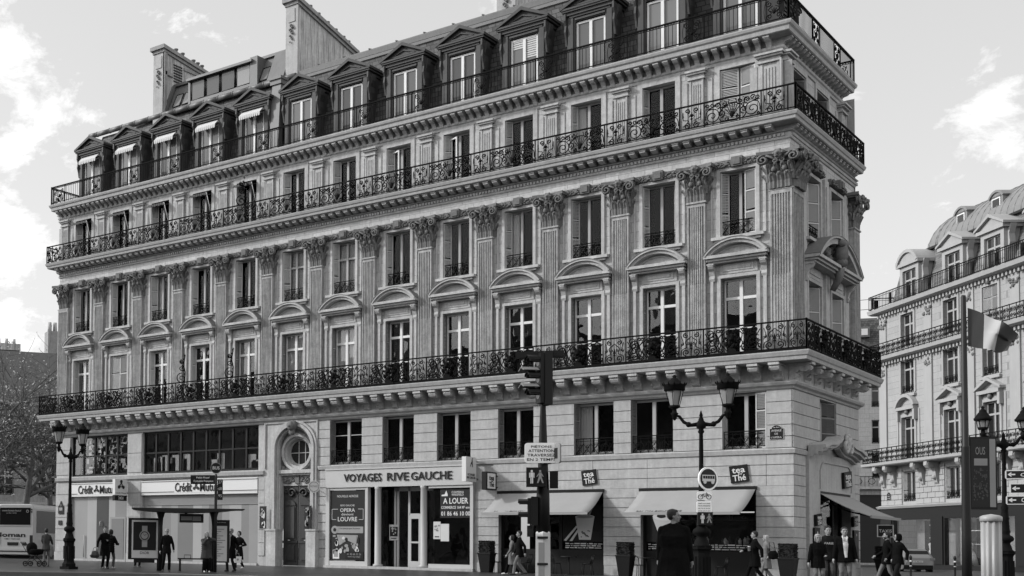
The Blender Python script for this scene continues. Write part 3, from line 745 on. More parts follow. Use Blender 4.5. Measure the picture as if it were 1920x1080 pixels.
# corner piers: wide square pilasters on both faces
def pier(u0, u1, v1, top=14.98):
    p = MB().use(STONEP); z0 = 8.64; d = -.2
    p.box(u0, u1, d, v1, z0, top)
    p.box(u0-.05, u1+.07, d-.1, v1+.05, z0, z0+.4); p.box(u0-.04, u1+.05, d-.06, v1+.04, top, top+.07)
    for (a, b_, nn) in ((u0, u1, 7),):
        s = (b_-a-.12)/nn
        p.box(a, a+.06, d-.05, d, z0+.4, top); p.box(b_-.06, b_, d-.05, d, z0+.4, top); p.box(a+.06, b_-.06, d-.05, d, top-.14, top)
        for i in range(1, nn): u = a+.06+s*i; p.box(u-.018, u+.018, d-.045, d, z0+.4, top-.14)
        for i in range(nn): u = a+.06+s*(i+.5); p.box(u-.024, u+.024, d-.025, d, z0+.4, 11.72)
    for (a, b_, nn, x) in ((d, v1, 6, u1),):
        s = (b_-a-.12)/nn
        p.box(x, x+.045, a, a+.06, z0+.4, top); p.box(x, x+.045, b_-.06, b_, z0+.4, top); p.box(x, x+.045, a+.06, b_-.06, top-.14, top)
        for i in range(1, nn): u = a+.06+s*i; p.box(x, x+.042, u-.02, u+.02, z0+.4, top-.14)
    return p
o = pier(-.66, .12, 1.15).build('corner_pilaster', STONE, B)
add('capital', cm, o, T=TR(-.27, -.05, 0) @ Matrix.Diagonal((1.12, 1.15, 1, 1))); add('capital', cm, o, T=TR(.02, .5, 0, R(90)) @ Matrix.Diagonal((1.5, 1.15, 1, 1)))
o = pier(-40.25, -39.45, .7).build('corner_pilaster', STONE, B)
for i, v in enumerate(o.data.vertices):
    pass
add('capital', cm, o, T=TR(-39.85, -.03, 0)); 
o = add('pilaster', pm, B, T=SO @ TR(8.6, 0, 0) @ Matrix.Diagonal((1.3, 1, 1, 1))); add('capital', cm, o)
ex = MB().use(STONE); ex.box(4.3, 4.85, -.1, 0, 8.64, 16.3, 'k'); ex.box(4.4, 4.75, -.14, -.1, 13.6, 16.0); ex.box(1.3, 1.9, -.06, 0, 8.64, 16.3, 'k'); ex.box(7.3, 7.9, -.06, 0, 8.64, 16.3, 'k'); ex.build('side_strip', STONE, B, T=SO)
# thin architraves beside the windows, sills, garland heads
def surround(a, c, w, z0, z1, top=True, d=.07, bw=.13):
    a.box(c-w/2-bw, c-w/2, -d, 0, z0, z1, 'k'); a.box(c+w/2, c+w/2+bw, -d, 0, z0, z1, 'k')
    a.box(c-w/2-bw-.025, c-w/2-bw, -d*.5, 0, z0, z1+.02, 'k'); a.box(c+w/2+bw, c+w/2+bw+.025, -d*.5, 0, z0, z1+.02, 'k')
    if top: a.box(c-w/2-bw, c+w/2+bw, -d, 0, z1, z1+bw, 'k')
ar = MB().use(STONE)
surround(ar, 0, 1.32, 13.5, 16.12); surround(ar, 0, 1.32, 8.65, 11.86)
ar.box(-.97, .97, -.22, 0, 13.38, 13.5); ar.box(-.85, .85, -.14, 0, 13.28, 13.38)
for s in (-1, 1):     # narrow strips either side
    ar.box(s*.99-.03, s*.99+.03, -.05, 0, 13.5, 16.45, 'k'); ar.box(s*.98-.06, s*.98+.06, -.12, 0, 8.65, 11.8)
ar.box(-.7, .7, -.05, 0, 12.02, 12.5, 'k'); ar.box(-.56, .56, -.075, -.05, 12.12, 12.4); ar.box(-.45, .45, -.095, -.075, 12.2, 12.32)
arm = ar.mesh('window_surround')
for c in WX: add('window_surround', arm, B, T=TR(c, 0, 0))
ar = MB().use(STONE); ar.box(BX, 0, -.035, 0, 16.56, 16.62, 'k'); ar.build('fillet', STONE, B)
ar = MB().use(STONE)
surround(ar, 0, 1.76, 13.5, 16.05); surround(ar, 0, 1.76, 8.65, 11.8); ar.box(-1.15, 1.15, -.2, 0, 13.38, 13.5)
ar.box(-.9, .9, -.05, 0, 11.96, 12.5, 'k'); ar.box(-.7, .7, -.08, -.05, 12.1, 12.38)
arm = ar.mesh('window_surround')
for c in SWY: add('window_surround', arm, B, T=SO @ TR(c, 0, 0))
def garland(w=1.75):
    c = MB().use(CARVE); rn = random.Random(9)
    c.box(-w/2, w/2, -.09, 0, 16.26, 16.5, 'k'); c.box(-.2, .2, -.2, 0, 16.24, 16.62); c.box(-.13, .13, -.25, -.2, 16.3, 16.55)
    for s in (-1, 1):
        for i in range(30): c.ball((s*(.24+i*.021), -.1-rn.uniform(0, .04), 16.38+rn.uniform(-.1, .1)), rn.uniform(.025, .05), 5)
        c.tube([(p[0], -.12, p[2]) for p in spiral(s*.7, 16.4, .11, .02, 90, s*1.2, 10)], .03)
    return c
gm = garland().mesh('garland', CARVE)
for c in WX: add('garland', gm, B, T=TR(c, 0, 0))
for c in SWY: add('garland', gm, B, T=SO @ TR(c, 0, 0) @ Matrix.Diagonal((1.25, 1.3, 1, 1)))
def seg_pediment(hw=1.18, rise=.62, z=12.58, d=.5, th=.2):
    p = MB().use(STONE); Rr = (hw*hw+rise*rise)/(2*rise); zc_ = z+.16+rise-Rr; an = math.degrees(math.asin(hw/Rr))
    p.box(-hw, hw, -d, 0, z+.04, z+.16); p.box(-hw+.08, hw-.08, -d+.1, 0, z-.06, z+.04); p.box(-hw+.14, hw-.14, -d+.2, 0, z-.14, z-.06)
    p.ring((0, zc_), Rr-th, Rr-.08, -d+.06, 0, 90-an+2, 90+an-2, 22); p.ring((0, zc_), Rr-.08, Rr, -d-.03, 0, 90-an, 90+an, 22)
    n = 16; A = [((Rr-th)*math.sin(R(-an+2*an*i/n)), zc_+(Rr-th)*math.cos(R(-an+2*an*i/n))) for i in range(n+1)]
    p.poly([(a, -.16, max(b_, z+.16)) for a, b_ in A])
    p.ring((0, zc_), Rr-th-.12, Rr-th-.07, -.2, -.14, 90-an*.7, 90+an*.7, 16)
    p.use(ZINC); p.ring((0, zc_), Rr, Rr+.025, -d-.05, 0, 90-an, 90+an, 22)
    p.use(STONE)
    for s in (-1, 1):     # S-shaped consoles
        x = s*(hw-.22)
        p.prism([(0, z-.14), (-.34, z-.14), (-.36, z-.24), (-.3, z-.34), (-.2, z-.42), (-.13, z-.6), (-.16, z-.72), (-.12, z-.82), (0, z-.84)], x-.1, x+.1, 'x')
        p.box(x-.13, x+.13, -.37, 0, z-.2, z-.142)
    return p
sp = seg_pediment().mesh('pediment', STONE)
for c in WX: add('pediment', sp, B, T=TR(c, 0, 0))
bp = seg_pediment(3.15, 1.15, 12.55, .62, .3).build('pediment', STONE, B, T=SO @ TR(4.62, 0, 0))
cv = MB().use(CARVE); rn = random.Random(5)
for i in range(60):
    u = rn.uniform(-1.9, 1.9); cv.ball((u, -.24, 12.9+rn.uniform(0, .55)*(1-(u/2.4)**2)), rn.uniform(.07, .14), 6)
cv.ball((0, -.6, 13.25), .32, 9, .9, .8, 1.5); cv.ball((-.2, -.66, 13.6), .17, 8); cv.ball((.2, -.66, 13.6), .17, 8); cv.ball((0, -.6, 12.85), .22, 8)
cv.tube([(0, -.5, 12.6), (0, -.5, 12.2), (.02, -.25, 11.75)], [.22, .14, .12], 6)
cv.build('carving', CARVE, bp)

# ---- windows of the upper floors
for j, c in enumerate(WX):
    rn = random.Random(j*7+1)
    # tall first floor, with transom
    sh = [(-1, 66 if j > 8 else 86, .3, SHUT if j > 8 else SHUTD)] if j != 11 else [(-1, 8, .66), (1, 8, .66)]
    window(B, I4, c, 8.72, 1.32, 3.12, 2.35, sh, False, [0, 0, 0, 0, 0, 0, 1, 1, 2, 0, 0, 0, 0][j], FRAME, .3, fw=.08, name='window', extra=(1.15,), gl=GLASSB)
    # second floor with grille
    if j == 0: sh = [(-1, 50, .36), (1, 14, .46)]
    elif j == 1: sh = [(-1, 64, .34), (1, 62, .34)]
    else: sh = [(-1, 40 if j in (7, 10) else 58, .4 if j in (7, 10, 4, 2) else .34)]
    window(B, I4, c, 13.52, 1.32, 2.58, 1.75 if j in (6, 7) else None, sh, True, [0, 0, 0, 2, 0, 0, 1, 1, 0, 0, 2, 0, 0][j], FRAMEG, .3, fw=.07)
    # top floor
    if j == 0: sh = [(-1, 10, .66), (1, 16, .62)]
    elif j in (3, 5, 6, 7, 8, 9, 10, 11, 12, 4): sh = [(-1, 55, .36), (1, 66, .36)] if j == 3 else [(-1, 46, .38)]
    else: sh = [(-1, 60, .32)]
    o = window(B, I4, c, 17.85, 1.32, 2.38, None, sh, False, 2 if j in (2, 5) else 0, FRAMEG, .3, fw=.075)
    if j >= 8:     # drop-arm awnings pushed out on two rods
        a = MB().use(DARK2); zt = 2.25
        a.tube([(-.62, .1, zt+.08), (.62, .1, zt+.08)], .06, 8); a.quad((-.62, .08, zt+.1), (.62, .08, zt+.1), (.62, -.42, zt-.05), (-.62, -.42, zt-.05))
        for i in range(8): a.box(-.62+i*.155, -.62+i*.155+.13, -.43, -.41, zt-.16-(.03 if i % 2 else 0), zt-.05)
        a.use(GREYL); a.tube([(.6, -.42, zt-.05), (.72, -.1, zt-1.3)], .022, 5); a.tube([(-.6, -.42, zt-.05), (-.7, -.1, zt-1.3)], .022, 5)
        a.build('awning', DARK2, o)
    elif j in (4, 5):     # casement leaf left open
        a = MB().use(FRAME); a.box(0, .6, 0, .05, 0, .06); a.box(0, .6, 0, .05, 2.1, 2.16); a.box(0, .06, 0, .05, .06, 2.1); a.box(.54, .6, 0, .05, .06, 2.1)
        a.build('open_casement', FRAME, o, T=TR(-.58, .28, .06, R(-25)))
for i, c in enumerate(SWY):
    window(B, SO, c, 8.72, 1.76, 3.06, 2.3, [(1, 34, .82, SHUT)], False, 0, FRAME, .3)
    window(B, SO, c, 13.52, 1.76, 2.5, None, [(1, 30 if i == 0 else 40, .75)], True, 0, FRAMEG, .3)
for i, c in enumerate(S3Y): window(B, S3, c, 17.85, 1.7, 2.33, None, [(1, 40, .8, SHUTD)], False, 0, FRAMEG, .3)

# ---- small pilasters of the top floor
sm_ = MB().use(STONE)
sm_.box(-.27, .27, -.12, 0, 17.85, 20.05, 'k'); sm_.box(-.27, -.2, -.15, -.12, 17.85, 20.05); sm_.box(.2, .27, -.15, -.12, 17.85, 20.05)
for i in range(4): sm_.box(-.15+i*.085, -.11+i*.085, -.145, -.12, 18.4, 19.85)
sm_.box(-.33, .33, -.2, 0, 20.05, 20.12); sm_.box(-.29, .29, -.15, 0, 20.12, 20.26); sm_.box(-.36, .36, -.24, 0, 20.26, 20.34); sm_.box(-.4, .4, -.3, 0, 20.34, 20.42)
for s in (-1, 1): sm_.box(s*.48-.1, s*.48+.1, -.05, 0, 17.85, 20.02, 'k')
sme = sm_.mesh('small_pilaster', STONE)
for x in PX: add('small_pilaster', sme, B, T=TR(x, 0, 0))
add('small_pilaster', sme, B, T=TR(-39.9, 0, 0)); add('small_pilaster', sme, B, T=TR(-.65, -.01, 0) @ Matrix.Diagonal((1.3, 1.2, 1, 1)))
add('small_pilaster', sme, B, T=S3 @ TR(.35, -.05, 0) @ Matrix.Diagonal((1.2, 1.2, 1, 1))); add('small_pilaster', sme, B, T=S3 @ TR(8.2, 0, 0) @ Matrix.Diagonal((1.3, 1.2, 1, 1)))
for L_, T_, w_ in ((WX, I4, 1.32), (S3Y, S3, 1.7)):
    ar = MB().use(STONE); surround(ar, 0, w_, 17.85, 20.25, True, .05, .2); arm = ar.mesh('window_surround')
    for c in L_: add('window_surround', arm, B, T=T_ @ TR(c, 0, 0))
# ------------------------------------------------------------------ balcony ironwork
def rail_base(g, a, b, H, top=.055, low=.1, second=None):
    g.box(a, b, -.035, .035, H-top, H); g.box(a, b, -.02, .02, low, low+.035); g.box(a, b, -.045, .045, 0.0, .035)
    if second: g.box(a, b, -.015, .015, H-second, H-second+.022)
def sp(g, *a, r=.026, n=14, y=0): g.tube([(p[0], y, p[2]) for p in spiral(*a, n=n)], r, 4, flat=(1.1, 1))
def cur(g, pts, r=.023, y=0):
    """smooth curve through x,z points"""
    P = [Vector((p[0], y, p[1])) for p in pts]; out_ = []
    for i in range(len(P)-1):
        a, b, c, d = P[max(i-1, 0)], P[i], P[i+1], P[min(i+2, len(P)-1)]
        for k in range(3):
            t = k/3; out_.append(.5*((2*b)+(c-a)*t+(2*a-5*b+4*c-d)*t*t+(-a+3*b-3*c+d)*t**3))
    out_.append(P[-1]); g.tube(out_, r, 4, flat=(1.1, 1))
def b1_mid(H=1.17):     # lion mask medallion between scrolls, 2.1 wide
    g = MB().use(IRON)
    rn = random.Random(5)     # lion mask with a ragged mane
    g.ball((0, -.06, .7), .13, 8, 1, .7, 1.2); g.ball((0, -.15, .62), .07, 7, 1, .8, .8); g.ball((-.05, -.13, .76), .035, 5); g.ball((.05, -.13, .76), .035, 5)
    for i in range(34): a = rn.uniform(0, 6.28); q = rn.uniform(.12, .3); g.ball((q*math.cos(a), -.03-rn.uniform(0, .06), .66+1.15*q*math.sin(a)), rn.uniform(.035, .075), 5, 1, .7, rn.uniform(.8, 1.6))
    cur(g, [(-.22, .5), (-.12, .34), (0, .3), (.12, .34), (.22, .5)], .035); g.prism([(-.17, .12), (.17, .12), (.09, .36), (-.09, .36)], -.04, .03, 'y')
    g.box(-.3, .3, -.05, .03, .06, .14)
    for s in (-1, 1):
        sp(g, s*.76, .5, .3, .04, 90+s*0, s*1.7, r=.024, n=22); sp(g, s*.82, .93, .17, .03, -90, -s*1.2, n=14)
        cur(g, [(s*.3, .9), (s*.5, .72), (s*.42, .45), (s*.55, .22), (s*.95, .18)], .024); cur(g, [(s*.25, .75), (s*.38, .5), (s*.34, .3), (s*.5, .15)], .02)
        cur(g, [(s*.3, 1.0), (s*.55, 1.03), (s*.62, .85), (s*.98, .7)], .02); sp(g, s*.42, .24, .1, .02, 0, s*1.2, n=10); sp(g, s*.5, .98, .09, .02, 180, s, n=10)
        cur(g, [(s*.48, .16), (s*.62, .4), (s*.56, .7), (s*.66, 1.02)], .018); sp(g, s*.97, .3, .1, .02, 180, -s*1.1, n=9)
    for s in (-1, 1):
        for cx_, cz_ in ((.4, .98), (.62, .6), (.97, .52), (.55, .35), (.9, .14)): sp(g, s*cx_, cz_, .075, .015, 90, s*1.1, n=8, r=.02)
    g.box(-1.05, 1.05, -.012, .012, .035, .1)
    for s in (-1, 1):     # second layer of foliage scrolls behind the main ones
        sp(g, s*.74, .78, .22, .03, -60, -s*1.5, n=16, y=.03); sp(g, s*.7, .3, .2, .03, 200, s*1.5, n=16, y=.03); cur(g, [(s*.2, .2), (s*.45, .5), (s*.75, .55), (s*1.0, .95)], .02, .03); cur(g, [(s*1.0, .2), (s*.8, .6), (s*.5, .75), (s*.3, 1.05)], .02, .03); cur(g, [(s*.1, 1.05), (s*.35, .85), (s*.3, .55), (s*.15, .2)], .02, .03)
    return g
def b1_narrow(w=.94, H=1.17):
    g = MB().use(IRON)
    for s in (-1, 1):
        sp(g, s*.2, .95, .11, .02, 90, -s*1.3, n=11); sp(g, s*.19, .28, .14, .025, -90, s*1.3, n=13); cur(g, [(s*.06, .85), (s*.22, .7), (s*.16, .5), (s*.36, .38), (s*.38, .18)], .02)
        cur(g, [(s*.38, .95), (s*.3, .66), (s*.4, .52)], .016)
    g.prism([(-.06, .5), (.06, .5), (0, .72)], -.02, .02, 'y'); cur(g, [(0, .14), (0, .5)], .02); cur(g, [(-.1, .8), (0, .9), (.1, .8)], .018); g.ball((0, 0, .44), .05, 6); g.box(-.47, .47, -.012, .012, .035, .1)
    for s in (-1, 1): sp(g, s*.34, .62, .07, .015, 90, s*1.1, n=8, r=.02); sp(g, s*.12, .62, .06, .015, 90, s*1.1, n=8, r=.018)
    return g
def b2_mid():
    g = MB().use(IRON)
    for i in range(7): a = R(-48+16*i); g.tube([(.05*math.sin(a), 0, .3), (.36*math.sin(a)*1.05, 0, .3+.5*math.cos(a))], .018, 4)
    g.ring((0, .3), .47, .5, -.02, .02, 35, 145, 10); g.ball((0, -.03, .32), .09, 7, 1, .6, 1.3)
    for s in (-1, 1):
        sp(g, s*.74, .4, .31, .035, 60 if s > 0 else 120, s*1.75, r=.022, n=24); sp(g, s*.55, .8, .14, .025, -90, -s*1.3, n=13); sp(g, s*.92, .83, .09, .02, 180, s*1.1, n=9)
        cur(g, [(s*.06, .14), (s*.35, .12), (s*.5, .3), (s*.42, .6), (s*.5, .92)], .02); sp(g, s*.22, .2, .09, .02, 90, s*1.2, n=9); cur(g, [(s*.4, .94), (s*.66, .78), (s*1.0, .72)], .018)
        sp(g, s*.97, .17, .06, .02, 90, s, n=7)
        sp(g, s*.42, .45, .16, .03, -90, -s*1.3, n=12, y=.02); sp(g, s*.3, .82, .1, .02, 90, s*1.2, n=9, y=.02); sp(g, s*.74, .86, .1, .02, 0, s*1.2, n=9, y=.02); cur(g, [(s*1.0, .3), (s*.98, .55), (s*.85, .72), (s*.6, .66)], .018, .02); cur(g, [(s*.12, .95), (s*.2, .7), (s*.42, .7)], .018, .02)
    return g
def b2_narrow():
    g = MB().use(IRON)
    for s in (-1, 1):
        sp(g, s*.17, .82, .11, .02, -90, -s*1.3, n=11); sp(g, s*.18, .22, .13, .025, 90, s*1.3, n=12); cur(g, [(s*.34, .8), (s*.33, .5), (s*.12, .42), (s*.33, .22)], .018)
        g.prism([(s*.33-.03, .6), (s*.33+.03, .6), (s*.33, .7)], -.02, .02, 'y'); cur(g, [(s*.33, .45), (s*.33, .75)], .012)
    cur(g, [(0, .12), (0, .75)], .018); g.ball((0, -.02, .62), .07, 7); g.ball((0, -.02, .48), .05, 6); cur(g, [(-.12, .56), (0, .68), (.12, .56)], .016)
    return g
def b3_narrow():
    g = MB().use(IRON)
    for s in (-1, 1):
        sp(g, s*.18, .78, .13, .02, 90, -s*1.4, n=13, r=.02); sp(g, s*.17, .28, .12, .02, -90, s*1.4, n=13, r=.02); cur(g, [(s*.05, .68), (s*.2, .56), (s*.1, .4), (s*.3, .3)], .018); cur(g, [(s*.3, .12), (s*.36, .5), (s*.3, .9)], .012)
    for i in range(5): a = R(-60+30*i); cur(g, [(0, .4), (.17*math.sin(a), .4+.2*math.cos(a))], .022)
    g.ball((0, 0, .42), .06, 6)
    return g
def rail_line(L, H, mid, nar, style, start):
    """one straight run from 0 to L; start: where the first narrow panel is centred"""
    g = MB().use(IRON); rail_base(g, 0, L, H, second=.13 if style == 3 else (.05 if style == 1 else None))
    pw = .94; mw = BAY-pw; u = start
    nb_ = nar(); mb2 = mid() if mid else None; cuts = []
    while u-pw/2 < L:
        if u-pw/2 > -.05 and u+pw/2 < L+.05:
            g.merge(nb_, TR(u, 0, 0)); cuts += [u-pw/2, u+pw/2]
        c = u+BAY/2
        if mb2 and c-mw/2 > -.05 and c+mw/2 < L+.05: g.merge(mb2, TR(c, 0, 0)); cuts += [c-mw/2, c+mw/2]
        u += BAY
    for a_, b_ in ((0, min(cuts+[L])), (max(cuts+[0]), L)):      # short panels at the two ends
        if b_-a_ > .4 and style != 3: kq = (b_-a_)/.94; g.merge(nb_ if kq < 1.6 else (mb2 or nb_), Matrix.Translation(((a_+b_)/2, 0, 0)) @ Matrix.Diagonal((kq if kq < 1.6 else (b_-a_)/2.1, 1, 1, 1)))
    for c in set(round(q, 3) for q in cuts): g.box(c-.02, c+.02, -.02, .02, 0, H)
    for c in (0, L): g.box(c-.025, c+.025, -.025, .025, 0, H+.02)
    if style == 3:
        n = int(L/.155)
        for i in range(n):
            u_ = i*.155+.05; ph = ((u_-start+BAY*50) % BAY)
            if ph < pw/2 or ph > BAY-pw/2: continue
            g.box(u_-.009, u_+.009, -.009, .009, .1, H-.1)
        for i in range(int(L/.12)): g.ring((i*.12+.06, H-.09), .022, .042, -.01, .01, 0, 360, 6)
    return g
def rail_set(slab, pth, out, z, H, mid, nar, style, name='railing'):
    o_ = out; xl = pth[0][0]-o_; xr = pth[2][0]+o_; ye = pth[3][1]+o_
    L = xr-xl; st = (PX[-1]-BAY-xl) % BAY
    g = MB().use(IRON)
    g.merge(rail_line(L, H, mid, nar, style, st), TR(xl, -o_, z))
    L2 = ye+o_
    g.merge(rail_line(L2, H, mid, nar, style, .55), Matrix.Translation((xr, -o_, z)) @ Matrix.Rotation(R(90), 4, 'Z'))
    g.merge(rail_line(5, H, mid, nar, style, .6), Matrix.Translation((xl, -o_, z)) @ Matrix.Rotation(R(90), 4, 'Z'))
    g.merge(rail_line(6, H, mid, nar, style, .6), Matrix.Translation((xr, ye, z)) @ Matrix.Rotation(R(180), 4, 'Z'))
    add(name, g.mesh(name, IRON, False), slab)
rail_set(slab1, PB1, .84, 8.64, 1.17, b1_mid, b1_narrow, 1)
rail_set(slab2, PB2, .66, 17.83, 1.05, b2_mid, b2_narrow, 2)
rail_set(slab3, PB3, .62, 21.38, 1.1, None, b3_narrow, 3)
def scroll_finial(x, z, h, y=-.84):     # tall scrolls that part the neighbours on the balconies
    g = MB().use(IRON)
    for zz, r_, s in ((z+.25, .3, 1), (z+.8, .17, -1), (z+1.15, .12, 1)): sp(g, 0, zz, r_, .03, 90, s*1.6, n=20, r=.03)
    for i in range(8): a = i*.5; g.ball((.12+.06*math.sin(a*2), 0, z+.1+i*.2), .05, 5)
    g.tube([(.18, 0, z), (.2, 0, z+.6), (.1, 0, z+1.0), (.2, 0, z+h)], .03, 5)
    g.build('scroll_divider', IRON, B, T=TR(x, y, 0, R(55)))
scroll_finial(-29.9, 9.75, 1.55); scroll_finial(-26.6, 9.75, 1.6); scroll_finial(-26.1, 18.8, 1.3, -.66)

# ------------------------------------------------------------------ roof
BXR = BX+.9; XR = -1.25; YB = 8.2
rf = MB().use(SLATE)
base = [(BXR, .8), (XR, .8), (XR, YB), (BXR, YB)]; top = [(BXR+.85, 1.72), (XR-1.15, 1.72), (XR-1.15, YB-1), (BXR+.85, YB-1)]
mid_ = [(BXR+.3, 1.1), (XR-.35, 1.1), (XR-.35, YB-.3), (BXR+.3, YB-.3)]
for (A, za), (Bq, zb) in (((base, 21.4), (mid_, 23.6)), ((mid_, 23.6), (top, 25.72))):
    for i in range(4):
        a, b_ = A[i], A[(i+1) % 4]; c, d = Bq[(i+1) % 4], Bq[i]
        rf.quad((*a, za), (*b_, za), (*c, zb), (*d, zb))
roof = norecalc(rf, 'mansard_roof', SLATE, B)
fl = MB().use(ZINCL)
fl.sweep([(.02, 25.62), (.1, 25.66), (.12, 25.8), (.02, 25.84)], [(-24.1, 1.72), (XR-1.15, 1.72), (XR-1.15, YB-1)])
fl.build('lead_flashing', ZINCL, roof)
rd = MB().use(ZINC)
rd.sweep([(0, 25.84), (.04, 25.86), (.06, 26.1), (-.05, 26.2), (-.3, 26.25), (-.3, 25.84)], [(-24.1, 1.72), (XR-1.15, 1.72), (XR-1.15, YB-1)])
for i in range(14): rd.tube([(-23+i*1.55, 1.72, 26.22), (-23+i*1.55, 2.0, 26.27)], .04, 5)
rd.poly([(-24.1, 1.9, 26.2), (XR-1.3, 1.9, 26.2), (XR-3, 4.2, 26.9), (-24.1, 4.2, 26.9)])
rd.poly([(BXR+.85, 1.8, 26.0), (-24.1, 1.8, 26.0), (-24.1, 4.2, 27.2), (BXR+2, 4.2, 26.8)])
rd.poly([(-24.1, 4.2, 26.9), (XR-3, 4.2, 26.9), (XR-1.3, YB-1, 26.2), (-24.1, YB-1, 26.2)]); rd.poly([(BXR+2, 4.2, 26.8), (-24.1, 4.2, 27.2), (-24.1, YB-1, 26), (BXR+.85, YB-1, 26)])
rd.poly([(XR-1.15, 1.72, 26.2), (XR-1.15, YB-1, 26.2), (XR-3, 4.2, 26.9)])
rd.build('roof_ridge', ZINC, roof)
gt = MB().use(ZINC)
for i in range(14):
    a = BXR+.55+i*1.05; gt.tube([(a, 1.55, 25.9), (a+1.04, 1.55, 25.9)], .145, 10); gt.tube([(a, 1.55, 25.9), (a+.05, 1.55, 25.9)], .165, 10)
gt.tube([(BXR-.05, 1.5, 25.9), (BXR+.55, 1.55, 25.9)], .145, 10); gt.build('gutter', ZINC, roof)
dp = MB().use(ZINC)      # rainwater head and downpipe between the two roofs
dp.prism([(-25.05, .35), (-24.35, .35), (-24.35, .9), (-25.05, .9)], 25.2, 25.45, 'z'); dp.box(-25.1, -24.3, .28, .95, 25.45, 25.6)
dp.prism([(21.4, .5), (25.2, .95), (25.2, .5), (21.4, .1)][0:0] or [(.15, 21.4), (.5, 21.4), (.85, 25.2), (.42, 25.2)], -24.95, -24.4, 'x'); dp.build('downpipe', ZINC, roof)
at = MB().use(ZINC)      # zinc attic with skylights on the left part
X0, X1 = -33.9, -25.05
at.poly([(X0-.35, 1.75, 26.05), (X1, 1.75, 26.05), (X1-.1, 2.55, 27.75), (X0, 2.55, 27.75)]); at.poly([(X0-.35, 1.75, 26.05), (X0, 2.55, 27.75), (X0, 4.2, 27.4), (X0-.35, 4.2, 26.5)])
at.box(X0-.1, X1, 2.4, 4.4, 27.75, 27.9); at.quad((X1, 1.75, 26.05), (X1, 4, 26.05), (X1, 4, 27.75), (X1-.1, 2.55, 27.75))
at.prism([(1.5, 26.05), (1.7, 26.05), (2.5, 27.8), (2.3, 27.8)], X0-.3, X0+.45, 'x'); at.prism([(1.5, 26.05), (1.7, 26.05), (2.5, 27.8), (2.3, 27.8)], -26.15, X1, 'x')
at.box(-31.75, -27.3, 1.72, 2.6, 26.1, 26.3); at.box(-31.85, -27.2, 1.5, 2.8, 27.42, 27.56)       # dormer band body
at.box(-27.4, -26.9, 1.66, 2.7, 26.1, 27.7); at.box(-31.85, -31.7, 1.7, 2.6, 26.1, 27.42)
attic = at.build('attic', ZINC, roof)
def roof_window(pts, name='skylight', parent=roof, m=None):
    p = MB().use(m or glass('skylight_glass', .16)); p.poly(pts); p.use(DARK2)
    for i in range(len(pts)): p.tube([pts[i], pts[(i+1) % len(pts)]], .035, 4)
    return p.build(name, None, parent)
for i in range(4):
    a = -31.68+i*1.08; zt = 27.4
    roof_window([(a+.06, 1.74, 26.32), (a+1.0, 1.74, 26.32), (a+1.0, 1.74, zt), (a+.06, 1.74, zt)], 'attic_window')
for a in (-33.1, -32.45, -26.85, -26.2-.02):
    f = lambda z: 1.70+(z-26.05)*.47
    roof_window([(a-.02, f(26.3), 26.3), (a+.5, f(26.3), 26.3), (a+.5, f(27.1), 27.1), (a-.02, f(27.1), 27.1)], 'skylight')
for a in (-36.9, -35.2): roof_window([(a, 1.86, 26.08), (a+1.1, 1.86, 26.08), (a+1.1, 2.6, 26.45), (a, 2.6, 26.45)], 'skylight')
# dormers
def dormer_body():
    d = MB().use(DORM)
    for s in (-1, 1):
        a, b_ = sorted((s*.66, s*1.02)); d.box(a, b_, .3, 1.7, 21.42, 24.3); a, b_ = sorted((s*.74, s*.96)); d.box(a, b_, .24, .3, 21.6, 24.2)
        # curved consoles on the flanks
        d.prism([(.35, 24.45), (.62, 24.45), (.62, 22.9), (.52, 23.2), (.42, 23.6), (.4, 24.0)][0:0] or [(.3, 23.0), (.5, 23.0), (.5, 24.4), (.12, 24.4), (.1, 24.1), (.2, 23.9), (.14, 23.6), (.24, 23.3)], s*1.02, s*1.1, 'x')
        d.prism([(s*1.02, 24.3), (s*1.2, 24.3), (s*1.19, 24.0), (s*1.1, 23.7), (s*1.13, 23.4), (s*1.05, 23.0), (s*1.02, 22.9)], .36, .7, 'y')
    d.box(-.66, .66, .3, 1.7, 24.02, 24.3); d.box(-.66, .66, .24, .3, 24.06, 24.14); d.box(-.9, .9, .22, .3, 24.2, 24.3)
    d.box(-1.08, 1.08, .16, 1.75, 24.3, 24.44); d.box(-1.18, 1.18, .08, 1.8, 24.44, 24.54)
    d.prism([(-1.2, 24.54), (1.2, 24.54), (0, 25.18)], .2, 2.0, 'y')
    for s in (-1, 1): d.prism([(s*1.24, 24.54), (s*1.24, 24.66), (0, 25.3), (0, 25.14)], .02, 2.0, 'y')
    d.box(-1.2, 1.2, .04, .2, 24.52, 24.6)
    for s in (-1, 1): d.prism([(s*.62, 24.68), (s*.52, 24.73), (0, 24.98), (0, 24.9)], .14, .2, 'y')
    d.box(-.62, .62, .14, .2, 24.66, 24.72)
    return d
dme = dormer_body().mesh('dormer', DORM)
GD = glass('dormer_glass', .10)
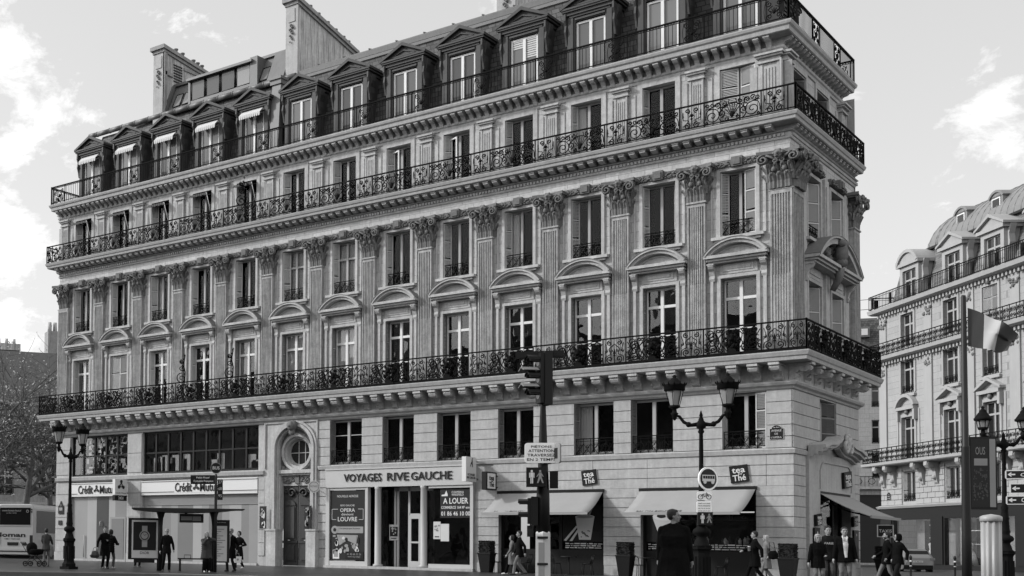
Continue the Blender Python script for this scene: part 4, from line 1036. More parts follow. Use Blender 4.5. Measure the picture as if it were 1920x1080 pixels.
for j, c in enumerate(WX):
    o = add('dormer', dme, roof, T=TR(c+.25*j/12, 0, 0))
    fm = win_frame(1.28, 2.5, None, .085, .38, FRAME)
    if j == 3:
        fm.use(GREYL)
        for i in range(9): fm.box(.08, .56, .4, .42, 2.35-i*.1, 2.42-i*.1)
        for i in range(4): fm.box(-.56, -.08, .4, .42, 2.35-i*.1, 2.42-i*.1)
    add('window_frame', fm.mesh('window_frame'), o, T=TR(0, 0, 21.48)); add('pane', cached(('dg',), lambda: win_pane(1.28, 2.5, .38, GD).mesh('pane')), o, T=TR(0, 0, 21.48))
    add('curtain', cached(('dc', j in (0, 4, 6)), lambda: curtain_mesh(1.28, 2.4, True).copy()), o, T=TR(0, .1, 21.48)) if False else None
    if j >= 8:
        a = MB().use(GREYL); n = 10
        a.box(-.68, .68, .12, .3, 23.98, 24.06); a.quad((-.7, .1, 24.03), (.7, .1, 24.03), (.7, -.1, 23.82), (-.7, -.1, 23.82))
        for i in range(n): a.prism([(-.7+i*.14, 23.82), (-.7+(i+1)*.14, 23.82), (-.7+(i+1)*.14-.02, 23.64), (-.7+(i+.5)*.14, 23.6), (-.7+i*.14+.02, 23.64)], -.11, -.095, 'y')
        a.build('awning', GREYL, o)
for c in (3.4,):
    for yy in (2.9, 6.0):
        o = add('dormer', dme, roof, T=SIDE(-1.45) @ TR(yy, 0, 0) @ Matrix.Diagonal((.95, 1, 1, 1)))
        add('window_frame', win_frame(1.28, 2.5, None, .085, .38, FRAME).mesh('window_frame'), o, T=TR(0, 0, 21.48)); add('pane', cached(('dg',), lambda: win_pane(1.28, 2.5, .38, GD).mesh('pane')), o, T=TR(0, 0, 21.48))
# chimneys
def chimney(x0, x1, y0, y1, z0, zt0, zt1, pots, name='chimney'):
    c = MB().use(PLASTER)
    c.prism([(y0, z0), (y1, z0), (y1, zt1), (y0, zt0)], x0, x1, 'x')
    k = (zt1-zt0)/(y1-y0)
    c.use(STONED)
    c.prism([(y0-.28, zt0-.02), (y1+.1, zt1-.02+k*.1), (y1+.1, zt1+.14), (y0-.28, zt0+.2)], x0-.2, x1+.2, 'x')
    c.prism([(y0-.16, zt0-.2), (y1+.05, zt1-.2), (y1+.05, zt1-.02), (y0-.16, zt0-.02)], x0-.1, x1+.1, 'x')
    c.use(STONEL); c.box(x0-.06, x1+.06, y0-.1, y0, z0, zt0-.2); c.box(x0+.12, x1-.12, y0-.14, y0-.1, zt0-1.1, zt0-.4)
    c.use(CARVE)
    for i in range(9): c.ball(((x0+x1)/2+.08*math.sin(i*2.1), y0-.16, zt0-1.3-i*.11), .09-.006*i, 6)
    o = c.build(name, None, roof)
    pm_ = cached('pot', lambda: MB().use(mat('terracotta_pot', .13, .8, .2, var=.2)).lathe([(.12, 0), (.14, .05), (.11, .1), (.1, .42), (.14, .46), (.14, .52), (.09, .54)], k=10).mesh('chimney_pot'))
    for t in pots: yy = y0+(y1-y0)*t; add('chimney_pot', pm_, o, loc=((x0+x1)/2, yy, zt0+(zt1-zt0)*t+.15))
    return o
chimney(-24.95, -24.3, 1.75, 7.3, 25.5, 30.0, 28.75, (.1, .28, .42, .58, .72, .86, .95))
o = chimney(-34.3, -33.6, 1.6, 5.6, 25.5, 29.8, 29.3, (.35, .5, .75, .85, .95))
sm2 = MB().use(STONED); sm2.box(-33.6, -33.5, 1.6, 2.3, 28.3, 28.5); sm2.box(-33.6, -33.52, 3.3, 5.6, 29.0, 29.15); sm2.box(-33.62, -33.5, 1.5, 1.75, 26, 29.6)
sm2.use(DARK2)
for i in range(7): sm2.box(-33.6, -33.56, 2.4, 3.15, 28.1+i*.16, 28.17+i*.16)
sm2.build('chimney_trim', None, o)
chimney(-13.0, -12.2, 2.0, 6, 25.5, 28.0, 27.6, (.2, .5, .8))

# ------------------------------------------------------------------ bank shopfront
FILM = [mat('film_%s' % k, v, .25, .5, var=.05, scale=1.2) for k, v in (('a', .24), ('b', .19), ('c', .3), ('d', .15), ('e', .045))]
def strip_wall(u0, u1, z0, z1, y, widths, name, tone=None):
    o = None; rn = random.Random(int(-u0*10)); g = MB(); u = u0; i = 0
    while u < u1-.01:
        w_ = min(widths[i % len(widths)], u1-u); g.use(FILM[tone[i % len(tone)]]); g.box(u, u+w_, y, y+.06, z0, z1, 'k'); u += w_; i += 1
    return g.build(name, None, B)
strip_wall(-39.2, -34.6, .12, 3.75, .16, [1.3, .75, 1.0, .5, .5, .6], 'shop_window', [0, 2, 4, 2, 1, 1])
strip_wall(-33.45, -25.3, .12, 3.2, .16, [.55, .8, .7, .5, 1.1, .6, .5, .9, .5, .8, .5, .7], 'shop_window', [0, 2, 1, 0, 3, 2, 0, 3, 0, 2, 1, 0])
g = MB().use(FILM[1]); g.box(-33.45, -25.3, .14, .2, 3.22, 3.75); g.use(GREYM); g.box(-33.45, -25.3, .12, .2, 3.19, 3.22); g.box(-35.9, -34.65, -.02, .12, 0, 2.55); g.use(FILM[3]); g.box(-35.75, -34.8, -.04, .0, .1, 2.45); g.use(STONEL); g.box(-39.2, -34.6, -.1, .3, 0, .12); g.box(-33.45, -25.3, -.1, .3, 0, .12); g.build('shopfront_panels', None, B)
dh = MB().use(FRAMEG); dh.tube([(-36.75, .1, 2.0), (-36.75, .02, 2.05), (-36.75, .02, 2.25), (-36.75, .1, 2.3)], .03, 6); dh.tube([(-38.1, .08, .2), (-38.1, .08, 1.5)], .03, 6); dh.build('door_handle', None, B)

# ------------------------------------------------------------------ travel agency shopfront
SF = mat('shopfront_paint', .38, .5, .35, var=.05)
g = MB().use(SF)
g.box(-21.0, -13.1, -.22, .1, 3.92, 4.82); g.box(-21.0, -13.1, -.26, -.2, 4.78, 4.84)
g.use(STONEL); g.box(-21.05, -13.05, -.3, .2, -.02, .12); g.use(SF)
for a, b_ in ((-21.0, -20.8), (-18.75, -18.6), (-13.25, -13.1)): g.box(a, b_, -.18, .1, .12, 3.92)
g.box(-20.8, -18.75, -.16, .05, .12, .34); g.box(-15.35, -13.25, -.16, .05, .12, .3); g.box(-20.8, -18.75, -.16, .05, 3.8, 3.92); g.box(-15.35, -13.25, -.16, .05, 3.8, 3.92)
agency = g.build('shopfront', SF, B)
g = MB().use(FRAMEG)
for x in (-18.1, -15.65): g.lathe([(.24, .12), (.24, .2), (.16, .24), (.15, 3.8), (.2, 3.92)], (x, -.05, 0), 14)
g.build('shop_column', FRAMEG, agency)
g = MB().use(SF)   # recessed glazed entrance
for x in (-17.35, -16.75, -16.1, -15.9, -17.5): g.box(x-.05, x+.05, .5, .58, .12, 3.9)
g.box(-17.5, -15.5, .5, .58, 3.72, 3.9); g.box(-16.75, -16.1, .5, .58, 2.55, 2.65); g.box(-16.72, -16.62, .46, .52, .12, 2.6); g.box(-16.22, -16.12, .46, .52, .12, 2.6); g.box(-16.62, -16.22, .46, .52, 2.4, 2.6); g.box(-16.62, -16.22, .46, .52, .12, .4); g.box(-16.7, -16.1, .45, .5, 1.25, 1.33)
g.build('glass_door', SF, agency)
p = MB().use(GLASSD); p.box(-20.8, -18.75, -.06, -.05, .34, 3.8); p.box(-15.35, -13.25, -.06, -.05, .3, 3.8); p.box(-18.6, -15.4, .53, .54, .12, 3.8); p.build('pane', GLASSD, agency)
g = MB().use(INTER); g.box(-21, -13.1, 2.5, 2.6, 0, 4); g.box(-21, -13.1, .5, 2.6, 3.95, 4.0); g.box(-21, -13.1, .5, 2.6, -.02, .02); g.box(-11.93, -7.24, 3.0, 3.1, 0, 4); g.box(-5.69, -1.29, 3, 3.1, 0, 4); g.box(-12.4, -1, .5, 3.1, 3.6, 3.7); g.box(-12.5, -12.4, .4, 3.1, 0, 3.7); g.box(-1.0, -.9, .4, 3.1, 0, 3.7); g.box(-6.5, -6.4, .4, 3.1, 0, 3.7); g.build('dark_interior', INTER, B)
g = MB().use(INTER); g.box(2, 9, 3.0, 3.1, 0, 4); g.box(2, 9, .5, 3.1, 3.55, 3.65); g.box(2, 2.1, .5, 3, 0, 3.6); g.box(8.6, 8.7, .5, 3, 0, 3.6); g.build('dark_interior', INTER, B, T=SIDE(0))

# ------------------------------------------------------------------ tea shop openings
def tea_front(u0, u1, T, mul, kick=1.05):
    g = MB().use(DARK)
    for u in [u0+.06]+mul+[u1-.06]: g.box(u-.07, u+.07, .2, .3, 0, 3.5)
    g.box(u0, u1, .2, .3, 3.3, 3.55); g.box(u0+.1, u1-.1, .18, .3, 0, kick); g.box(u0, u1, .18, .32, kick, kick+.06)
    o = g.build('shop_window', DARK, B, T=T)
    p = MB().use(GLASSD); p.box(u0+.1, u1-.1, .25, .26, kick+.06, 3.3); p.build('pane', GLASSD, o); return o
t1 = tea_front(-11.93, -7.24, I4, [-9.2], 1.0); t2 = tea_front(-5.69, -1.29, I4, [-3.4], 1.0); t3 = tea_front(3.1, 7.5, SIDE(0), [4.3, 6.2], .02)
rn = random.Random(11)
for o, u0, u1 in ((t1, -9.0, -7.4), (t2, -5.5, -3.6), (t2, -3.2, -1.4)):      # lettering bands along the bottom of the glass
    g = MB().use(GREYL)
    for r_ in range(3):
        u = u0
        while u < u1-.12:
            w_ = rn.uniform(.05, .3); th = rn.choice((.03, .05)); g.box(u, min(u+w_, u1), .235, .24, 1.12+r_*.085, 1.12+r_*.085+th); u += w_+.04
    g.build('window_lettering', None, o)
g = MB().use(GREYL)      # jars, bottles, menu cards and machines seen behind the glass
for i in range(26):
    u = rn.uniform(-5.3, -1.5); z = rn.choice((1.35, 1.35, 2.35)); h = rn.uniform(.15, .35); g.use(rn.choice((GREYM, DARK2, GREYL, DARK2, DARK2)))
    g.lathe([(.06, 0), (.07, h*.7), (.03, h*.85), (.03, h)], (u, .9, z), 7)
g.use(DARK2); g.box(-5.5, -1.4, .75, 1.1, 2.3, 2.34); g.box(-5.5, -1.4, .75, 1.1, 1.3, 1.34)
for u in (-11.2, -10.4, -9.7): g.use(GREYM); g.box(u, u+.3, 1.2, 1.22, 1.6, 2.1)
g.use(mat('lit_strip', .6, emit=.9))
for a, b_ in ((-5.3, -4.6), (-3.1, -2.6), (-2.3, -1.6), (-11.3, -10.6)): g.box(a, b_, 1.4, 1.44, 2.62, 2.67)
g.build('shelf_goods', None, B)
def cup_poster(u0, u1, z0, z1, parent, full=True, y=.2):
    b = MB().use(DARK); b.box(u0, u1, y, y+.03, z0, z1); o = b.build('poster', DARK, parent)
    c = MB().use(GREYL)
    if full:
        c.prism([(u0+.72, z0+.08), (u0+1.22, z0+.08), (u0+1.38, z1-.5), (u0+.56, z1-.5)], y-.012, y, 'y'); c.disc((u0+.97, z1-.5), .42, y-.016, y-.004, 20, .09)
        c.use(GREYM); c.disc((u0+.97, z1-.5), .36, y-.02, y-.01, 20, .06); c.prism([(u0+1.08, z1-.52), (u0+1.16, z1-.52), (u0+1.42, z1+.15), (u0+1.34, z1+.15)], y-.03, y-.018, 'y')
        for i in range(16): c.use(DARK2); c.disc((u0+.82+.36*((i*.37) % 1), z0+.2+.28*((i*.61) % 1)), .025, y-.018, y-.01, 8)
        c.use(GREYL); c.prism([(u0+.05, z0+.05), (u0+.15, z0+.02), (u0+.65, z0+.62), (u0+.6, z0+.68)], y-.014, y-.002, 'y'); c.prism([(u0+.3, z0+.02), (u0+.42, z0+.02), (u0+.7, z0+.45), (u0+.64, z0+.5)], y-.014, y-.002, 'y')
    else:
        c.prism([(u0+.62, z0+.1), (u0+.72, z0+.1), (u0+1.35, z1-.35), (u0+.3, z1-.35)], y-.012, y, 'y'); c.use(WHITE); c.disc((u0+.85, z1-.3), .55, y-.02, y-.008, 20, .17)
        c.use(DARK2); c.disc((u0+.65, z1-.28), .18, y-.03, y-.02, 12, .08); c.disc((u0+1.05, z1-.26), .14, y-.03, y-.02, 12, .09)
    c.build('printed_cup', None, o)
cup_poster(-9.1, -7.35, 1.4, 2.95, t1); cup_poster(-5.6, -4.2, 1.4, 2.75, t2, False)
def tea_awning(u0, u1, T, z0, z1, d, lean=0, txt=False):
    a = MB().use(CANVAS); th = .02; uu = [u0+(u1-u0)*i/12 for i in range(13)]
    rn = random.Random(int(u0*7)); nr = 6
    rowsv = []
    for dz in (0, th):
        G_ = []
        for i in range(nr+1):
            t_ = i/nr; G_.append([a.V((u, -.06-(d-.06)*t_, z0+(z1-z0)*t_-.10*math.sin(math.pi*t_)*(.8+.3*math.sin(k_*2.1+u0))+dz)) for k_, u in enumerate(uu)])
        rowsv.append(G_)
    for G_ in rowsv:
        for p_, q_ in zip(G_, G_[1:]):
            for i in range(len(uu)-1): a.F((p_[i], p_[i+1], q_[i+1], q_[i]), True)
    for e_ in (0, -1):
        for i in range(nr): a.F((rowsv[0][i][e_], rowsv[0][i+1][e_], rowsv[1][i+1][e_], rowsv[1][i][e_]))
    a.box(u0, u1, -d-.05, -d+.0, z1-.06, z1+.05)
    if txt:
        a.use(DARK2); ang = math.atan2(z0-z1, d-.06); t = MB().use(DARK2)
        t.text('SALON BOUTIQUE', 0, 0, 1.75, .13, 0, .004)
        a.merge(t, T0 := Matrix.Translation((u0+1.35, -d+.16, z1+.09)) @ Matrix.Rotation(-(R(90)-ang), 4, 'X'))
    o = a.build('awning', CANVAS, B, T=T)
    f = MB().use(DARK); f.box(u0-.05, u1+.05, -.12, .1, z0-.02, z0+.1)
    for u in (u0+.25, u1-.25): f.tube([(u, -.05, z0-.25), (u+(.5 if u < (u0+u1)/2 else -.5), -d*.5, (z0+z1)/2-.25), (u, -d, z1)], .03, 6)
    f.build('awning_arm', DARK, o)
    return o
tea_awning(-11.93, -7.24, I4, 3.5, 2.56, 1.6, 0, True); tea_awning(-5.69, -1.29, I4, 3.5, 2.52, 1.9, 0, True); tea_awning(3.2, 7.9, SIDE(0), 3.45, 2.5, 1.85)
g = MB().use(GREYL); g.box(3.5, 4.2, .3, .34, 1.8, 2.5); g.box(3.55, 4.1, .3, .34, 2.75, 3.1); g.build('menu_board', GREYL, t3)
# ------------------------------------------------------------------ signs on the corner building
def sign(name, label, cat='sign', loc=(0, 0, 0), rz=0, group=None): return thing(name, label, cat, loc, rz, group)
def emblem(g, cx, cz, r, y):     # three leaves round a knot
    for a in (90, 210, 330):
        x, z = cx+.55*r*math.cos(R(a)), cz+.55*r*math.sin(R(a)); g.disc((x, z), .27*r, y-.02, y, 8, .27*r); g.prism([(x-.1*r, z), (x+.1*r, z), (cx, cz)], y-.018, y, 'y')
    g.ring((cx, cz), .2*r, .32*r, y-.02, y, 0, 360, 10)
for i, (u0, u1, t0, lab) in enumerate(((-39.2, -34.62, -38.5, 'long white bank fascia sign at the far left end of the building'), (-33.45, -25.32, -30.96, 'long white bank fascia sign above the striped window behind the bus shelter'))):
    s = sign('fascia_sign', lab, loc=(u0, 0, 0))
    L_ = u1-u0; g = MB().use(WHITE); g.box(0, L_, -.05, .12, 3.76, 4.5); g.use(GREYL); g.box(0, L_, -.055, -.05, 3.84, 3.87); g.box(0, L_, -.09, .12, 4.5, 4.56); g.build('panel', None, s)
    d = t0-u0; g = MB().use(DARK2); g.text('Crédit', d+.62, 4.16, 1.2, .5, -.06, .02, .012); emblem(g, d+1.52, 4.16, .3, -.06); g.text('Mutuel', d+2.5, 4.14, 1.4, .46, -.06, .02, .012)
    g.box(0, d-.05, -.065, -.055, 3.9, 3.93); g.box(d+3.3, L_, -.065, -.055, 3.9, 3.93)
    g.build('lettering', DARK2, s)
def blade(name, label, x, y0, y1, z0, z1, fn, base=WHITE, group=None):
    s = sign(name, label, loc=(x, y1, 0)); T = Matrix.Rotation(R(90), 4, 'Z'); w_ = y1-y0
    g = MB().use(base); g.box(-w_, 0, -.1, .1, z0, z1); g.use(DARK); g.tube([(0, 0, z1-.15), (.3 if y1 < -.1 else .05, 0, z1-.15)], .03, 6); g.tube([(0, 0, z0+.15), (.3 if y1 < -.1 else .05, 0, z0+.15)], .03, 6)
    g.build('box', None, s, T=T); g = MB(); fn(g, -w_/2, (z0+z1)/2, w_, z1-z0); g.build('lettering', None, s, T=T); return s
def f_cm(g, c, z, w_, h): g.use(DARK2); emblem(g, c, z+.1, w_*.38, -.1); g.text('Crédit Mutuel', c, z-h*.38, w_*.85, .07, -.1, .01)
blade('projecting_sign', 'white square bank box sign with a clover emblem sticking out above the bank door', -34.55, -1.15, -.15, 3.78, 4.66, f_cm)
b = MB().use(DARK); b.box(-1.0, 0, -.09, .09, 3.45, 3.76); b.use(WHITE); b.text('24/24', -.5, 3.6, .4, .16, -.09, .01); o = b.build('projecting_sign', None, T=Matrix.Translation((-34.55, -.15, 0)) @ Matrix.Rotation(R(90), 4, 'Z')); o['label'] = 'small black cash machine sign hanging under the white bank box sign'; o['category'] = 'sign'
def f_vrg(g, c, z, w_, h):
    g.use(DARK2)
    for i in range(5): g.tube([(c-.1+.05*i, -.11, z+.12+.1*i), (c+.02*i, -.11, z+.3), (c+.12, -.11, z+.1+.06*i)], .012, 4)
    g.text('VOYAGES', c, z-h*.22, w_*.7, .1, -.1, .01); g.text('RIVE GAUCHE', c, z-h*.34, w_*.82, .1, -.1, .01)
blade('projecting_sign', 'tall white travel agency box sign projecting beside the agency fascia', -12.98, -1.25, -.3, 4.02, 5.12, f_vrg)
def tea(g, c, z, w_, y, k=1):
    g.text('tea', c-.0*w_, z+.2*w_, w_*.72, w_*.3, y, .012, .012); g.text("by'", c+.1*w_, z-.02*w_, w_*.26, w_*.15, y, .012, .008); g.text('Thé', c, z-.24*w_, w_*.72, w_*.36, y, .012, .012)
def f_tea(g, c, z, w_, h): g.use(WHITE); g.box(c-w_*.36, c+w_*.36, -.112, -.1, z-h*.42, z+h*.42); g.use(DARK); tea(g, c, z, w_*.62, -.115)
blade('projecting_sign', 'black box sign with a white tea logo panel projecting left of the first awning', -12.0, -1.3, -.3, 3.62, 4.42, f_tea, DARK)
def tea_sign(lab, T, c, z, w_, rot, kx=1):
    s = sign('shop_sign', lab, loc=(0, 0, 0), group='square tea logo signs'); s.matrix_world = T @ TR(c, -.06, z)
    Rm = Matrix.Diagonal((kx, 1, 1, 1)) @ Matrix.Rotation(R(-rot), 4, 'Y'); g = MB().use(DARK); g.box(-w_/2, w_/2, -.06, .04, -w_/2, w_/2); g.build('panel', DARK, s, T=Rm)
    g = MB().use(WHITE); tea(g, 0, 0, w_, -.06); g.build('lettering', WHITE, s, T=Rm)
tea_sign('tilted black square tea logo sign above the left awning', I4, -7.82, 4.11, .62, 7)
tea_sign('tilted black square tea logo sign above the middle awning', I4, -1.88, 4.1, .66, 7)
tea_sign('black square tea logo sign over the corner entrance awning', SIDE(.14), 6.7, 4.12, .66, 5, 1.75)
tea_sign('small black tea logo sign on the wall left of the corner doorway', SIDE(.14), 2.5, 2.36, .44, 5, 1.6)
tea_sign('small black tea logo sign on the wall right of the corner doorway', SIDE(.14), 7.85, 2.42, .42, 5, 1.6)
# travel agency
s = sign('shop_lettering', 'dark raised travel agency lettering on the grey fascia', loc=(-17, -.22, 0))
g = MB().use(DARK2)
g.text('VOYAGES', -1.86, 4.38, 2.1, .38, 0, .05, .005); g.text('RIVE', .08, 4.38, 1.15, .38, 0, .05, .005); g.text('GAUCHE', 1.83, 4.38, 2.1, .38, 0, .05, .005); o = g.build('letters', DARK2, s)
s = sign('window_poster', 'dark tall announcement poster filling the left agency window', 'poster', loc=(-19.78, -.1, 0))
g = MB().use(DARK2); g.box(-.97, .97, -.01, .01, .4, 3.78); g.build('sheet', DARK2, s)
g = MB().use(GREYL)
g.text('NOUVELLE ADRESSE', 0, 3.5, 1.2, .11, -.01, .004); g.text('RIVE GAUCHE', 0, 3.05, .8, .09, -.01, .004); g.text('OPERA', 0, 2.82, .85, .18, -.01, .004, .01); g.text('devient', 0, 2.62, .7, .12, -.01, .004); g.text('LOUVRE', 0, 2.38, 1.1, .22, -.01, .004, .012)
for q in ((-.9, -.55, 2.86, 2.88), (.6, .9, 2.86, 2.88), (-.9, -.88, 2.35, 2.88), (.88, .9, 2.35, 2.88), (-.9, -.65, 2.35, 2.37), (.65, .9, 2.35, 2.37)): g.box(q[0], q[1], -.016, -.01, q[2], q[3])
g.use(GREYM); g.box(-.75, .9, -.02, -.01, 1.7, 2.02); g.disc((-.72, 1.86), .2, -.024, -.012, 14); g.use(DARK); g.text('1 rue Jean-Jacques Rousseau', .12, 1.92, 1.2, .09, -.02, .004); g.disc((-.72, 1.86), .09, -.03, -.02, 10)
g.use(GREYM); g.prism([(-.45, 1.1), (0, 1.35), (.5, 1.15), (.6, 1.6), (-.6, 1.62)], -.02, -.012, 'y'); g.use(GREYL)
rn = random.Random(8)
for i in range(26): u = rn.uniform(-.85, .8); z = rn.uniform(.75, 1.6); g.use(rn.choice((GREYL, GREYM, DARK, GREYM))); g.disc((u, z), rn.uniform(.03, .12), -.03, -.02, 8, rn.uniform(.03, .16))
g.use(WHITE); g.box(-.82, -.45, -.03, -.02, .45, .88); g.use(GREYM); g.box(-.75, -.52, -.034, -.03, .53, .8)
g.use(DARK); g.box(-.1, .93, -.03, -.02, .45, .8); g.use(GREYM); g.text('01 42 60 35 56', .4, .68, .8, .09, -.03, .003); g.text('www.vrg.voyage', .4, .54, .7, .08, -.03, .003)
g.build('print', None, s)
s = sign('to_let_sign', 'dark to-let notice with a phone number at the top right of the agency window', 'sign', loc=(-14.0, -.09, 0))
g = MB().use(DARK2); g.box(-.78, .78, -.02, 0, 2.42, 3.72); g.build('board', DARK2, s)
g = MB().use(WHITE); g.text('CUSHMAN &', .1, 3.6, .6, .1, -.02, .004); g.text('WAKEFIELD', .1, 3.48, .6, .1, -.02, .004); g.prism([(-.7, 3.42), (-.4, 3.42), (-.4, 3.5), (-.47, 3.68), (-.55, 3.5), (-.7, 3.48)], -.026, -.02, 'y')
g.text('A LOUER', 0, 3.2, 1.25, .27, -.02, .004, .015); g.text('COMMERCE 164 M² env.', 0, 2.9, 1.45, .13, -.02, .004, .005); g.text('01 86 46 10 00', 0, 2.62, 1.45, .2, -.02, .004, .01); g.build('lettering', WHITE, s)
for i, (x, y, z, w_, h, lab) in enumerate(((-18.3+.75, .48, 1.75, .5, .75, 'white framed photo notice left of the agency door'), (-15.93, .44, 1.9, .36, .75, 'white notice with a portrait right of the agency door'), (-14.95, -.08, 1.85, .36, .8, 'white leaflet with a drawn figure in the right agency window'), (-14.55, -.08, 1.75, .42, .8, 'pale plain sheet in the right agency window'))):
    s = sign('notice', lab, 'notice', loc=(x, y, z)); g = MB().use(GREYL); g.box(-w_/2, w_/2, -.01, .01, -h/2, h/2)
    if i < 3:
        g.use(GREYM if i == 2 else DARK2); rn = random.Random(i)
        if i != 2: g.box(-w_*.42, w_*.42, -.014, -.01, -h*.25, h*.36); g.use(GREYL)
        for k in range(9): g.disc((rn.uniform(-.3, .3)*w_, rn.uniform(-.15, .3)*h), rn.uniform(.02, .06), -.02, -.014, 8)
        g.use(DARK2); g.box(-w_*.3, w_*.3, -.014, -.01, -h*.4, -h*.34)
    g.build('sheet', None, s)
# round white sign by the portal, plaques
s = sign('round_sign', 'small round white enamel sign projecting beside the carved doorway', loc=(-21.45, -.55, 3.98)); g = MB().use(WHITE); g.disc((0, 0), .3, -.03, .03, 20); g.use(GREYM); g.ring((0, 0), .22, .25, -.04, -.03, 0, 360, 18); g.text('NOTAIRE', 0, .02, .36, .1, -.03, .008); g.use(DARK); g.tube([(0, .03, 0), (0, .6, 0)], .02, 5); g.build('disc', None, s, rz=R(38), loc=(0, 0, 0))
def plaque(lab, T, u, z, lines, w_=.5, h=.42):
    s = sign('street_name_plate', lab, loc=(0, 0, 0)); s.matrix_world = T @ TR(u, -.05, z)
    a = [( -w_/2, 0), (w_/2, 0), (w_/2, h)]+[(w_*.36*math.cos(R(t)), h+.14*math.sin(R(t))) for t in range(0, 181, 20)]+[(-w_/2, h)]
    g = MB().use(GREYL); g.prism(a, -.02, .0, 'y'); g.use(DARK); g.prism([(x*.93, .015+z_*.95) for x, z_ in a], -.03, -.018, 'y'); g.build('plate', None, s)
    g = MB().use(GREYL)
    for t, zz, ww, hh in lines: g.text(t, 0, zz, ww, hh, -.03, .005, .006)
    g.build('lettering', None, s)
plaque('dark blue street name plate with a rounded top on the corner pier', I4, -.535, 5.38, (('1er Arrt', .47, .22, .05), ('AVENUE', .34, .36, .08), ('DE', .22, .12, .07), ("L'OPÉRA", .09, .38, .08)))
s = sign('wall_plaque', 'dark gabled plaque on the left end pier', 'plaque', loc=(-39.9, -.07, 2.75)); g = MB().use(DARK); g.prism([(-.22, 0), (.22, 0), (.22, .45), (.12, .55), (0, .78), (-.12, .55), (-.22, .45)], -.03, 0, 'y'); g.use(GREYM); g.box(-.14, .14, -.035, -.03, .2, .38); g.ring((0, .52), .05, .07, -.035, -.03, 0, 360, 8); g.build('plate', None, s)
s = sign('wall_plaque', 'small dark square plaque low on the left end pier', 'plaque', loc=(-39.95, -.07, 2.1)); g = MB().use(DARK2); g.box(-.15, .15, -.03, 0, 0, .26); g.build('plate', None, s)
for x, lab in ((-24.72, 'torn poster pasted on the stone left of the carved doorway'), (-21.95, 'dark torn poster pasted on the stone right of the carved doorway')):
    s = sign('pasted_poster', lab, 'poster', loc=(x, -.35, 1.9)); g = MB().use(DARK2); g.box(-.2, .2, -.01, .04, .0, 1.15); rn = random.Random(int(-x)); 
    for i in range(10): g.use(rn.choice((WHITE, GREYM, GREYL) if x < -24 else (GREYM, DARK, DARK2))); g.disc((rn.uniform(-.1, .1), rn.uniform(.1, 1.0)), rn.uniform(.04, .1), -.018, -.01, 8, rn.uniform(.04, .2))
    g.build('sheet', None, s)
for u, lab in ((2.35, 'tall dark menu case left of the corner doorway'), (8.05, 'tall dark menu case right of the corner doorway')):
    s = sign('menu_case', lab, 'menu board', loc=(0, 0, 0)); s.matrix_world = SIDE(.14) @ TR(u, -.02, .7); g = MB().use(DARK); g.box(-.36, .36, -.06, 0, 0, 1.35); g.use(DARK2); g.box(-.3, .3, -.065, -.06, .06, 1.29); g.use(GREYL); g.disc((0, 1.15), .06, -.07, -.065, 8); g.build('case', None, s)
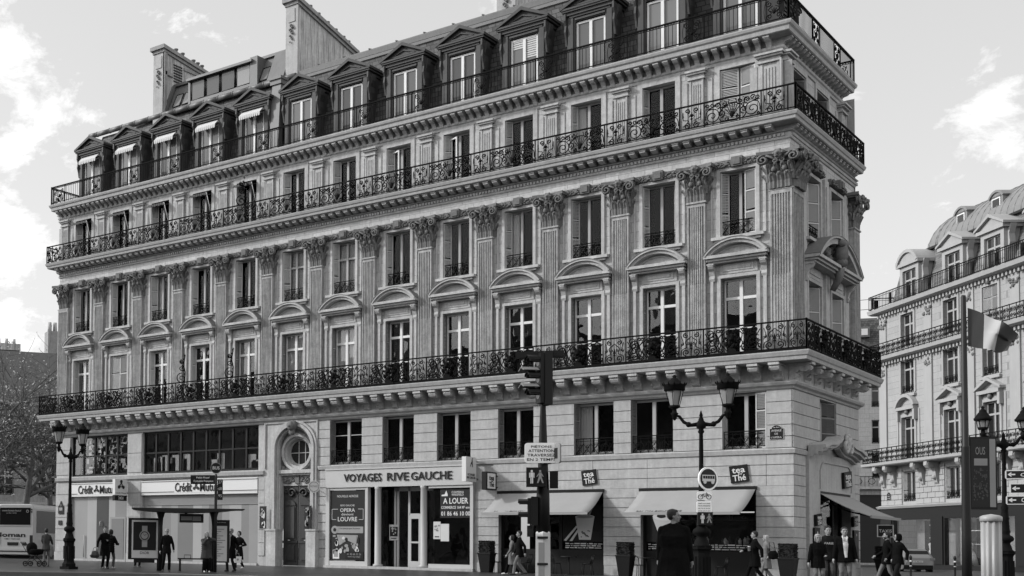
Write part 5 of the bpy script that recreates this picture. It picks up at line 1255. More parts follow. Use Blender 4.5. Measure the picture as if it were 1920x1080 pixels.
# ------------------------------------------------------------------ street furniture
def lamp_post(label, px, depth, yaw, kind='crown', scale=1.0, group='double lantern street lamps'):
    p = AT(px, depth); t = thing('street_lamp', label, 'street lamp', tuple(p), toward(px)+R(yaw), group); t.scale = (scale,)*3
    s = MB().use(IRON); k = 8
    s.box(-.36, .36, -.36, .36, 0, .1); s.lathe([(.40, .1), (.40, .2), (.34, .26), (.31, .3), (.29, 1.0), (.31, 1.05), (.37, 1.1), (.37, 1.17)], k=8, smooth=False)
    s.lathe([(.37, 1.17), (.26, 1.22), (.22, 1.34), (.18, 1.4), (.19, 1.44), (.30, 1.5), (.32, 1.56), (.28, 1.62), (.19, 1.66), (.17, 1.7), (.2, 1.76), (.17, 1.84), (.15, 2.1), (.17, 2.16), (.14, 2.22), (.12, 2.4), (.14, 2.5), (.1, 2.56), (.085, 3.2), (.07, 4.15), (.12, 4.2), (.08, 4.26), (.17, 4.32), (.18, 4.42), (.1, 4.5), (.09, 4.54), (.05, 4.6), (.07, 4.63), (.02, 4.75), (0, 4.78)], k=14)
    for i in range(8): a = i*math.pi/4; s.box(.27*math.cos(a)-.04, .27*math.cos(a)+.04, .27*math.sin(a)-.04, .27*math.sin(a)+.04, .4, .9)
    s.build('post', IRON, t, T=Matrix.Diagonal((.7, .7, 1, 1)))
    for q in (-1, 1):
        a = MB().use(IRON); a.tube([(q*.1, 0, 4.4), (q*.26, 0, 4.38), (q*.42, 0, 4.47), (q*.52, 0, 4.62), (q*.64, 0, 4.66)], [.06, .05, .045, .04, .04], 8)
        a.ball((q*.3, 0, 4.4), .075, 8); a.lathe([(.02, -.14), (.06, -.08), (.07, 0), (.1, .04), (.06, .08), (.05, .16), (.13, .2), (.15, .24)], (q*.64, 0, 4.66), 12); a.build('arm', IRON, t)
        l = MB().use(IRON); z = 4.9; N_ = 8
        if kind == 'crown':
            for i in range(6): b_ = i*math.pi/3+.3; l.tube([(.145*math.cos(b_), .145*math.sin(b_), z), (.265*math.cos(b_), .265*math.sin(b_), z+.48)], .014, 4)
            l.lathe([(.145, 0), (.16, .0), (.16, .025), (.145, .025)], (0, 0, z), 12); l.lathe([(.27, .46), (.31, .48), (.31, .60), (.33, .62), (.33, .66), (.2, .68), (.17, .76), (.1, .84), (.05, .88), (.07, .92), (0, .97)], (0, 0, z), 12)
            for i in range(12): b_ = i*math.pi/6; l.tube([(.32*math.cos(b_), .32*math.sin(b_), z+.64), (.355*math.cos(b_), .355*math.sin(b_), z+.72)], [.035, .012], 4)
        else:
            for i in range(6): b_ = i*math.pi/3+.3; l.tube([(.15*math.cos(b_), .15*math.sin(b_), z), (.22*math.cos(b_), .22*math.sin(b_), z+.36)], .014, 4)
            l.lathe([(.15, -.02), (.17, 0), (.17, .02), (.15, .02)], (0, 0, z), 12); l.lathe([(.23, .34), (.3, .36), (.31, .44), (.27, .48), (.22, .56), (.16, .66), (.12, .7), (.13, .74), (.07, .8), (.04, .84), (.07, .88), (.02, .93), (0, .97)], (0, 0, z), 14)
        lo = l.build('lantern', IRON, t, T=(TR(q*.64, 0, 4.9*.12) @ Matrix.Diagonal((.86, .86, .88, 1))) if kind == 'crown' else (TR(q*.64, 0, 4.9*.25-.06) @ Matrix.Diagonal((.76, .76, .75, 1)))); g = MB().use(GLASSL); g.lathe([(.14, .02), (.25 if kind == 'crown' else .21, .46 if kind == 'crown' else .35)], (0, 0, 4.9), 6, False); g.build('glass', GLASSL, lo)
    return t
lamp_post('black double lantern street lamp with toothed crowns at the left end of the pavement', 129, 49.3, 44)
lamp_post('black double lantern street lamp with crowns and traffic signs on its post', 1316, 33.4, 0)
lamp_post('glossy black domed double lantern street lamp behind the white column at the right', 1886, 38, 38, 'dome')

WPLATE = mat('white_reflective_plate', .85, .4, .4)
def mast_sign(name, label, px, depth, z, w_, h, fn, yaw=0, off=.12, cat='sign', shape='round', base=GREYL, dx=0, group=None):
    p = AT(px, depth); rz = toward(px)+R(yaw); s = sign(name, label, cat, (p.x, p.y, z), rz, group); s.location = Vector((p.x, p.y, z))+Matrix.Rotation(rz, 3, 'Z') @ Vector((dx, -off, 0))
    g = MB().use(base); r_ = .05 if shape == 'round' else .0
    if shape == 'disc': g.disc((0, 0), w_/2, -.015, .015, 28)
    elif shape == 'round':
        pts = []
        for cx_, cz_, a0 in ((w_/2-r_, h/2-r_, 0), (-w_/2+r_, h/2-r_, 90), (-w_/2+r_, -h/2+r_, 180), (w_/2-r_, -h/2+r_, 270)):
            pts += [(cx_+r_*math.cos(R(a0+t)), cz_+r_*math.sin(R(a0+t))) for t in (0, 30, 60, 90)]
        g.prism(pts, -.015, .015, 'y')
    else: g.box(-w_/2, w_/2, -.05, .05, -h/2, h/2)
    g.build('plate', None, s); g = MB(); fn(g, w_, h); g.build('lettering', None, s); return s
def fig(g, x, z, h, walk=False, y=-.06):     # pictogram of a person
    g.disc((x, z+h*.42), h*.08, y-.01, y, 10); g.box(x-h*.1, x+h*.1, y-.01, y, z, z+h*.32)
    if walk:
        g.prism([(x-.03*h, z), (x+.1*h, z), (x+.24*h, z-h*.45), (x+.14*h, z-h*.45)], y-.01, y, 'y'); g.prism([(x-.1*h, z), (x+.04*h, z), (x-.12*h, z-h*.45), (x-.22*h, z-h*.45)], y-.01, y, 'y'); g.prism([(x-.08*h, z+.3*h), (x-.02*h, z+.3*h), (x-.2*h, z), (x-.26*h, z+.02*h)], y-.01, y, 'y'); g.prism([(x+.02*h, z+.3*h), (x+.08*h, z+.3*h), (x+.24*h, z+.02*h), (x+.18*h, z)], y-.01, y, 'y')
    else:
        for s in (-1, 1): g.box(x+s*.055*h-.04*h, x+s*.055*h+.04*h, y-.01, y, z-h*.48, z); g.box(x+s*.15*h-.03*h, x+s*.15*h+.03*h, y-.01, y, z-h*.06, z+h*.3)
# --- traffic light
D1 = 24.0; p1_ = AT(1018, D1); rz1 = toward(1018)
t = thing('traffic_light', 'black traffic light mast with a large head turned left, in front of the first balcony', 'traffic light', tuple(p1_), rz1)
m_ = MB().use(DARK); m_.lathe([(.13, 1.3), (.125, 2.0), (.1, 2.5), (.075, 3.2), (.055, 3.7), (.05, 4.6)], k=10); m_.build('mast', DARK, t)
m_ = MB().use(GREYL); m_.lathe([(.17, 0), (.16, .1), (.15, 1.33), (.13, 1.36)], k=6, smooth=False); m_.use(WHITE); m_.box(-.13, .0, -.165, -.15, .05, 1.3); m_.use(DARK2)
for z in (1.22, .72, .3): m_.box(-.1, .09, -.18, -.15, z, z+.045)
m_.use(GREYM); m_.box(-.08, .03, -.172, -.165, .1, 1.15); m_.build('base_cover', None, t)
def head(T, n, s, name='signal_head', parent=t):
    h = MB().use(DARK); w_ = .14*s; H_ = .36*s*n
    h.prism([(-w_, 0), (w_, 0), (w_*.95, -.0), (w_, H_), (-w_, H_)], -.11*s, .13*s, 'y'); h.box(-w_*1.15, w_*1.15, -.02*s, .15*s, -.04*s, H_+.04*s)
    for i in range(n):
        z = (.18+.36*i)*s; h.ring((0, z), .095*s, .12*s, -.33*s, -.1*s, 5, 175, 10); h.prism([(-.13*s, z+.04*s), (-.13*s, z+.1*s), (0, z+.155*s), (.13*s, z+.1*s), (.13*s, z+.04*s), (.11*s, z+.09*s), (0, z+.135*s), (-.11*s, z+.09*s)], -.36*s, -.1*s, 'y')
    o = h.build(name, DARK, parent, T=T)
    for i in range(n): l = MB().use(mat('signal_lens', .03, .2, .6)); l.disc((0, (.18+.36*i)*s), .095*s, -.115*s, -.1*s, 16); l.build('lens', None, o)
    return o
h1 = head(TR(-.0, 0, 3.8) @ Matrix.Rotation(R(-68), 4, 'Z'), 3, .88)
v = MB().use(ZINCL)  # pale pieces paint the daylight on top of the dark visors
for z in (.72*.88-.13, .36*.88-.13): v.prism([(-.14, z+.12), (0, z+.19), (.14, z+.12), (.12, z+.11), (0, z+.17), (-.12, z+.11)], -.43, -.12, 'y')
v.build('lit_visor_top', ZINCL, h1)
bp_ = MB().use(DARK); bp_.box(-.5, .38, -.05, .12, 4.68, 4.8); bp_.build('top_visor', DARK, t)
h2 = head(TR(-.2, -.02, 1.5) @ Matrix.Rotation(R(-85), 4, 'Z'), 2, .68)
ps = MB().use(DARK); ps.box(-.3, .05, -.3, -.05, 2.2, 2.56); ps.box(.12, .27, -.1, .12, 2.18, 2.5); ps.use(WHITE); fig(ps, -.2, 2.38, .26, False, -.3); ps.use(GREYM); fig(ps, -.05, 2.38, .26, True, -.3); ps.build('pedestrian_signal', None, t)
def f_p(g, w_, h):
    g.use(DARK)
    for i, s_ in enumerate(('PIÉTONS', 'ATTENTION', 'TRAVERSEZ', 'EN 2 TEMPS')): g.text(s_, 0, h*.33-i*h*.22, w_*(.62, .78, .84, .86)[i], .052, -.015, .004, .008)
mast_sign('warning_sign', 'white rounded sign telling pedestrians to cross in two stages, on the traffic light mast', 1013, D1, 2.84, .6, .38, f_p, 6, .16, base=WPLATE)
mast_sign('warning_sign', 'grey back of a second rounded plate behind the white pedestrian warning sign', 1013, D1, 2.83, .56, .38, lambda g, a, b_: (g.use(DARK2), g.box(-.2, .2, -.02, -.015, -.1, .1)), -60, -.16, base=GREYM, dx=.16)
# --- signs on the middle lamp
D2 = 33.4
def f_bus(g, w_, h):
    g.use(DARK2); g.disc((0, 0), w_/2*.84, -.02, -.012, 26); g.use(WHITE); g.box(-.2, .2, -.03, -.02, -.07, .1); g.use(DARK2)
    for i in range(5): g.box(-.18+i*.075, -.12+i*.075, -.035, -.03, 0, .075)
    g.use(WHITE)
    for x in (-.12, .13): g.disc((x, -.09), .05, -.032, -.02, 10)
mast_sign('bus_lane_sign', 'round dark sign with a white bus on the middle lamp post', 1320, D2, 2.95, .62, .62, f_bus, 42, .16, shape='disc', base=WPLATE)
def f_bike(g, w_, h):
    g.use(DARK)
    for x in (-.1, .1): g.ring((x, -.03), .05, .065, -.022, -.015, 0, 360, 14)
    for a, b_ in (((-.1, -.03), (-.04, .05)), ((-.04, .05), (.06, .05)), ((.06, .05), (.1, -.03)), ((-.04, .05), (0, -.03)), ((0, -.03), (.06, .05)), ((.04, .09), (.06, .05))): g.tube([(a[0], -.02, a[1]), (b_[0], -.02, b_[1])], .008, 4)
mast_sign('cycle_sign', 'small white plate with a bicycle symbol under the round bus sign', 1320, D2, 2.5, .36, .24, f_bike, 10, .14, base=WPLATE)
def f_ar(g, w_, h):
    g.use(DARK)
    for i, s_ in enumerate(('ARRÊT AUTORISÉ', 'POUR LIVRAISONS', 'DE 7H À 9H30', 'ET DE 21H À 23H')): g.text(s_, 0, .1-i*.065, w_*.8, .035, -.015, .003, .004)
mast_sign('delivery_sign', 'small white plate with four lines of text on the middle lamp post', 1319, D2, 2.2, .36, .32, f_ar, 10, .14, base=WPLATE)
s = mast_sign('pedestrian_signal', 'black crossing signal with a lit white figure on the middle lamp post', 1321, D2, 1.9, .36, .34, lambda g, a, b_: (g.use(WHITE), fig(g, -.07, 0, .26), g.use(GREYM), fig(g, .09, 0, .26, True)), 8, .16, cat='signal', shape='box', base=DARK)
# --- bus shelter
sp_ = AT(350, 48.5); srz = toward(350)
t = thing('bus_shelter', 'bus shelter with thin curved canopy on two posts in front of the striped bank windows', 'bus shelter', tuple(sp_), srz)
c = MB().use(DARK2); n = 20; cx0, cx1 = -2.1, 2.15
topz = lambda u: 2.36; 
for i in range(n):
    a, b_ = cx0+(cx1-cx0)*i/n, cx0+(cx1-cx0)*(i+1)/n; th = lambda u: .02+.13*max(0, 1-((u+.2)/2.0)**2)**.8
    for q0, q1 in ((-.8, .8),):
        v_ = [(a, q0, 2.38-th(a)), (b_, q0, 2.38-th(b_)), (b_, q1, 2.38-th(b_)), (a, q1, 2.38-th(a))]; u_ = [(p[0], p[1], 2.39) for p in v_]
        I = [c.V(p) for p in v_]; J = [c.V(p) for p in u_]; c.F(I[::-1]); c.F(J); c.F((I[0], I[1], J[1], J[0])); c.F((I[2], I[3], J[3], J[2]))
        if i == 0: c.F((I[3], I[0], J[0], J[3]))
        if i == n-1: c.F((I[1], I[2], J[2], J[1]))
c.build('canopy', DARK2, t)
for x in (-1.02, 1.02): q = MB().use(DARK2); q.lathe([(.09, 0), (.08, 1.7), (.1, 2.0), (.16, 2.2), (.2, 2.3)], (x, .1, 0), 12); q.build('post', DARK2, t)
q = MB().use(DARK2); q.box(-.3, .62, -.1, .05, 1.86, 2.2); q.box(-.1, 0, -.05, .0, 2.2, 2.3); o = q.build('display_screen', DARK2, t); q = MB().use(GREYM); q.box(-.24, .18, -.106, -.1, 1.95, 2.1); q.box(.2, .52, -.106, -.1, 1.93, 2.1); q.build('screen', GREYM, o)
q = MB().use(DARK2); q.box(-.35, 1.0, .1, .45, .45, .5); q.box(-.3, -.22, .2, .3, 0, .45); q.box(.9, .98, .2, .3, 0, .45); q.tube([(-.1, .28, .5), (-.1, .28, .62), (.15, .28, .62), (.15, .28, .5)], .015, 5); q.build('bench', DARK2, t)
q = MB().use(glass('shelter_glass', .05)); 
pf = MB().use(DARK); pf.box(1.0, 1.62, -.02, .04, .35, 1.98); pf.use(GREYL); pf.box(1.08, 1.52, -.03, -.02, .4, 1.75); pf.use(GREYM)
for i in range(14): pf.box(1.12, 1.12+.3*((i*.37) % 1)+.05, -.034, -.03, .5+i*.085, .54+i*.085)
pf.use(GREYL); pf.text('Bus et tramway', 1.3, 1.88, .35, .05, -.02, .003); pf.build('route_map', None, t)
s = sign('poster_case', 'tall watch advert in a dark frame at the left end of the bus shelter', 'advert', tuple(AT(270, 48.9)), toward(270)+R(-8))
q = MB().use(DARK); q.box(-.62, .62, -.1, .1, .42, 2.02); q.box(-.4, .4, -.08, .08, .3, .42); q.box(.5, .62, -.08, .1, 0, .42); q.build('frame', DARK, s)
q = MB().use(GREYL); q.box(-.48, .54, -.11, -.1, .48, 1.94); q.build('poster', GREYL, s)
q = MB().use(DARK); q.box(-.42, .47, -.12, -.11, .78, 1.87); q.use(GREYM); q.box(-.08, .13, -.13, -.12, .9, 1.72); q.disc((.025, 1.34), .2, -.15, -.12, 24); q.use(DARK2); q.disc((.025, 1.34), .165, -.16, -.15, 24); q.use(GREYM); q.disc((.025, 1.34), .13, -.165, -.16, 20); q.use(DARK); q.tube([(.025, -.17, 1.34), (.1, -.17, 1.4)], .008, 4); q.tube([(.025, -.17, 1.34), (-.03, -.17, 1.42)], .008, 4)
q.text('DIOR', .03, .68, .36, .1, -.11, .004, .006); q.build('print', None, s)
# bus stop totem
p = AT(403, 47.8); s = thing('bus_stop', 'dark bus stop pole with a round disc and route numbers through the shelter', 'bus stop', tuple(p), toward(403))
q = MB().use(DARK2); q.lathe([(.07, 0), (.06, 2.4), (.05, 3.6), (.045, 3.7)], k=10); q.build('pole', DARK2, s)
q = MB().use(GREYM); q.disc((0, 3.93), .21, -.04, .04, 24); q.use(DARK); q.disc((0, 3.93), .19, -.05, .05, 24); q.use(WHITE); q.text('BUS', 0, 3.93, .26, .12, -.05, .006, .012); q.build('disc', None, s)
q = MB().use(DARK); q.box(-.98, -.04, -.03, .03, 3.32, 3.66); q.use(WHITE); q.text('Palais Royal', -.5, 3.56, .5, .085, -.03, .005, .006); q.text('Comédie Française', -.48, 3.43, .76, .09, -.03, .005, .006); q.build('name_board', None, s, T=Matrix.Rotation(R(-12), 4, 'Z') @ Matrix.Identity(4))
q = MB().use(DARK); q.box(.06, .26, -.03, .03, 2.72, 3.5); q.use(GREYL); q.text('27', .16, 3.4, .13, .11, -.03, .005); q.text('68', .16, 3.15, .13, .11, -.03, .005); q.text('95', .16, 2.88, .13, .11, -.03, .005); q.build('route_board', None, s)
# --- flagpole
p = AT(1814, 30); t = thing('flagpole', 'dark tapered flagpole at the right with a waving three band flag', 'flagpole', tuple(p), toward(1814))
q = MB().use(DARK2); q.lathe([(.11, 0), (.1, 1.5), (.085, 3.6), (.085, 3.62), (.072, 3.64), (.055, 7.2), (.04, 7.24)], k=16); q.build('pole', DARK2, t)
fl_ = MB(); nx, nz_ = 27, 12; tones = [mat('flag_dark', .055, .8, .1), mat('flag_pale', .42, .8, .1), mat('flag_mid', .07, .8, .1)]
W_ = .98
def fp(i, j):
    a = i/nx; b_ = j/nz_; x = .08+W_*a*(1-.12*b_*(a > .6)); sag = -.72*a**1.25+.18*a*(1-b_)*.0
    z = 6.93-.92*b_*(1-.28*a*a)+sag*(.75 if b_ < .5 else .62)-.12*a*(1-b_); y = .11*math.sin(a*7+b_*2.2)*a+.05*math.sin(a*15+b_*4)*a
    return (x-.05*b_*a*2, y, z+.03*math.sin(a*11+b_*3)*a)
idx = [[fl_.V(fp(i, j)) for j in range(nz_+1)] for i in range(nx+1)]
for i in range(nx):
    fl_.use(tones[i//9])
    for j in range(nz_): fl_.F((idx[i][j], idx[i+1][j], idx[i+1][j+1], idx[i][j+1]), True)
add('flag', fl_.mesh('flag', None, False), t)
# --- white fluted post, hanging advert, direction signs at the right edge
p = AT(1861, 17.9); t = thing('fluted_post', 'white fluted column with a flat domed cap at the lower right', 'post', tuple(p), toward(1861))
q = MB().use(mat('white_enamel', .28, .45, .4, var=.06, scale=3)); n = 40
pts = [((.135+.012*math.cos(i*2*math.pi/n*10))*math.cos(i*2*math.pi/n), (.135+.012*math.cos(i*2*math.pi/n*10))*math.sin(i*2*math.pi/n)) for i in range(n)]
nn = 80; pts = [((.112+.013*math.cos(i*2*math.pi/nn*10))*math.cos(i*2*math.pi/nn), (.112+.013*math.cos(i*2*math.pi/nn*10))*math.sin(i*2*math.pi/nn)) for i in range(nn)]
q.prism(pts, 0, 1.52, 'z', True); q.lathe([(.125, 1.5), (.135, 1.51), (.135, 1.57), (.1, 1.59), (0, 1.61)], k=28); q.build('shaft', None, t)
p = AT(1841, 36); t = thing('advert_banner', 'narrow dark double sided advert banner just right of the flagpole', 'advert', tuple(p), toward(1841)+R(30))
q = MB().use(DARK); q.box(-.32, .42, -.06, .06, 2.35, 4.42); q.lathe([(.05, 0), (.05, 4.5)], (-.42, 0, 0), 8); q.box(-.42, -.3, -.03, .03, 4.2, 4.26); q.box(-.42, -.3, -.03, .03, 2.5, 2.56); q.build('frame', DARK, t)
q = MB().use(DARK2); q.box(-.28, .2, -.066, -.06, 2.42, 4.36); q.use(GREYM); q.box(.22, .38, -.067, -.06, 2.42, 4.36); q.text('OUS', -.03, 4.02, .26, .22, -.066, .003); q.box(-.2, .16, -.07, -.066, 3.6, 3.8); rn = random.Random(2)
q.use(mat('banner_print', .07, .7, .2))
for i in range(60): q.disc((rn.uniform(-.22, .16), rn.uniform(2.6, 3.5)), rn.uniform(.01, .03), -.072, -.066, 9, rn.uniform(.01, .05))
q.build('print', None, t)
for i, (y, pxl, lab, tx) in enumerate(((890, 1888, 'top dark direction sign with a white left arrow at the right edge', 'CHÂTELET'), (916, 1896, 'middle black direction sign with a white left arrow at the right edge', 'LOUVRE'), (938, 1889, 'bottom dark direction sign with a left arrow and white capitals at the right edge', 'CONCORDE'))):
    dd = 24.; f_ = FPX/dd; p = AT(pxl, dd); z = 1+(1045.5-y)/f_; s = sign('direction_sign', lab, 'sign', (p.x, p.y, z), toward(pxl), 'direction signs at the right edge')
    q = MB().use(WHITE); h = .085 if i != 1 else .1; W2 = 1.0; q.prism([(0.02, -h), (W2, -h), (W2, h), (.02, h), (0, h*.7), (0, -h*.7)], -.015, .015, 'y'); q.build('plate', WHITE, s)
    q = MB().use(DARK2 if i != 1 else DARK); q.box(.025, W2-.02, -.02, -.015, -h*.78, h*.78); q.use(WHITE); q.box(.08, .16, -.026, -.02, -.012, .012); q.prism([(.04, 0), (.1, .045), (.1, .02), (.1, -.02), (.1, -.045)], -.026, -.02, 'y'); q.text(tx, .55, 0, .62, .085, -.02, .005, .006); q.build('face', None, s)
p = AT(1960, 24.); t = thing('sign_post', 'grey post carrying the direction signs just outside the right edge', 'post', tuple(p)); q = MB().use(DARK2); q.lathe([(.05, 0), (.05, 3.0)], k=10); q.build('pole', DARK2, t)
# --- planters, bollards, bistro tables and stools
HEDGE = mat('clipped_hedge', .02, .9, .1, var=.4, scale=20, bump=.03, bscale=18)
def planter():
    t = thing('planter', 'x', 'planter'); q = MB().use(DARK); a, b_ = .2, .29
    ring0 = [(-a, -a, 0), (a, -a, 0), (a, a, 0), (-a, a, 0)]; ring1 = [(-b_, -b_, .82), (b_, -b_, .82), (b_, b_, .82), (-b_, b_, .82)]
    I = [q.V(p) for p in ring0]; J = [q.V(p) for p in ring1]; q.F(I[::-1]); q.F(J)
    for i in range(4): q.F((I[i], I[(i+1) % 4], J[(i+1) % 4], J[i]))
    q.box(-b_-.015, b_+.015, -b_-.015, b_+.015, .8, .86); q.build('pot', DARK, t)
    h = MB().use(HEDGE); rn = random.Random(1); h.box(-.25, .25, -.25, .25, .85, 1.36)
    for i in range(900):
        f_ = rn.choice('xyz'); u, v_, w_ = rn.uniform(-.27, .27), rn.uniform(-.27, .27), rn.uniform(.86, 1.38)
        if f_ == 'x': u = rn.choice((-.26, .26))
        elif f_ == 'y': v_ = rn.choice((-.26, .26))
        else: w_ = 1.37
        c_ = Vector((u, v_, w_)); d = Vector((rn.uniform(-1, 1), rn.uniform(-1, 1), rn.uniform(-1, 1)))*.03; e = Vector((rn.uniform(-1, 1), rn.uniform(-1, 1), rn.uniform(-1, 1)))*.03; h.poly([c_-d, c_+e, c_+d, c_-e])
    add('hedge', h.mesh('hedge', HEDGE, False), t); return t
pl0 = planter()
for i, (x, y, lab) in enumerate(((-12.0, -1.0, 'black tapered planter with clipped hedge between the agency and the left awning'), (-5.9, -1.1, 'black tapered planter with clipped hedge between the two front awnings'), (.1, -1.0, 'black tapered planter with clipped hedge against the rounded corner pier'), (1.0, 1.2, 'black tapered planter half hidden behind the blonde woman'), (1.2, 8.9, 'wide black planter at the far end of the corner entrance wall'))):
    t = pl0 if i == 0 else copy_tree(pl0); t.location = (x, y, 0); t['label'] = lab; t['group'] = 'black planters along the tea shop'
    t.scale = (1, 1, 1.0) if i < 4 else (1.5, 1.5, 1)
def bistro_table():
    t = thing('bistro_table', 'x', 'table'); q = MB().use(DARK2); q.lathe([(.32, .74), (.33, .76), (.32, .775)], k=24); q.build('table_top', DARK2, t); q = MB().use(DARK); q.lathe([(.22, 0), (.2, .02), (.03, .05), (.025, .74)], k=12); q.build('pedestal', DARK, t); return t
def stool():
    t = thing('wire_chair', 'x', 'chair'); q = MB().use(DARK); q.lathe([(.2, .45), (.22, .47), (.2, .485)], k=16); q.build('seat', DARK, t)
    for s in (-1, 1):
        for v_ in (-1, 1): q = MB().use(DARK); q.tube([(s*.15, v_*.15, .46), (s*.21, v_*.21, 0)], .013, 6); q.build('leg', DARK, t)
    q = MB().use(DARK); q.tube([(-.2, .15, .47), (-.23, .22, .72), (-.15, .24, .82), (.15, .24, .82), (.23, .22, .72), (.2, .15, .47)], .014, 6)
    for i in range(9): q.tube([(-.18+i*.045, .17, .48), (-.2+i*.05, .235, .8)], .006, 4)
    for i in range(5): q.tube([(-.21, .19+.01*i, .53+i*.055), (.21, .19+.01*i, .53+i*.055)], .006, 4)
    q.build('backrest', DARK, t); return t
tb = bistro_table(); stl = stool()
TBL = [(-10.9, -.9, 'black bistro table behind the traffic light mast'), (-8.3, -1.0, 'black bistro table under the bubble tea poster'), (-5.1, -1.0, 'black bistro table beside the near man, left end of the middle awning'), (-3.0, -1.1, 'black bistro table behind the middle lamp post')]
for i, (x, y, lab) in enumerate(TBL):
    t = tb if i == 0 else copy_tree(tb); t.location = (x, y, 0); t['label'] = lab; t['group'] = 'bistro tables outside the tea shop'
CH = [(-11.6, -.9, 90, 'black wire chair left of the table behind the traffic light'), (-10.3, -.8, -90, 'black wire chair right of the table behind the traffic light'), (-9.0, -.8, 80, 'black wire chair left of the table under the bubble tea poster'), (-7.6, -.8, -80, 'black wire chair right of the table under the bubble tea poster'), (-5.55, -.75, 60, 'black wire chair nearest the planter between the awnings'), (-4.3, -.9, -90, 'black wire chair hidden partly by the near man'), (-2.3, -.9, -85, 'black wire chair right of the table behind the lamp post'), (-.9, -.8, 20, 'black wire chair alone beside the planter at the corner pier')]
for i, (x, y, a, lab) in enumerate(CH):
    t = stl if i == 0 else copy_tree(stl); t.location = (x, y, 0); t.rotation_euler.z = R(a); t['label'] = lab; t['group'] = 'wire chairs outside the tea shop'
def bollard(px, depth, lab):
    t = thing('bollard', lab, 'bollard', tuple(AT(px, depth)), 0, 'bollards along the avenue'); q = MB().use(DARK2); q.lathe([(.05, 0), (.045, .06), (.035, .1), (.035, .9), (.05, .92), (.045, .98), (0, 1.04)], k=10); q.use(WHITE); q.lathe([(.037, .78), (.037, .84)], k=10); q.lathe([(.037, .62), (.037, .65)], k=10); q.build('post', None, t)
bollard(1708, 46, 'thin dark bollard with white bands in front of the parked car'); bollard(1791, 46, 'thin dark bollard with white bands left of the flagpole')
t = thing('taxi_sign', 'dark square taxi rank sign with a white border behind the corner awning', 'sign', tuple(AT(1661, 62)), toward(1661)); q = MB().use(DARK); q.box(-.22, .22, -.04, .04, 1.9, 2.5); q.lathe([(.04, 0), (.04, 1.9)], k=8); q.use(GREYL)
for b_ in ((-.22, .22, 1.9, 1.93), (-.22, .22, 2.47, 2.5), (-.22, -.19, 1.93, 2.47), (.19, .22, 1.93, 2.47)): q.box(b_[0], b_[1], -.05, -.04, b_[2], b_[3])
q.text('TAXIS', 0, 2.2, .34, .15, -.04, .006, .01); t0 = q.build('panel', None, t, T=Matrix.Diagonal((1.6, 1, 1.0, 1)))
# ------------------------------------------------------------------ people
def cloth(name, v, var=.25): return mat('cloth_'+name, v, .9, .05, var=var, scale=9, bump=.012, bscale=16)
CB, CD, CG, CM_, CL = cloth('black', .0045), cloth('dark', .011), cloth('grey', .04), cloth('mid', .12), cloth('light', .45)
DENIM = cloth('denim', .06); HAIRD = mat('dark_hair', .012, .6, .3, var=.3, scale=40); HAIRG = mat('grey_hair', .2, .7, .2, var=.3, scale=40); HAIRB = mat('fair_hair', .26, .6, .3, var=.3, scale=40)
SHOE = mat('shoe_leather', .02, .4, .4); SNEAK = mat('white_sneaker', .55, .6, .3); EYEM = mat('eye_dark', .01, .2, .5); LIP = mat('lip', .16, .5, .3); SKIND = mat('skin_tan', .17, .6, .3, var=.04, scale=20)
def remeshed(name, mb, voxel, m, parent, smooth=3):
    me = mb.mesh(name, m); o = bpy.data.objects.new(name, me); C.objects.link(o)
    r_ = o.modifiers.new('r', 'REMESH'); r_.mode = 'VOXEL'; r_.voxel_size = voxel; r_.use_smooth_shade = True
    s = o.modifiers.new('s', 'SMOOTH'); s.iterations = smooth; s.factor = .5
    dg = bpy.context.evaluated_depsgraph_get(); me2 = bpy.data.meshes.new_from_object(o.evaluated_get(dg)); me2.name = name
    o.modifiers.clear(); o.data = me2; bpy.data.meshes.remove(me)
    me2.materials.clear(); me2.materials.append(m); me2.polygons.foreach_set('use_smooth', [True]*len(me2.polygons)); o.parent = parent; return o
def loft(mb, rings, k=12):
    R_ = [[mb.V((x+rx*math.cos(2*math.pi*(j+.5)/k), y+ry*math.sin(2*math.pi*(j+.5)/k), z)) for j in range(k)] for x, y, z, rx, ry in rings]
    for a, b in zip(R_, R_[1:]):
        for j in range(k): mb.F((a[j], a[(j+1) % k], b[(j+1) % k], b[j]), True)
    mb.F(R_[0][::-1]); mb.F(R_[-1])
def limb(mb, pts, rr, k=10):
    for i in range(len(pts)-1): mb.tube([pts[i], pts[i+1]], [rr[i], rr[i+1]], k)
    for p, r_ in zip(pts, rr): mb.ball(p, r_, k)
def ik(a, b, l1, l2, pole):
    a, b = Vector(a), Vector(b); d = b-a; L_ = min(d.length, (l1+l2)*.999); u = d.normalized(); b = a+u*L_
    x = (l1*l1-l2*l2+L_*L_)/(2*L_); h = math.sqrt(max(0, l1*l1-x*x)); p = Vector(pole); p = (p-u*p.dot(u)).normalized()
    return a+u*x+p*h, b
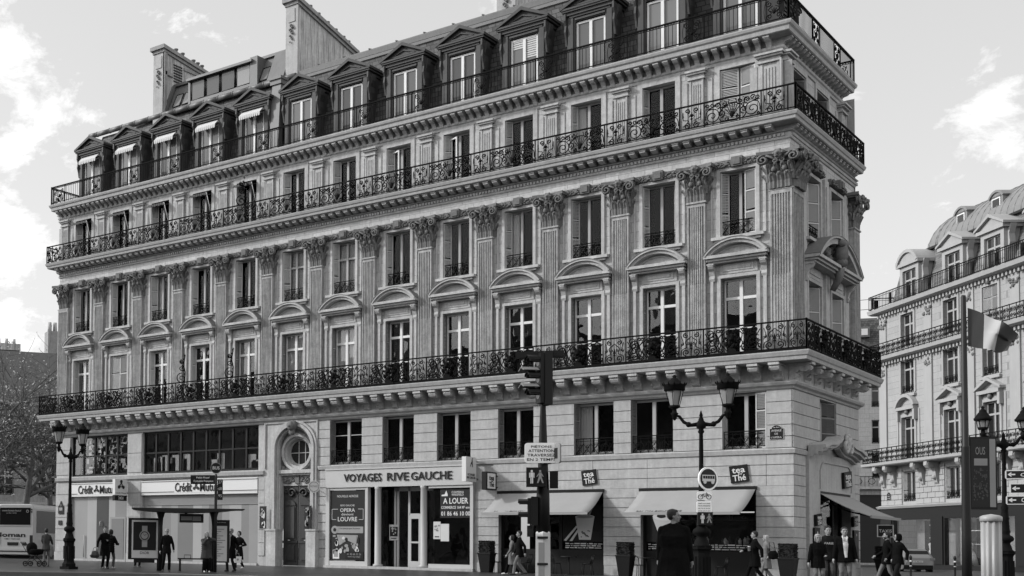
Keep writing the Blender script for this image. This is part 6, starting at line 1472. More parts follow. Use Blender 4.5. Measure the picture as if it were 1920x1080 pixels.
def person(label, px, depth, H, yaw, coat=CB, clen=.42, trouser=CD, shoes=SHOE, hair=HAIRD, style='short', head=0, hands=None, feet=None, skin=SKIN, wide=1, shirt=None, collar=False, glasses=False, beard=False, group=None, vox=.012, lean=0, fat=1, hood=False, puff=False, letters=None):
    p = AT(px, depth); t = thing('person', label, 'person', tuple(p), toward(px)+R(yaw), group)
    S = lambda *v: Vector(v)*H
    feet = feet or ((-.06, .0, .045), (.06, -.01, .045)); hands = hands or ((-.17, -.03, .44), (.17, -.03, .44))
    hip = Vector((0, 0, 0)); sh = Vector((0, -lean, 0))
    body = MB(); ct = MB(); tr = MB()
    legs = []
    for s, f in zip((-1, 1), feet):
        a = S(s*.05, 0, .5); an = S(*f); kn, an = ik(a, an, .24*H, .235*H, (0, -1, 0)); legs.append((a, kn, an))
        limb(body, [a, kn, an], [.05*H, .032*H, .022*H]); w_ = wide
        limb(tr, [a, kn, an+Vector((0, 0, .0*H))], [.053*H*fat, .038*H*w_, .033*H*w_*1.05])
    tr.ball(S(0, .0, .49), .085*H*fat, 12, 1, .8, .9)
    # torso
    ty = -lean
    loft(body, [(0, 0, .46*H, .07*H, .055*H), (0, 0, .5*H, .088*H, .06*H), (0, ty*.3*H, .6*H, .072*H, .05*H), (0, ty*.7*H, .72*H, .09*H, .058*H), (0, ty*H, .8*H, .095*H, .05*H), (0, ty*H, .83*H, .05*H, .04*H)])
    c0 = .5-clen*.5 if clen > .2 else .47
    zb = {0: .47}.get(0); low = .5-(clen-.1)*.62
    f_ = fat
    loft(ct, [(0, .005*H, low*H, (.114+.014*(clen > .3))*H*f_, .104*H*f_), (0, 0, .5*H, .108*H*f_, .088*H*f_), (0, ty*.3*H, .6*H, .092*H*f_, .066*H*f_), (0, ty*.7*H, .72*H, .108*H*f_, .07*H*f_), (0, ty*H, .785*H, .116*H*(1+.6*(fat-1)), .06*H), (0, ty*H, .812*H, .095*H*(1+.6*(fat-1)), .05*H), (0, ty*H, .832*H, .06*H, .044*H), (0, (ty+.004)*H, .85*H, .042*H, .042*H)])
    for s in (-1, 1): limb(ct, [S(s*.02, ty+.004, .835), S(s*.088*(1+.7*(fat-1)), ty+.002, .795)], [.03*H, .034*H])
    if puff:
        for i in range(7): z = low+.03+i*.05; loft(ct, [(0, 0, z*H, .1*H*f_, .07*H*f_), (0, 0, (z+.02)*H, .117*H*f_, .086*H*f_), (0, 0, (z+.04)*H, .1*H*f_, .07*H*f_)])
    for s, h in zip((-1, 1), hands):
        a = S(s*.092*(1+.7*(fat-1)), ty, .79); hd = S(*h); el, hd = ik(a, hd, .172*H, .15*H, (s*.5, 1, -.3))
        limb(body, [a, el, hd], [.034*H, .026*H, .018*H])
        wr = el+(hd-el)*.9; limb(ct, [a, el, wr], [.04*H*(1.15 if puff else 1), .034*H*(1.25 if puff else 1), .028*H*(1.25 if puff else 1)])
        d = (hd-el).normalized(); side = Vector((s, 0, 0)); side = (side-d*side.dot(d)).normalized() if abs(side.dot(d)) < .9 else Vector((0, 1, 0)); nrm = d.cross(side)
        pc = hd+d*.024*H; body.tube([hd-d*.01*H, hd+d*.02*H, hd+d*.048*H], [.014*H, .019*H, .017*H], 8)
        fw = Vector((0, -1, 0)); fw = (fw-d*fw.dot(d)); fw = fw.normalized() if fw.length > .1 else nrm
        inn = -side
        for i in range(4):
            b0 = hd+d*.045*H+fw*(.014-.0095*i)*H; L_ = (.034, .039, .037, .029)[i]*H
            body.tube([b0, b0+d*L_*.5+inn*.002*H, b0+d*L_*.85+inn*.012*H, b0+d*L_*.9+inn*.02*H], [.0052*H, .005*H, .0046*H, .004*H], 6)
        b0 = hd+d*.012*H+fw*.014*H; body.tube([b0, b0+fw*.012*H+d*.012*H, b0+fw*.012*H+d*.03*H+inn*.008*H], [.007*H, .006*H, .005*H], 6)
    # neck and head
    nk = S(0, ty, .82); hc = Vector((0, (ty-.008)*H, 0))
    body.tube([nk, S(0, ty-.006, .885)], [.036*H, .03*H], 10)
    hr = Matrix.Translation(hc) @ Matrix.Rotation(R(head), 4, 'Z')
    body.T = hr
    loft(body, [(0, y*H, z*H, a*H, b*H) for z, a, b, y in ((.868, .016, .018, -.024), (.876, .028, .032, -.016), (.892, .036, .043, -.008), (.915, .041, .05, -.001), (.94, .0435, .054, .003), (.965, .042, .052, .005), (.985, .032, .04, .006), (.997, .014, .018, .006))], 16)
    body.tube([(0, -.048*H, .938*H), (0, -.064*H, .917*H), (0, -.052*H, .911*H)], [.006*H, .0095*H, .009*H], 7)
    for s in (-1, 1): body.ball((s*.045*H, .004*H, .924*H), .011*H, 8, .45, .9, 1.4); body.ball((s*.018*H, -.043*H, .943*H), .012*H, 7, 1.3, .6, .5); body.ball((s*.026*H, -.036*H, .915*H), .012*H, 7)
    body.ball((0, -.042*H, .878*H), .012*H, 8); body.ball((0, -.05*H, .896*H), .010*H, 7, 1.5, .5, .7)
    body.T = None
    remeshed('body', body, min(vox, .009 if H*10 > 0 and vox < .01 else vox*.8), skin, t, 2)
    fc = MB(); fc.T = hr
    for s in (-1, 1): fc.use(EYEM); fc.ball((s*.017*H, -.0485*H, .933*H), .0052*H, 6, 1.3, .6, .8); fc.use(hair); fc.tube([(s*.008*H, -.053*H, .945*H), (s*.02*H, -.052*H, .949*H), (s*.03*H, -.044*H, .945*H)], .0026*H, 4)
    fc.use(LIP); fc.tube([(-.013*H, -.05*H, .8945*H), (0, -.0555*H, .896*H), (.013*H, -.05*H, .8945*H)], .0026*H, 4)
    if glasses:
        fc.use(EYEM)
        for s in (-1, 1):
            fc.T = hr @ Matrix.Translation((s*.018*H, -.057*H, .933*H)); fc.ring((0, 0), .011*H, .0145*H, -.001, .001, 0, 360, 12); fc.T = hr; fc.tube([(s*.032*H, -.056*H, .935*H), (s*.044*H, .0, .93*H)], .002*H, 4)
    fc.T = None; add('face_features', fc.mesh('face_features', None, False), t)
    if hood is not True:
        hb = MB(); hb.T = hr; ry = .058
        hb.lathe([(.0, -.066*H), (.03*H, -.055*H), (.046*H, -.03*H), (.0495*H, 0), (.047*H, .03*H), (.034*H, .05*H), (0, .062*H)], (0, .014*H, .948*H), 14, True, 1, 1.12)
        if style == 'short': hb.ball((0, -.012*H, .983*H), .03*H, 10, 1.25, 1, .6)
        if style in ('long', 'bob', 'curly'):
            L_ = {'long': .16, 'bob': .07, 'curly': .04}[style]
            loft(hb, [(0, .03*H, (.93-L_)*H, .03*H, .016*H), (0, .026*H, (.93-L_*.6)*H, .05*H, .028*H), (0, .018*H, .93*H, .052*H, .045*H), (0, .01*H, .97*H, .05*H, .05*H), (0, .008*H, 1.0*H, .025*H, .03*H)], 12)
            for s in (-1, 1): limb(hb, [(s*.046*H, -.01*H, .965*H), (s*.05*H, -.008*H, .92*H), (s*.046*H, .0, (.93-L_*.8)*H)], [.014*H, .014*H, .01*H], 8)
            hb.ball((0, -.02*H, .985*H), .03*H, 10, 1.2, 1, .5)
        if style == 'curly' or style == 'mop':
            rn = random.Random(px)
            for i in range(34): a = rn.uniform(0, 6.28); e = rn.uniform(-.1, 1.4); hb.ball((.046*H*math.cos(a)*math.cos(e), (.014+.05*math.sin(a)*math.cos(e))*H, (.955+.05*math.sin(e))*H), .015*H, 6) if not (math.sin(a) < -.3 and e < .5) else None
        hb.T = None; remeshed('hair', hb, .009, hair, t, 1)
        if beard:
            bb = MB(); bb.T = hr; bb.lathe([(0, -.03*H), (.026*H, -.022*H), (.034*H, 0), (.038*H, .025*H), (.0, .03*H)], (0, -.012*H, .886*H), 12, True, 1, 1.15); bb.T = None; remeshed('beard', bb, .008, hair, t, 1)
    else:
        hb = MB(); hb.T = hr; hb.lathe([(.03*H, -.09*H), (.055*H, -.06*H), (.056*H, 0), (.05*H, .035*H), (.03*H, .055*H), (0, .062*H)], (0, .02*H, .945*H), 14, True, 1, 1.15); hb.T = None; remeshed('hood', hb, .012, coat, t, 2)
    remeshed('trousers', tr, .014, trouser, t, 3)
    if collar:
        for s in (-1, 1): limb(ct, [S(s*.035, ty+.02, .845), S(s*.045, ty-.015, .84), S(s*.03, ty-.05, .79)], [.014*H, .014*H, .01*H], 7)
    remeshed('coat', ct, .014 if vox >= .012 else .011, coat, t, 3)
    for i, (a, kn, an) in enumerate(legs):
        sb = MB(); dirf = Vector((0, -1, 0)); b0 = an+Vector((0, .02*H, -.018*H))
        lift = max(0, an.z-.05*H)
        loft_pts = [(an+Vector((0, .03*H, -.022*H)), .022*H), (an+Vector((0, -.01*H, -.02*H)), .024*H), (an+Vector((0, -.06*H, -.028*H-lift*.3)), .023*H), (an+Vector((0, -.095*H, -.032*H-lift*.5)), .016*H)]
        limb(sb, [q[0] for q in loft_pts], [q[1] for q in loft_pts], 8); remeshed('shoe', sb, .012, shoes, t, 2)
    if shirt:
        q = MB().use(shirt)
        rws = []
        for i in range(9):
            z = .5+.34*i/8; w_ = .018+.02*min(1, i/5)-(.012 if i == 8 else 0); yy = -(np.interp(z, [.43, .5, .6, .72, .785, .812, .84], [.1, .088, .068, .07, .06, .05, .042])*(f_ if z < .75 else 1))-.006
            rws.append([q.V(S(u*w_, ty*min(1, max(0, (z-.5)/.3))+yy+.006*u*u-.003, z)) for u in (-1, -.5, 0, .5, 1)])
        for r0_, r1_ in zip(rws, rws[1:]):
            for i in range(4): q.F((r0_[i], r0_[i+1], r1_[i+1], r1_[i]), True)
        for s in (-1, 1): q.tube([S(s*.03, -.01, .852), S(s*.033, -.05, .83), S(s*.02, -.075, .77)], [.012*H, .012*H, .008*H], 6)
        q.build('shirt', shirt, t)
    if letters:
        q = MB().use(GREYL); q.text(letters, 0, .72*H, .13*H, .035*H, -.078*H, .004, .01); q.build('print', GREYL, t)
    return t
STR = lambda ph: ((-.05, -.15*ph, .05 if ph > 0 else .075), (.05, .15*ph, .075 if ph > 0 else .05))
person('man in a dark jacket seen from behind pushing a pram beside the bus', 86, 54.2, 1.62, 170, CG, .2, CM_, SHOE, HAIRD, hands=((-.12, -.25, .6), (.12, -.25, .6)), feet=((-.05, -.06, .045), (.05, .08, .045)))
person('man in a black overcoat holding a dark bag left of the bus shelter', 196, 51.3, 1.7, 22, CB, .42, CB, SHOE, HAIRD, head=-15, hands=((-.2, -.02, .5), (.0, -.17, .66)), collar=True)
person('woman in padded jacket and white trainers behind the man with the bag', 207, 52.2, 1.6, 150, CB, .25, DENIM, SNEAK, HAIRD, 'bob', hands=((-.12, -.18, .62), (.12, -.12, .6)), feet=((-.05, -.04, .045), (.07, .09, .045)), puff=True)
person('person hidden behind the watch advert with only the legs showing', 257, 55.8, 1.6, 20, CD, .3, CD, SHOE)
person('grey haired man in a black rollneck standing between the watch advert and the bench', 312, 47.6, 1.61, 8, CB, .22, CB, SHOE, HAIRG, glasses=True, head=-12, hands=((-.15, .02, .48), (.16, -.04, .5)), feet=((-.09, .02, .045), (.06, -.02, .045)), collar=True)
person('woman in a dark padded coat holding up a phone under the bus shelter', 387, 47.2, 1.5, 8, CG, .36, CB, SNEAK, HAIRG, 'long', hands=((-.02, -.2, .82), (.05, -.2, .84)), wide=1.55, fat=1.22, puff=True)
person('man in a dark coat and tie standing at the right end of the bus shelter', 433, 49.4, 1.67, -38, CB, .42, CD, SHOE, HAIRG, glasses=True, shirt=CM_, hands=((-.17, -.06, .5), (.17, -.0, .5)), feet=((-.06, -.06, .045), (.07, .05, .045)))
person('woman with curly dark hair in a long coat carrying a white bag', 448, 54.5, 1.62, -35, CB, .5, CD, SNEAK, HAIRD, 'curly', hands=((-.13, -.08, .5), (.14, -.1, .62)), feet=((-.04, -.1, .05), (.06, .1, .07)))
person('woman in a grey knee length coat with a backpack walking left', 960, 51.3, 1.6, -88, CM_, .5, CB, SNEAK, HAIRD, 'bob', hands=((-.13, .1, .52), (.13, -.12, .5)), feet=STR(1.0))
person('taller person in pale trousers walking behind the woman with the backpack', 974, 50.2, 1.76, -80, CB, .25, CM_, SHOE, HAIRD, hands=((-.13, -.1, .5), (.13, .1, .5)), feet=STR(-.9))
person('man in a black overcoat seen from behind close up, looking right', 1264, 23.6, 1.8, 168, CB, .45, CB, SHOE, HAIRD, head=-80, skin=SKIND, vox=.009, fat=1.38, collar=True, hands=((-.16, -.04, .47), (.16, -.05, .47)))
person('man in a black coat walking left with a paper cup', 1416, 42.6, 1.75, -80, CB, .4, CB, SHOE, HAIRD, hands=((.05, -.22, .62), (.14, .1, .5)), feet=STR(1.1))
person('fair haired woman in a pale coat half hidden behind the man with the cup', 1437, 45.2, 1.66, -75, CM_, .45, CM_, SHOE, HAIRB, 'long', hands=((-.12, -.1, .5), (.15, .02, .55)), feet=STR(-1))
person('blonde short haired woman with glasses in a black jacket at the corner doorway', 1534, 37.2, 1.6, 18, CB, .3, CM_, SHOE, HAIRB, 'bob', glasses=True, hands=((-.17, -.03, .45), (.08, -.16, .6)), fat=1.1)
person('teenage boy with a dark mop of hair in a lettered sweatshirt', 1553, 39.6, 1.88, 12, CD, .2, DENIM, SHOE, HAIRD, 'mop', letters='PARIS', hands=((-.15, -.05, .45), (.16, -.05, .47)))
person('tall man in a black jacket over a white shirt at the corner doorway', 1584, 38.4, 1.84, 12, CB, .22, CM_, SHOE, HAIRD, shirt=CL, hands=((-.17, -.05, .47), (.16, -.06, .47)), fat=1.25, collar=True)
person('bearded man in a black jacket and grey trousers walking left by the bin', 1664, 42, 1.78, -78, CB, .25, CM_, SHOE, HAIRD, beard=True, hands=((-.12, -.16, .55), (.14, .06, .5)), feet=STR(1.2))
person('hooded person with glasses in a black jacket walking left behind the bearded man', 1684, 41.6, 1.72, -48, CB, .25, CD, SHOE, HAIRD, hood=True, glasses=True, head=-25, hands=((-.14, -.12, .52), (.16, .05, .5)), feet=STR(-1.1))
# things they carry
def item(name, label, cat, px, depth, z, rz=0): p = AT(px, depth); return thing(name, label, cat, (p.x, p.y, z), toward(px)+R(rz))
t = item('handbag', 'dark soft bag hanging from the hand of the man with the phone', 'bag', 177, 51.1, .42); q = MB(); q.lathe([(.04, 0), (.17, .02), (.2, .12), (.14, .26), (.06, .3)], (0, 0, 0), 12, True, 1, .5); q.use(SHOE); remeshed('bag', q, .012, SHOE, t, 2); q = MB().use(SHOE); q.tube([(-.07, 0, .28), (-.05, 0, .4), (.03, 0, .44), (.09, 0, .38), (.08, 0, .28)], .012, 6); q.build('strap', SHOE, t)
t = item('shopping_bag', 'small white paper bag carried by the woman in the long coat', 'bag', 445, 53.9, .28, 15); q = MB().use(WHITE); q.prism([(-.15, 0), (.15, 0), (.17, .27), (-.17, .27)], -.05, .05, 'y'); q.build('bag', WHITE, t); q = MB().use(GREYM); q.tube([(-.08, 0, .27), (-.06, 0, .4), (.06, 0, .4), (.08, 0, .27)], .008, 5); q.disc((0, .14), .05, -.054, -.05, 12); q.build('handle', GREYM, t)
t = item('paper_cup', 'white paper cup held by the man walking left', 'cup', 1405, 42.5, 1.08); q = MB().use(WHITE); q.lathe([(.032, 0), (.045, .14), (.048, .14), (.048, .155), (.04, .165)], k=16); q.build('cup', WHITE, t)
t = item('shoulder_bag', 'black bag hanging behind the fair haired woman', 'bag', 1450, 44.8, .8); q = MB(); q.lathe([(.03, 0), (.16, .04), (.17, .2), (.1, .3), (.03, .31)], (0, 0, 0), 12, True, 1, .45); remeshed('bag', q, .012, CB, t, 2); q = MB().use(CB); q.tube([(-.1, 0, .28), (-.12, 0, .6), (.02, 0, .6), (.08, 0, .28)], .012, 5); q.build('strap', CB, t)
t = item('backpack', 'dark backpack on the back of the woman in the grey coat', 'bag', 968, 51.0, .88, -88); q = MB(); q.lathe([(.06, 0), (.14, .03), (.15, .25), (.12, .38), (.04, .42)], (0, 0, 0), 12, True, 1, .6); remeshed('pack', q, .014, CD, t, 2)
t = item('phone', 'dark phone held up by the woman under the bus shelter', 'phone', 391, 46.7, 1.25); q = MB().use(DARK); q.box(-.04, .04, -.006, .006, -.07, .08); q.build('case', DARK, t)
t = item('pram', 'dark pram pushed along the pavement beside the bus', 'pram', 66, 53.6, 0, 60)
q = MB().use(CB); q.lathe([(.05, -.02), (.22, .0), (.26, .2), (.24, .24)], (0, 0, .5), 14, True, 1, 1.5); q.prism([(.4*math.cos(R(a)), .72+.38*math.sin(R(a))) for a in range(0, 181, 20)], -.24, .24, 'y') if False else q.ball((.0, .18, .78), .27, 12, .95, .9, .95); q.build('hood', CB, t)
q = MB().use(DARK2); q.tube([(-.2, -.3, .12), (-.2, .3, .6), (-.2, .62, 1.02), (.2, .62, 1.02), (.2, .3, .6), (.2, -.3, .12)], .016, 6); q.tube([(-.2, .35, .12), (-.2, -.1, .6)], .014, 6); q.tube([(.2, .35, .12), (.2, -.1, .6)], .014, 6); q.build('frame', DARK2, t)
for x in (-.22, .22):
    for y in (-.32, .36): q = MB().use(DARK); q.T = Matrix.Translation((x, y, .12)) @ Matrix.Rotation(R(90), 4, 'Z'); q.ring((0, 0), .08, .12, -.02, .02, 0, 360, 16); q.disc((0, 0), .03, -.02, .02, 8); q.box(-.1, .1, -.006, .006, -.008, .008); q.box(-.008, .008, -.005, .005, -.1, .1); q.build('wheel', DARK, t)
# ------------------------------------------------------------------ far building across the avenue
FA = math.atan2(FBU.y, FBU.x); TBF = Matrix.Translation((FB0.x, FB0.y, 0)) @ Matrix.Rotation(FA, 4, 'Z')
F_ = thing('avenue_building', 'pale stone block at the right with zinc dome roof, brick mansard and dark shopfront', 'building', (FB0.x, FB0.y, 0), FA)
UE = 34.0; FC = [4.15, 10.1, 15.0, 20.6, 26.2, 31.5]
shop_h = [(2.0, 7.3, .35, 3.85), (9.2, 17.6, .35, 3.85), (24, 30, .35, 3.85)]
g = MB().use(FARSTP); wall(g, 0, UE, 4.9, 8.3, [(c-.95, c+.95, 5.3, 7.7) for c in FC], rev=.35)
norecalc(g, 'mezzanine_wall', FARSTP, F_)
g = MB().use(FARSTP)
for a, b_ in zip([0]+[c+.98 for c in FC], [c-.98 for c in FC]+[UE]):
    z = 5.05; i = 0
    while z < 7.8:
        e = [a]+[q for q in np.arange(math.ceil(a/1.05)*1.05+(.5 if i % 2 else 0), b_, 1.05) if a+.15 < q < b_-.15]+[b_]
        for c, d in zip(e, e[1:]): g.box(c+.025, d-.025, -.07, 0, z+.025, z+.4, 'k')
        z += .425; i += 1
g.build('rusticated_stonework', FARSTP, F_)
g = MB().use(FARST); wall(g, 0, UE, 8.3, 21, [(c-.95, c+.95, 8.6, 12.0) for c in FC]+[(c-.95, c+.95, 13.9, 16.5) for c in FC]+[(c-.9, c+.9, 17.6, 20.25) for c in FC], rev=.35)
norecalc(g, 'upper_wall', FARST, F_)
g = MB().use(FARST); g.quad((0, 0, 0), (0, 14, 0), (0, 14, 21.2), (0, 0, 21.2)); g.quad((UE, 0, 0), (UE, 14, 0), (UE, 14, 21.2), (UE, 0, 21.2)); norecalc(g, 'side_wall', FARST, F_)
fpath = [(0, 10), (0, 0), (UE, 0)]
def fc_(name, prof, m=FARSTP): return MB().use(m).sweep(prof, fpath).build(name, m, F_)
fc_('cornice', [(0, 4.75), (.25, 4.78), (.35, 4.95), (.1, 5.05), (0, 5.05)])
s1 = fc_('balcony', [(0, 8.2), (1.0, 8.22), (1.1, 8.3), (1.12, 8.5), (0, 8.52)])
s2 = fc_('balcony', [(0, 16.75), (.5, 16.8), (.7, 16.9), (.75, 17.15), (0, 17.2)])
s3 = fc_('balcony', [(0, 20.75), (.45, 20.8), (.65, 20.9), (.72, 21.2), (0, 21.25)])
g = MB().use(FARSTP)
for i in range(int(UE/.45)): g.box(.1+i*.45, .3+i*.45, -.35, 0, 16.5, 16.78); g.box(.1+i*.45, .3+i*.45, -.3, 0, 20.5, 20.78)
g.build('dentil_row', FARSTP, F_)
bk = MB().use(FARSTP); bk.prism([(0, 8.2), (-.95, 8.2), (-.98, 7.9), (-.8, 7.7), (-.5, 7.75), (-.35, 7.5), (-.3, 7.0), (-.2, 6.6), (0, 6.4)], -.22, .22, 'x'); bk.tube([(-.3, -.7, 7.95), (.3, -.7, 7.95)], .22, 10); bk.ball((0, -.3, 7.0), .2, 8); bkm = bk.mesh('bracket')
for u in (.6, 2.2, 6.3, 8.2, 12.3, 13.2, 17.0, 18.6, 22.8, 24.2, 28.4, 29.6): add('bracket', bkm, F_, T=TR(u, 0, 0))
def frail(z, H, dense, slab, o_):
    g = MB().use(IRON)
    for Tm, L_ in ((TR(-o_, -o_, z), UE), (Matrix.Translation((-o_, -o_, z)) @ Matrix.Rotation(R(90), 4, 'Z'), 6)):
        q = MB().use(IRON); q.box(0, L_, -.03, .03, H-.06, H); q.box(0, L_, -.03, .03, .05, .1)
        if dense:
            n = int(L_/.75)
            for i in range(n):
                u = .4+i*.75; q.box(u-.4, u-.36, -.02, .02, 0, H)
                for s in (-1, 1): sp(q, u+s*.14, H*.66, .15, .03, 90, -s*1.2, r=.026, n=9); sp(q, u+s*.14, H*.3, .14, .03, -90, s*1.2, r=.026, n=9)
                q.tube([(u-.34, 0, H*.5), (u, 0, H*.8), (u+.34, 0, H*.5), (u, 0, H*.15), (u-.34, 0, H*.5)], .02, 4)
        else:
            for i in range(int(L_/.22)): q.box(i*.22-.013, i*.22+.013, -.013, .013, .1, H-.06)
            q.box(0, L_, -.012, .012, H-.22, H-.19)
            for i in range(int(L_/2.8)+1): u = .6+i*2.8; q.box(u-.16, u+.16, -.03, .03, .1, H-.2); q.ball((u, 0, H*.5), .17, 6, 1, .5, 1.8)
        g.merge(q, Tm)
    add('railing', g.mesh('railing', IRON, False), slab)
frail(8.52, 1.15, True, s1, 1.0); frail(17.2, 1.1, True, s2, .62); frail(21.25, 1.15, False, s3, .6)
g = MB().use(FARSTP)
for k, c in enumerate(FC):
    for z0, z1, w_ in ((8.6, 12.0, 1.9), (13.9, 16.5, 1.9), (17.6, 20.25, 1.8)):
        surround(g, c, w_, z0, z1, True, .08, .22)
    g.box(c-1.3, c+1.3, -.35, 0, 12.55, 12.8)
    for s in (-1, 1): g.box(c+s*1.2-.14, c+s*1.2+.14, -.3, 0, 11.7, 12.55); g.box(c+s*1.55-.1, c+s*1.55+.1, -.06, 0, 8.6, 12.5)
    g.box(c-1.2, c+1.2, -.2, 0, 13.6, 13.8)
    for s in (-1, 1):
        if k == 0: continue
        g.prism([(c+s*1.55, 12.8), (c+s*1.55, 12.98), (c, 13.7), (c, 13.48)], -.4, 0, 'y')
    if k == 0: g.ring((c, 12.2), 1.35, 1.6, -.4, 0, 25, 155, 14)
g.build('window_surround', FARSTP, F_)
g = MB().use(CARVE)
rn = random.Random(6)
for c in [-.0+.5]+[7.1, 12.55, 17.8, 23.4]:
    for z in (15.9, 19.9):
        for i in range(14): g.ball((c+rn.uniform(-.5, .5), -.08, z+rn.uniform(-.3, .3)), rn.uniform(.08, .16), 5)
for c in FC:
    for z in (12.35, 16.85-.35, 20.6-.1): g.ball((c, -.15, z), .2, 6)
g.build('carving', CARVE, F_)
g = MB().use(FARSTP)
for c in (.5, 7.1, 12.55, 17.8, 23.4): g.box(c-.55, c+.55, -.12, 0, 8.52, 16.5, 'k'); g.box(c-.5, c+.5, -.08, 0, 17.2, 20.7, 'k')
g.build('pilaster_strip', FARSTP, F_)
for k, c in enumerate(FC):
    for z, h, w_, tr_, rl, (sh) in ((5.3, 2.4, 1.9, None, True, [(-1, 60, .45, GREYL)]), (8.6, 3.4, 1.9, 2.5, False, None), (13.9, 2.6, 1.9, 1.9, True, None), (17.6, 2.65, 1.8, 1.8, False, None)):
        if (k, z) in ((2, 17.6),): sh = [(-1, 6, .88, FRAMEG), (1, 6, .88, FRAMEG)]
        window(F_, I4, c, z, w_, h, tr_, sh, rl, [0, 1, 0, 2][(k+int(z)) % 4], FRAMEG, .22, fw=.1, gl=GLASS)
# brick mansard with stone dormers, curved zinc roof with round headed dormers
g = MB().use(BRICK)
g.quad((.3, .7, 21.2), (UE, .7, 21.2), (UE, 1.5, 25.2), (.8, 1.5, 25.2)); g.quad((.3, .7, 21.2), (.8, 1.5, 25.2), (.8, 9, 25.2), (.3, 9, 21.2)); norecalc(g, 'brick_mansard', BRICK, F_)
g = MB().use(DARK2); g.sweep([(-.1, 25.1), (.3, 25.14), (.3, 25.3), (-.1, 25.34)], [(.8, 9), (.8, 1.5), (UE, 1.5)]); g.build('eaves', DARK2, F_)
g = MB().use(ZINCL); n = 10
def dome(t): return (1.5+4.6*(1-math.cos(t*math.pi/2)), 25.3+3.3*math.sin(t*math.pi/2))
prof = [dome(i/n) for i in range(n+1)]
rows = []
for (v_, z) in prof:
    d = v_-1.5; pts = [(.8+d, 9, z)]+[(.8+d, 1.5+4.6, z)] if False else []
    cor = []
    for i in range(7): a = R(180+15*i); cor.append((.8+4.6+(4.6-d)*math.cos(a), 1.5+4.6+(4.6-d)*math.sin(a), z))
    rows.append([(.8+d, 12, z)]+cor+[(UE, v_, z)])
for a, b_ in zip(rows, rows[1:]):
    A = [g.V(p) for p in a]; Bb = [g.V(p) for p in b_]
    for i in range(len(A)-1): g.F((A[i], A[i+1], Bb[i+1], Bb[i]), True)
for k in range(36): u = 5.6+k*.8; g.tube([(u, dome(i/8)[0], dome(i/8)[1]+.02) for i in range(9)], .035, 4)
for i in range(1, 7): a = R(180+15*i); g.tube([(.8+4.6+(4.6-(dome(j/8)[0]-1.5))*math.cos(a), 6.1+(4.6-(dome(j/8)[0]-1.5))*math.sin(a), dome(j/8)[1]+.02) for j in range(9)], .035, 4)
g.build('zinc_roof', ZINCL, F_)
fd = MB().use(FARSTP)
def fdormer(k):
    d = MB().use(FARSTP)
    for s in (-1, 1): a, b_ = sorted((s*.95, s*1.35)); d.box(a, b_, .15, 1.4, 21.25, 24.1); d.prism([(s*1.35, 24.3), (s*1.75, 24.3), (s*1.5, 23.6), (s*1.6, 23), (s*1.35, 22.4)], .4, .8, 'y')
    d.box(-.95, .95, .15, 1.4, 23.75, 24.1); d.box(-1.6, 1.6, -.05, 1.5, 24.1, 24.35)
    if k == 0: d.ring((0, 23.6), 1.5, 1.75, -.1, 1.6, 25, 155, 14); d.prism([(1.5*math.cos(R(a)), 23.6+1.5*math.sin(R(a))) for a in range(28, 153, 10)], .05, 1.6, 'y')
    else:
        d.prism([(-1.6, 24.35), (1.6, 24.35), (0, 25.15)], .1, 1.6, 'y')
        for s in (-1, 1): d.prism([(s*1.75, 24.33), (s*1.75, 24.5), (0, 25.35), (0, 25.12)], -.12, 1.7, 'y')
    return d
for k, c in enumerate(FC):
    o = fdormer(k).build('dormer', FARSTP, F_, T=TR(c, 0, 0)); add('window_frame', cached(('fdw',), lambda: win_frame(1.9, 2.5, 1.7, .1, .35, FRAMEG).mesh('window_frame')), o, T=TR(0, 0, 21.25)); add('pane', cached(('fdp',), lambda: win_pane(1.9, 2.5, .35, GLASS).mesh('pane')), o, T=TR(0, 0, 21.25))
for c in (8.2, 12.6, 17.1, 22, 27):
    d = MB().use(ZINCL); d.box(-.75, .75, 1.9, 4.5, 26.0, 27.3); d.ring((0, 26.6), .95, 1.12, 1.8, 4.5, 35, 145, 10); d.prism([(.98*math.cos(R(a)), 26.6+.98*math.sin(R(a))) for a in range(35, 146, 10)], 1.9, 4.5, 'y'); d.use(FRAME); d.box(-.5, .5, 1.84, 1.9, 26.1, 27.15); d.use(GLASS); d.box(-.4, .4, 1.82, 1.84, 26.2, 27.05)
    d.build('round_dormer', None, F_, T=TR(c, 0, 0))
d = MB().use(STONED)
for i in range(5): d.lathe([(.16, 0), (.14, .7)], (13.6+i*.45, 5.5, 28.6), 8)
d.box(13.2, 16, 5.1, 5.9, 27.5, 28.7); d.build('chimney', STONED, F_)
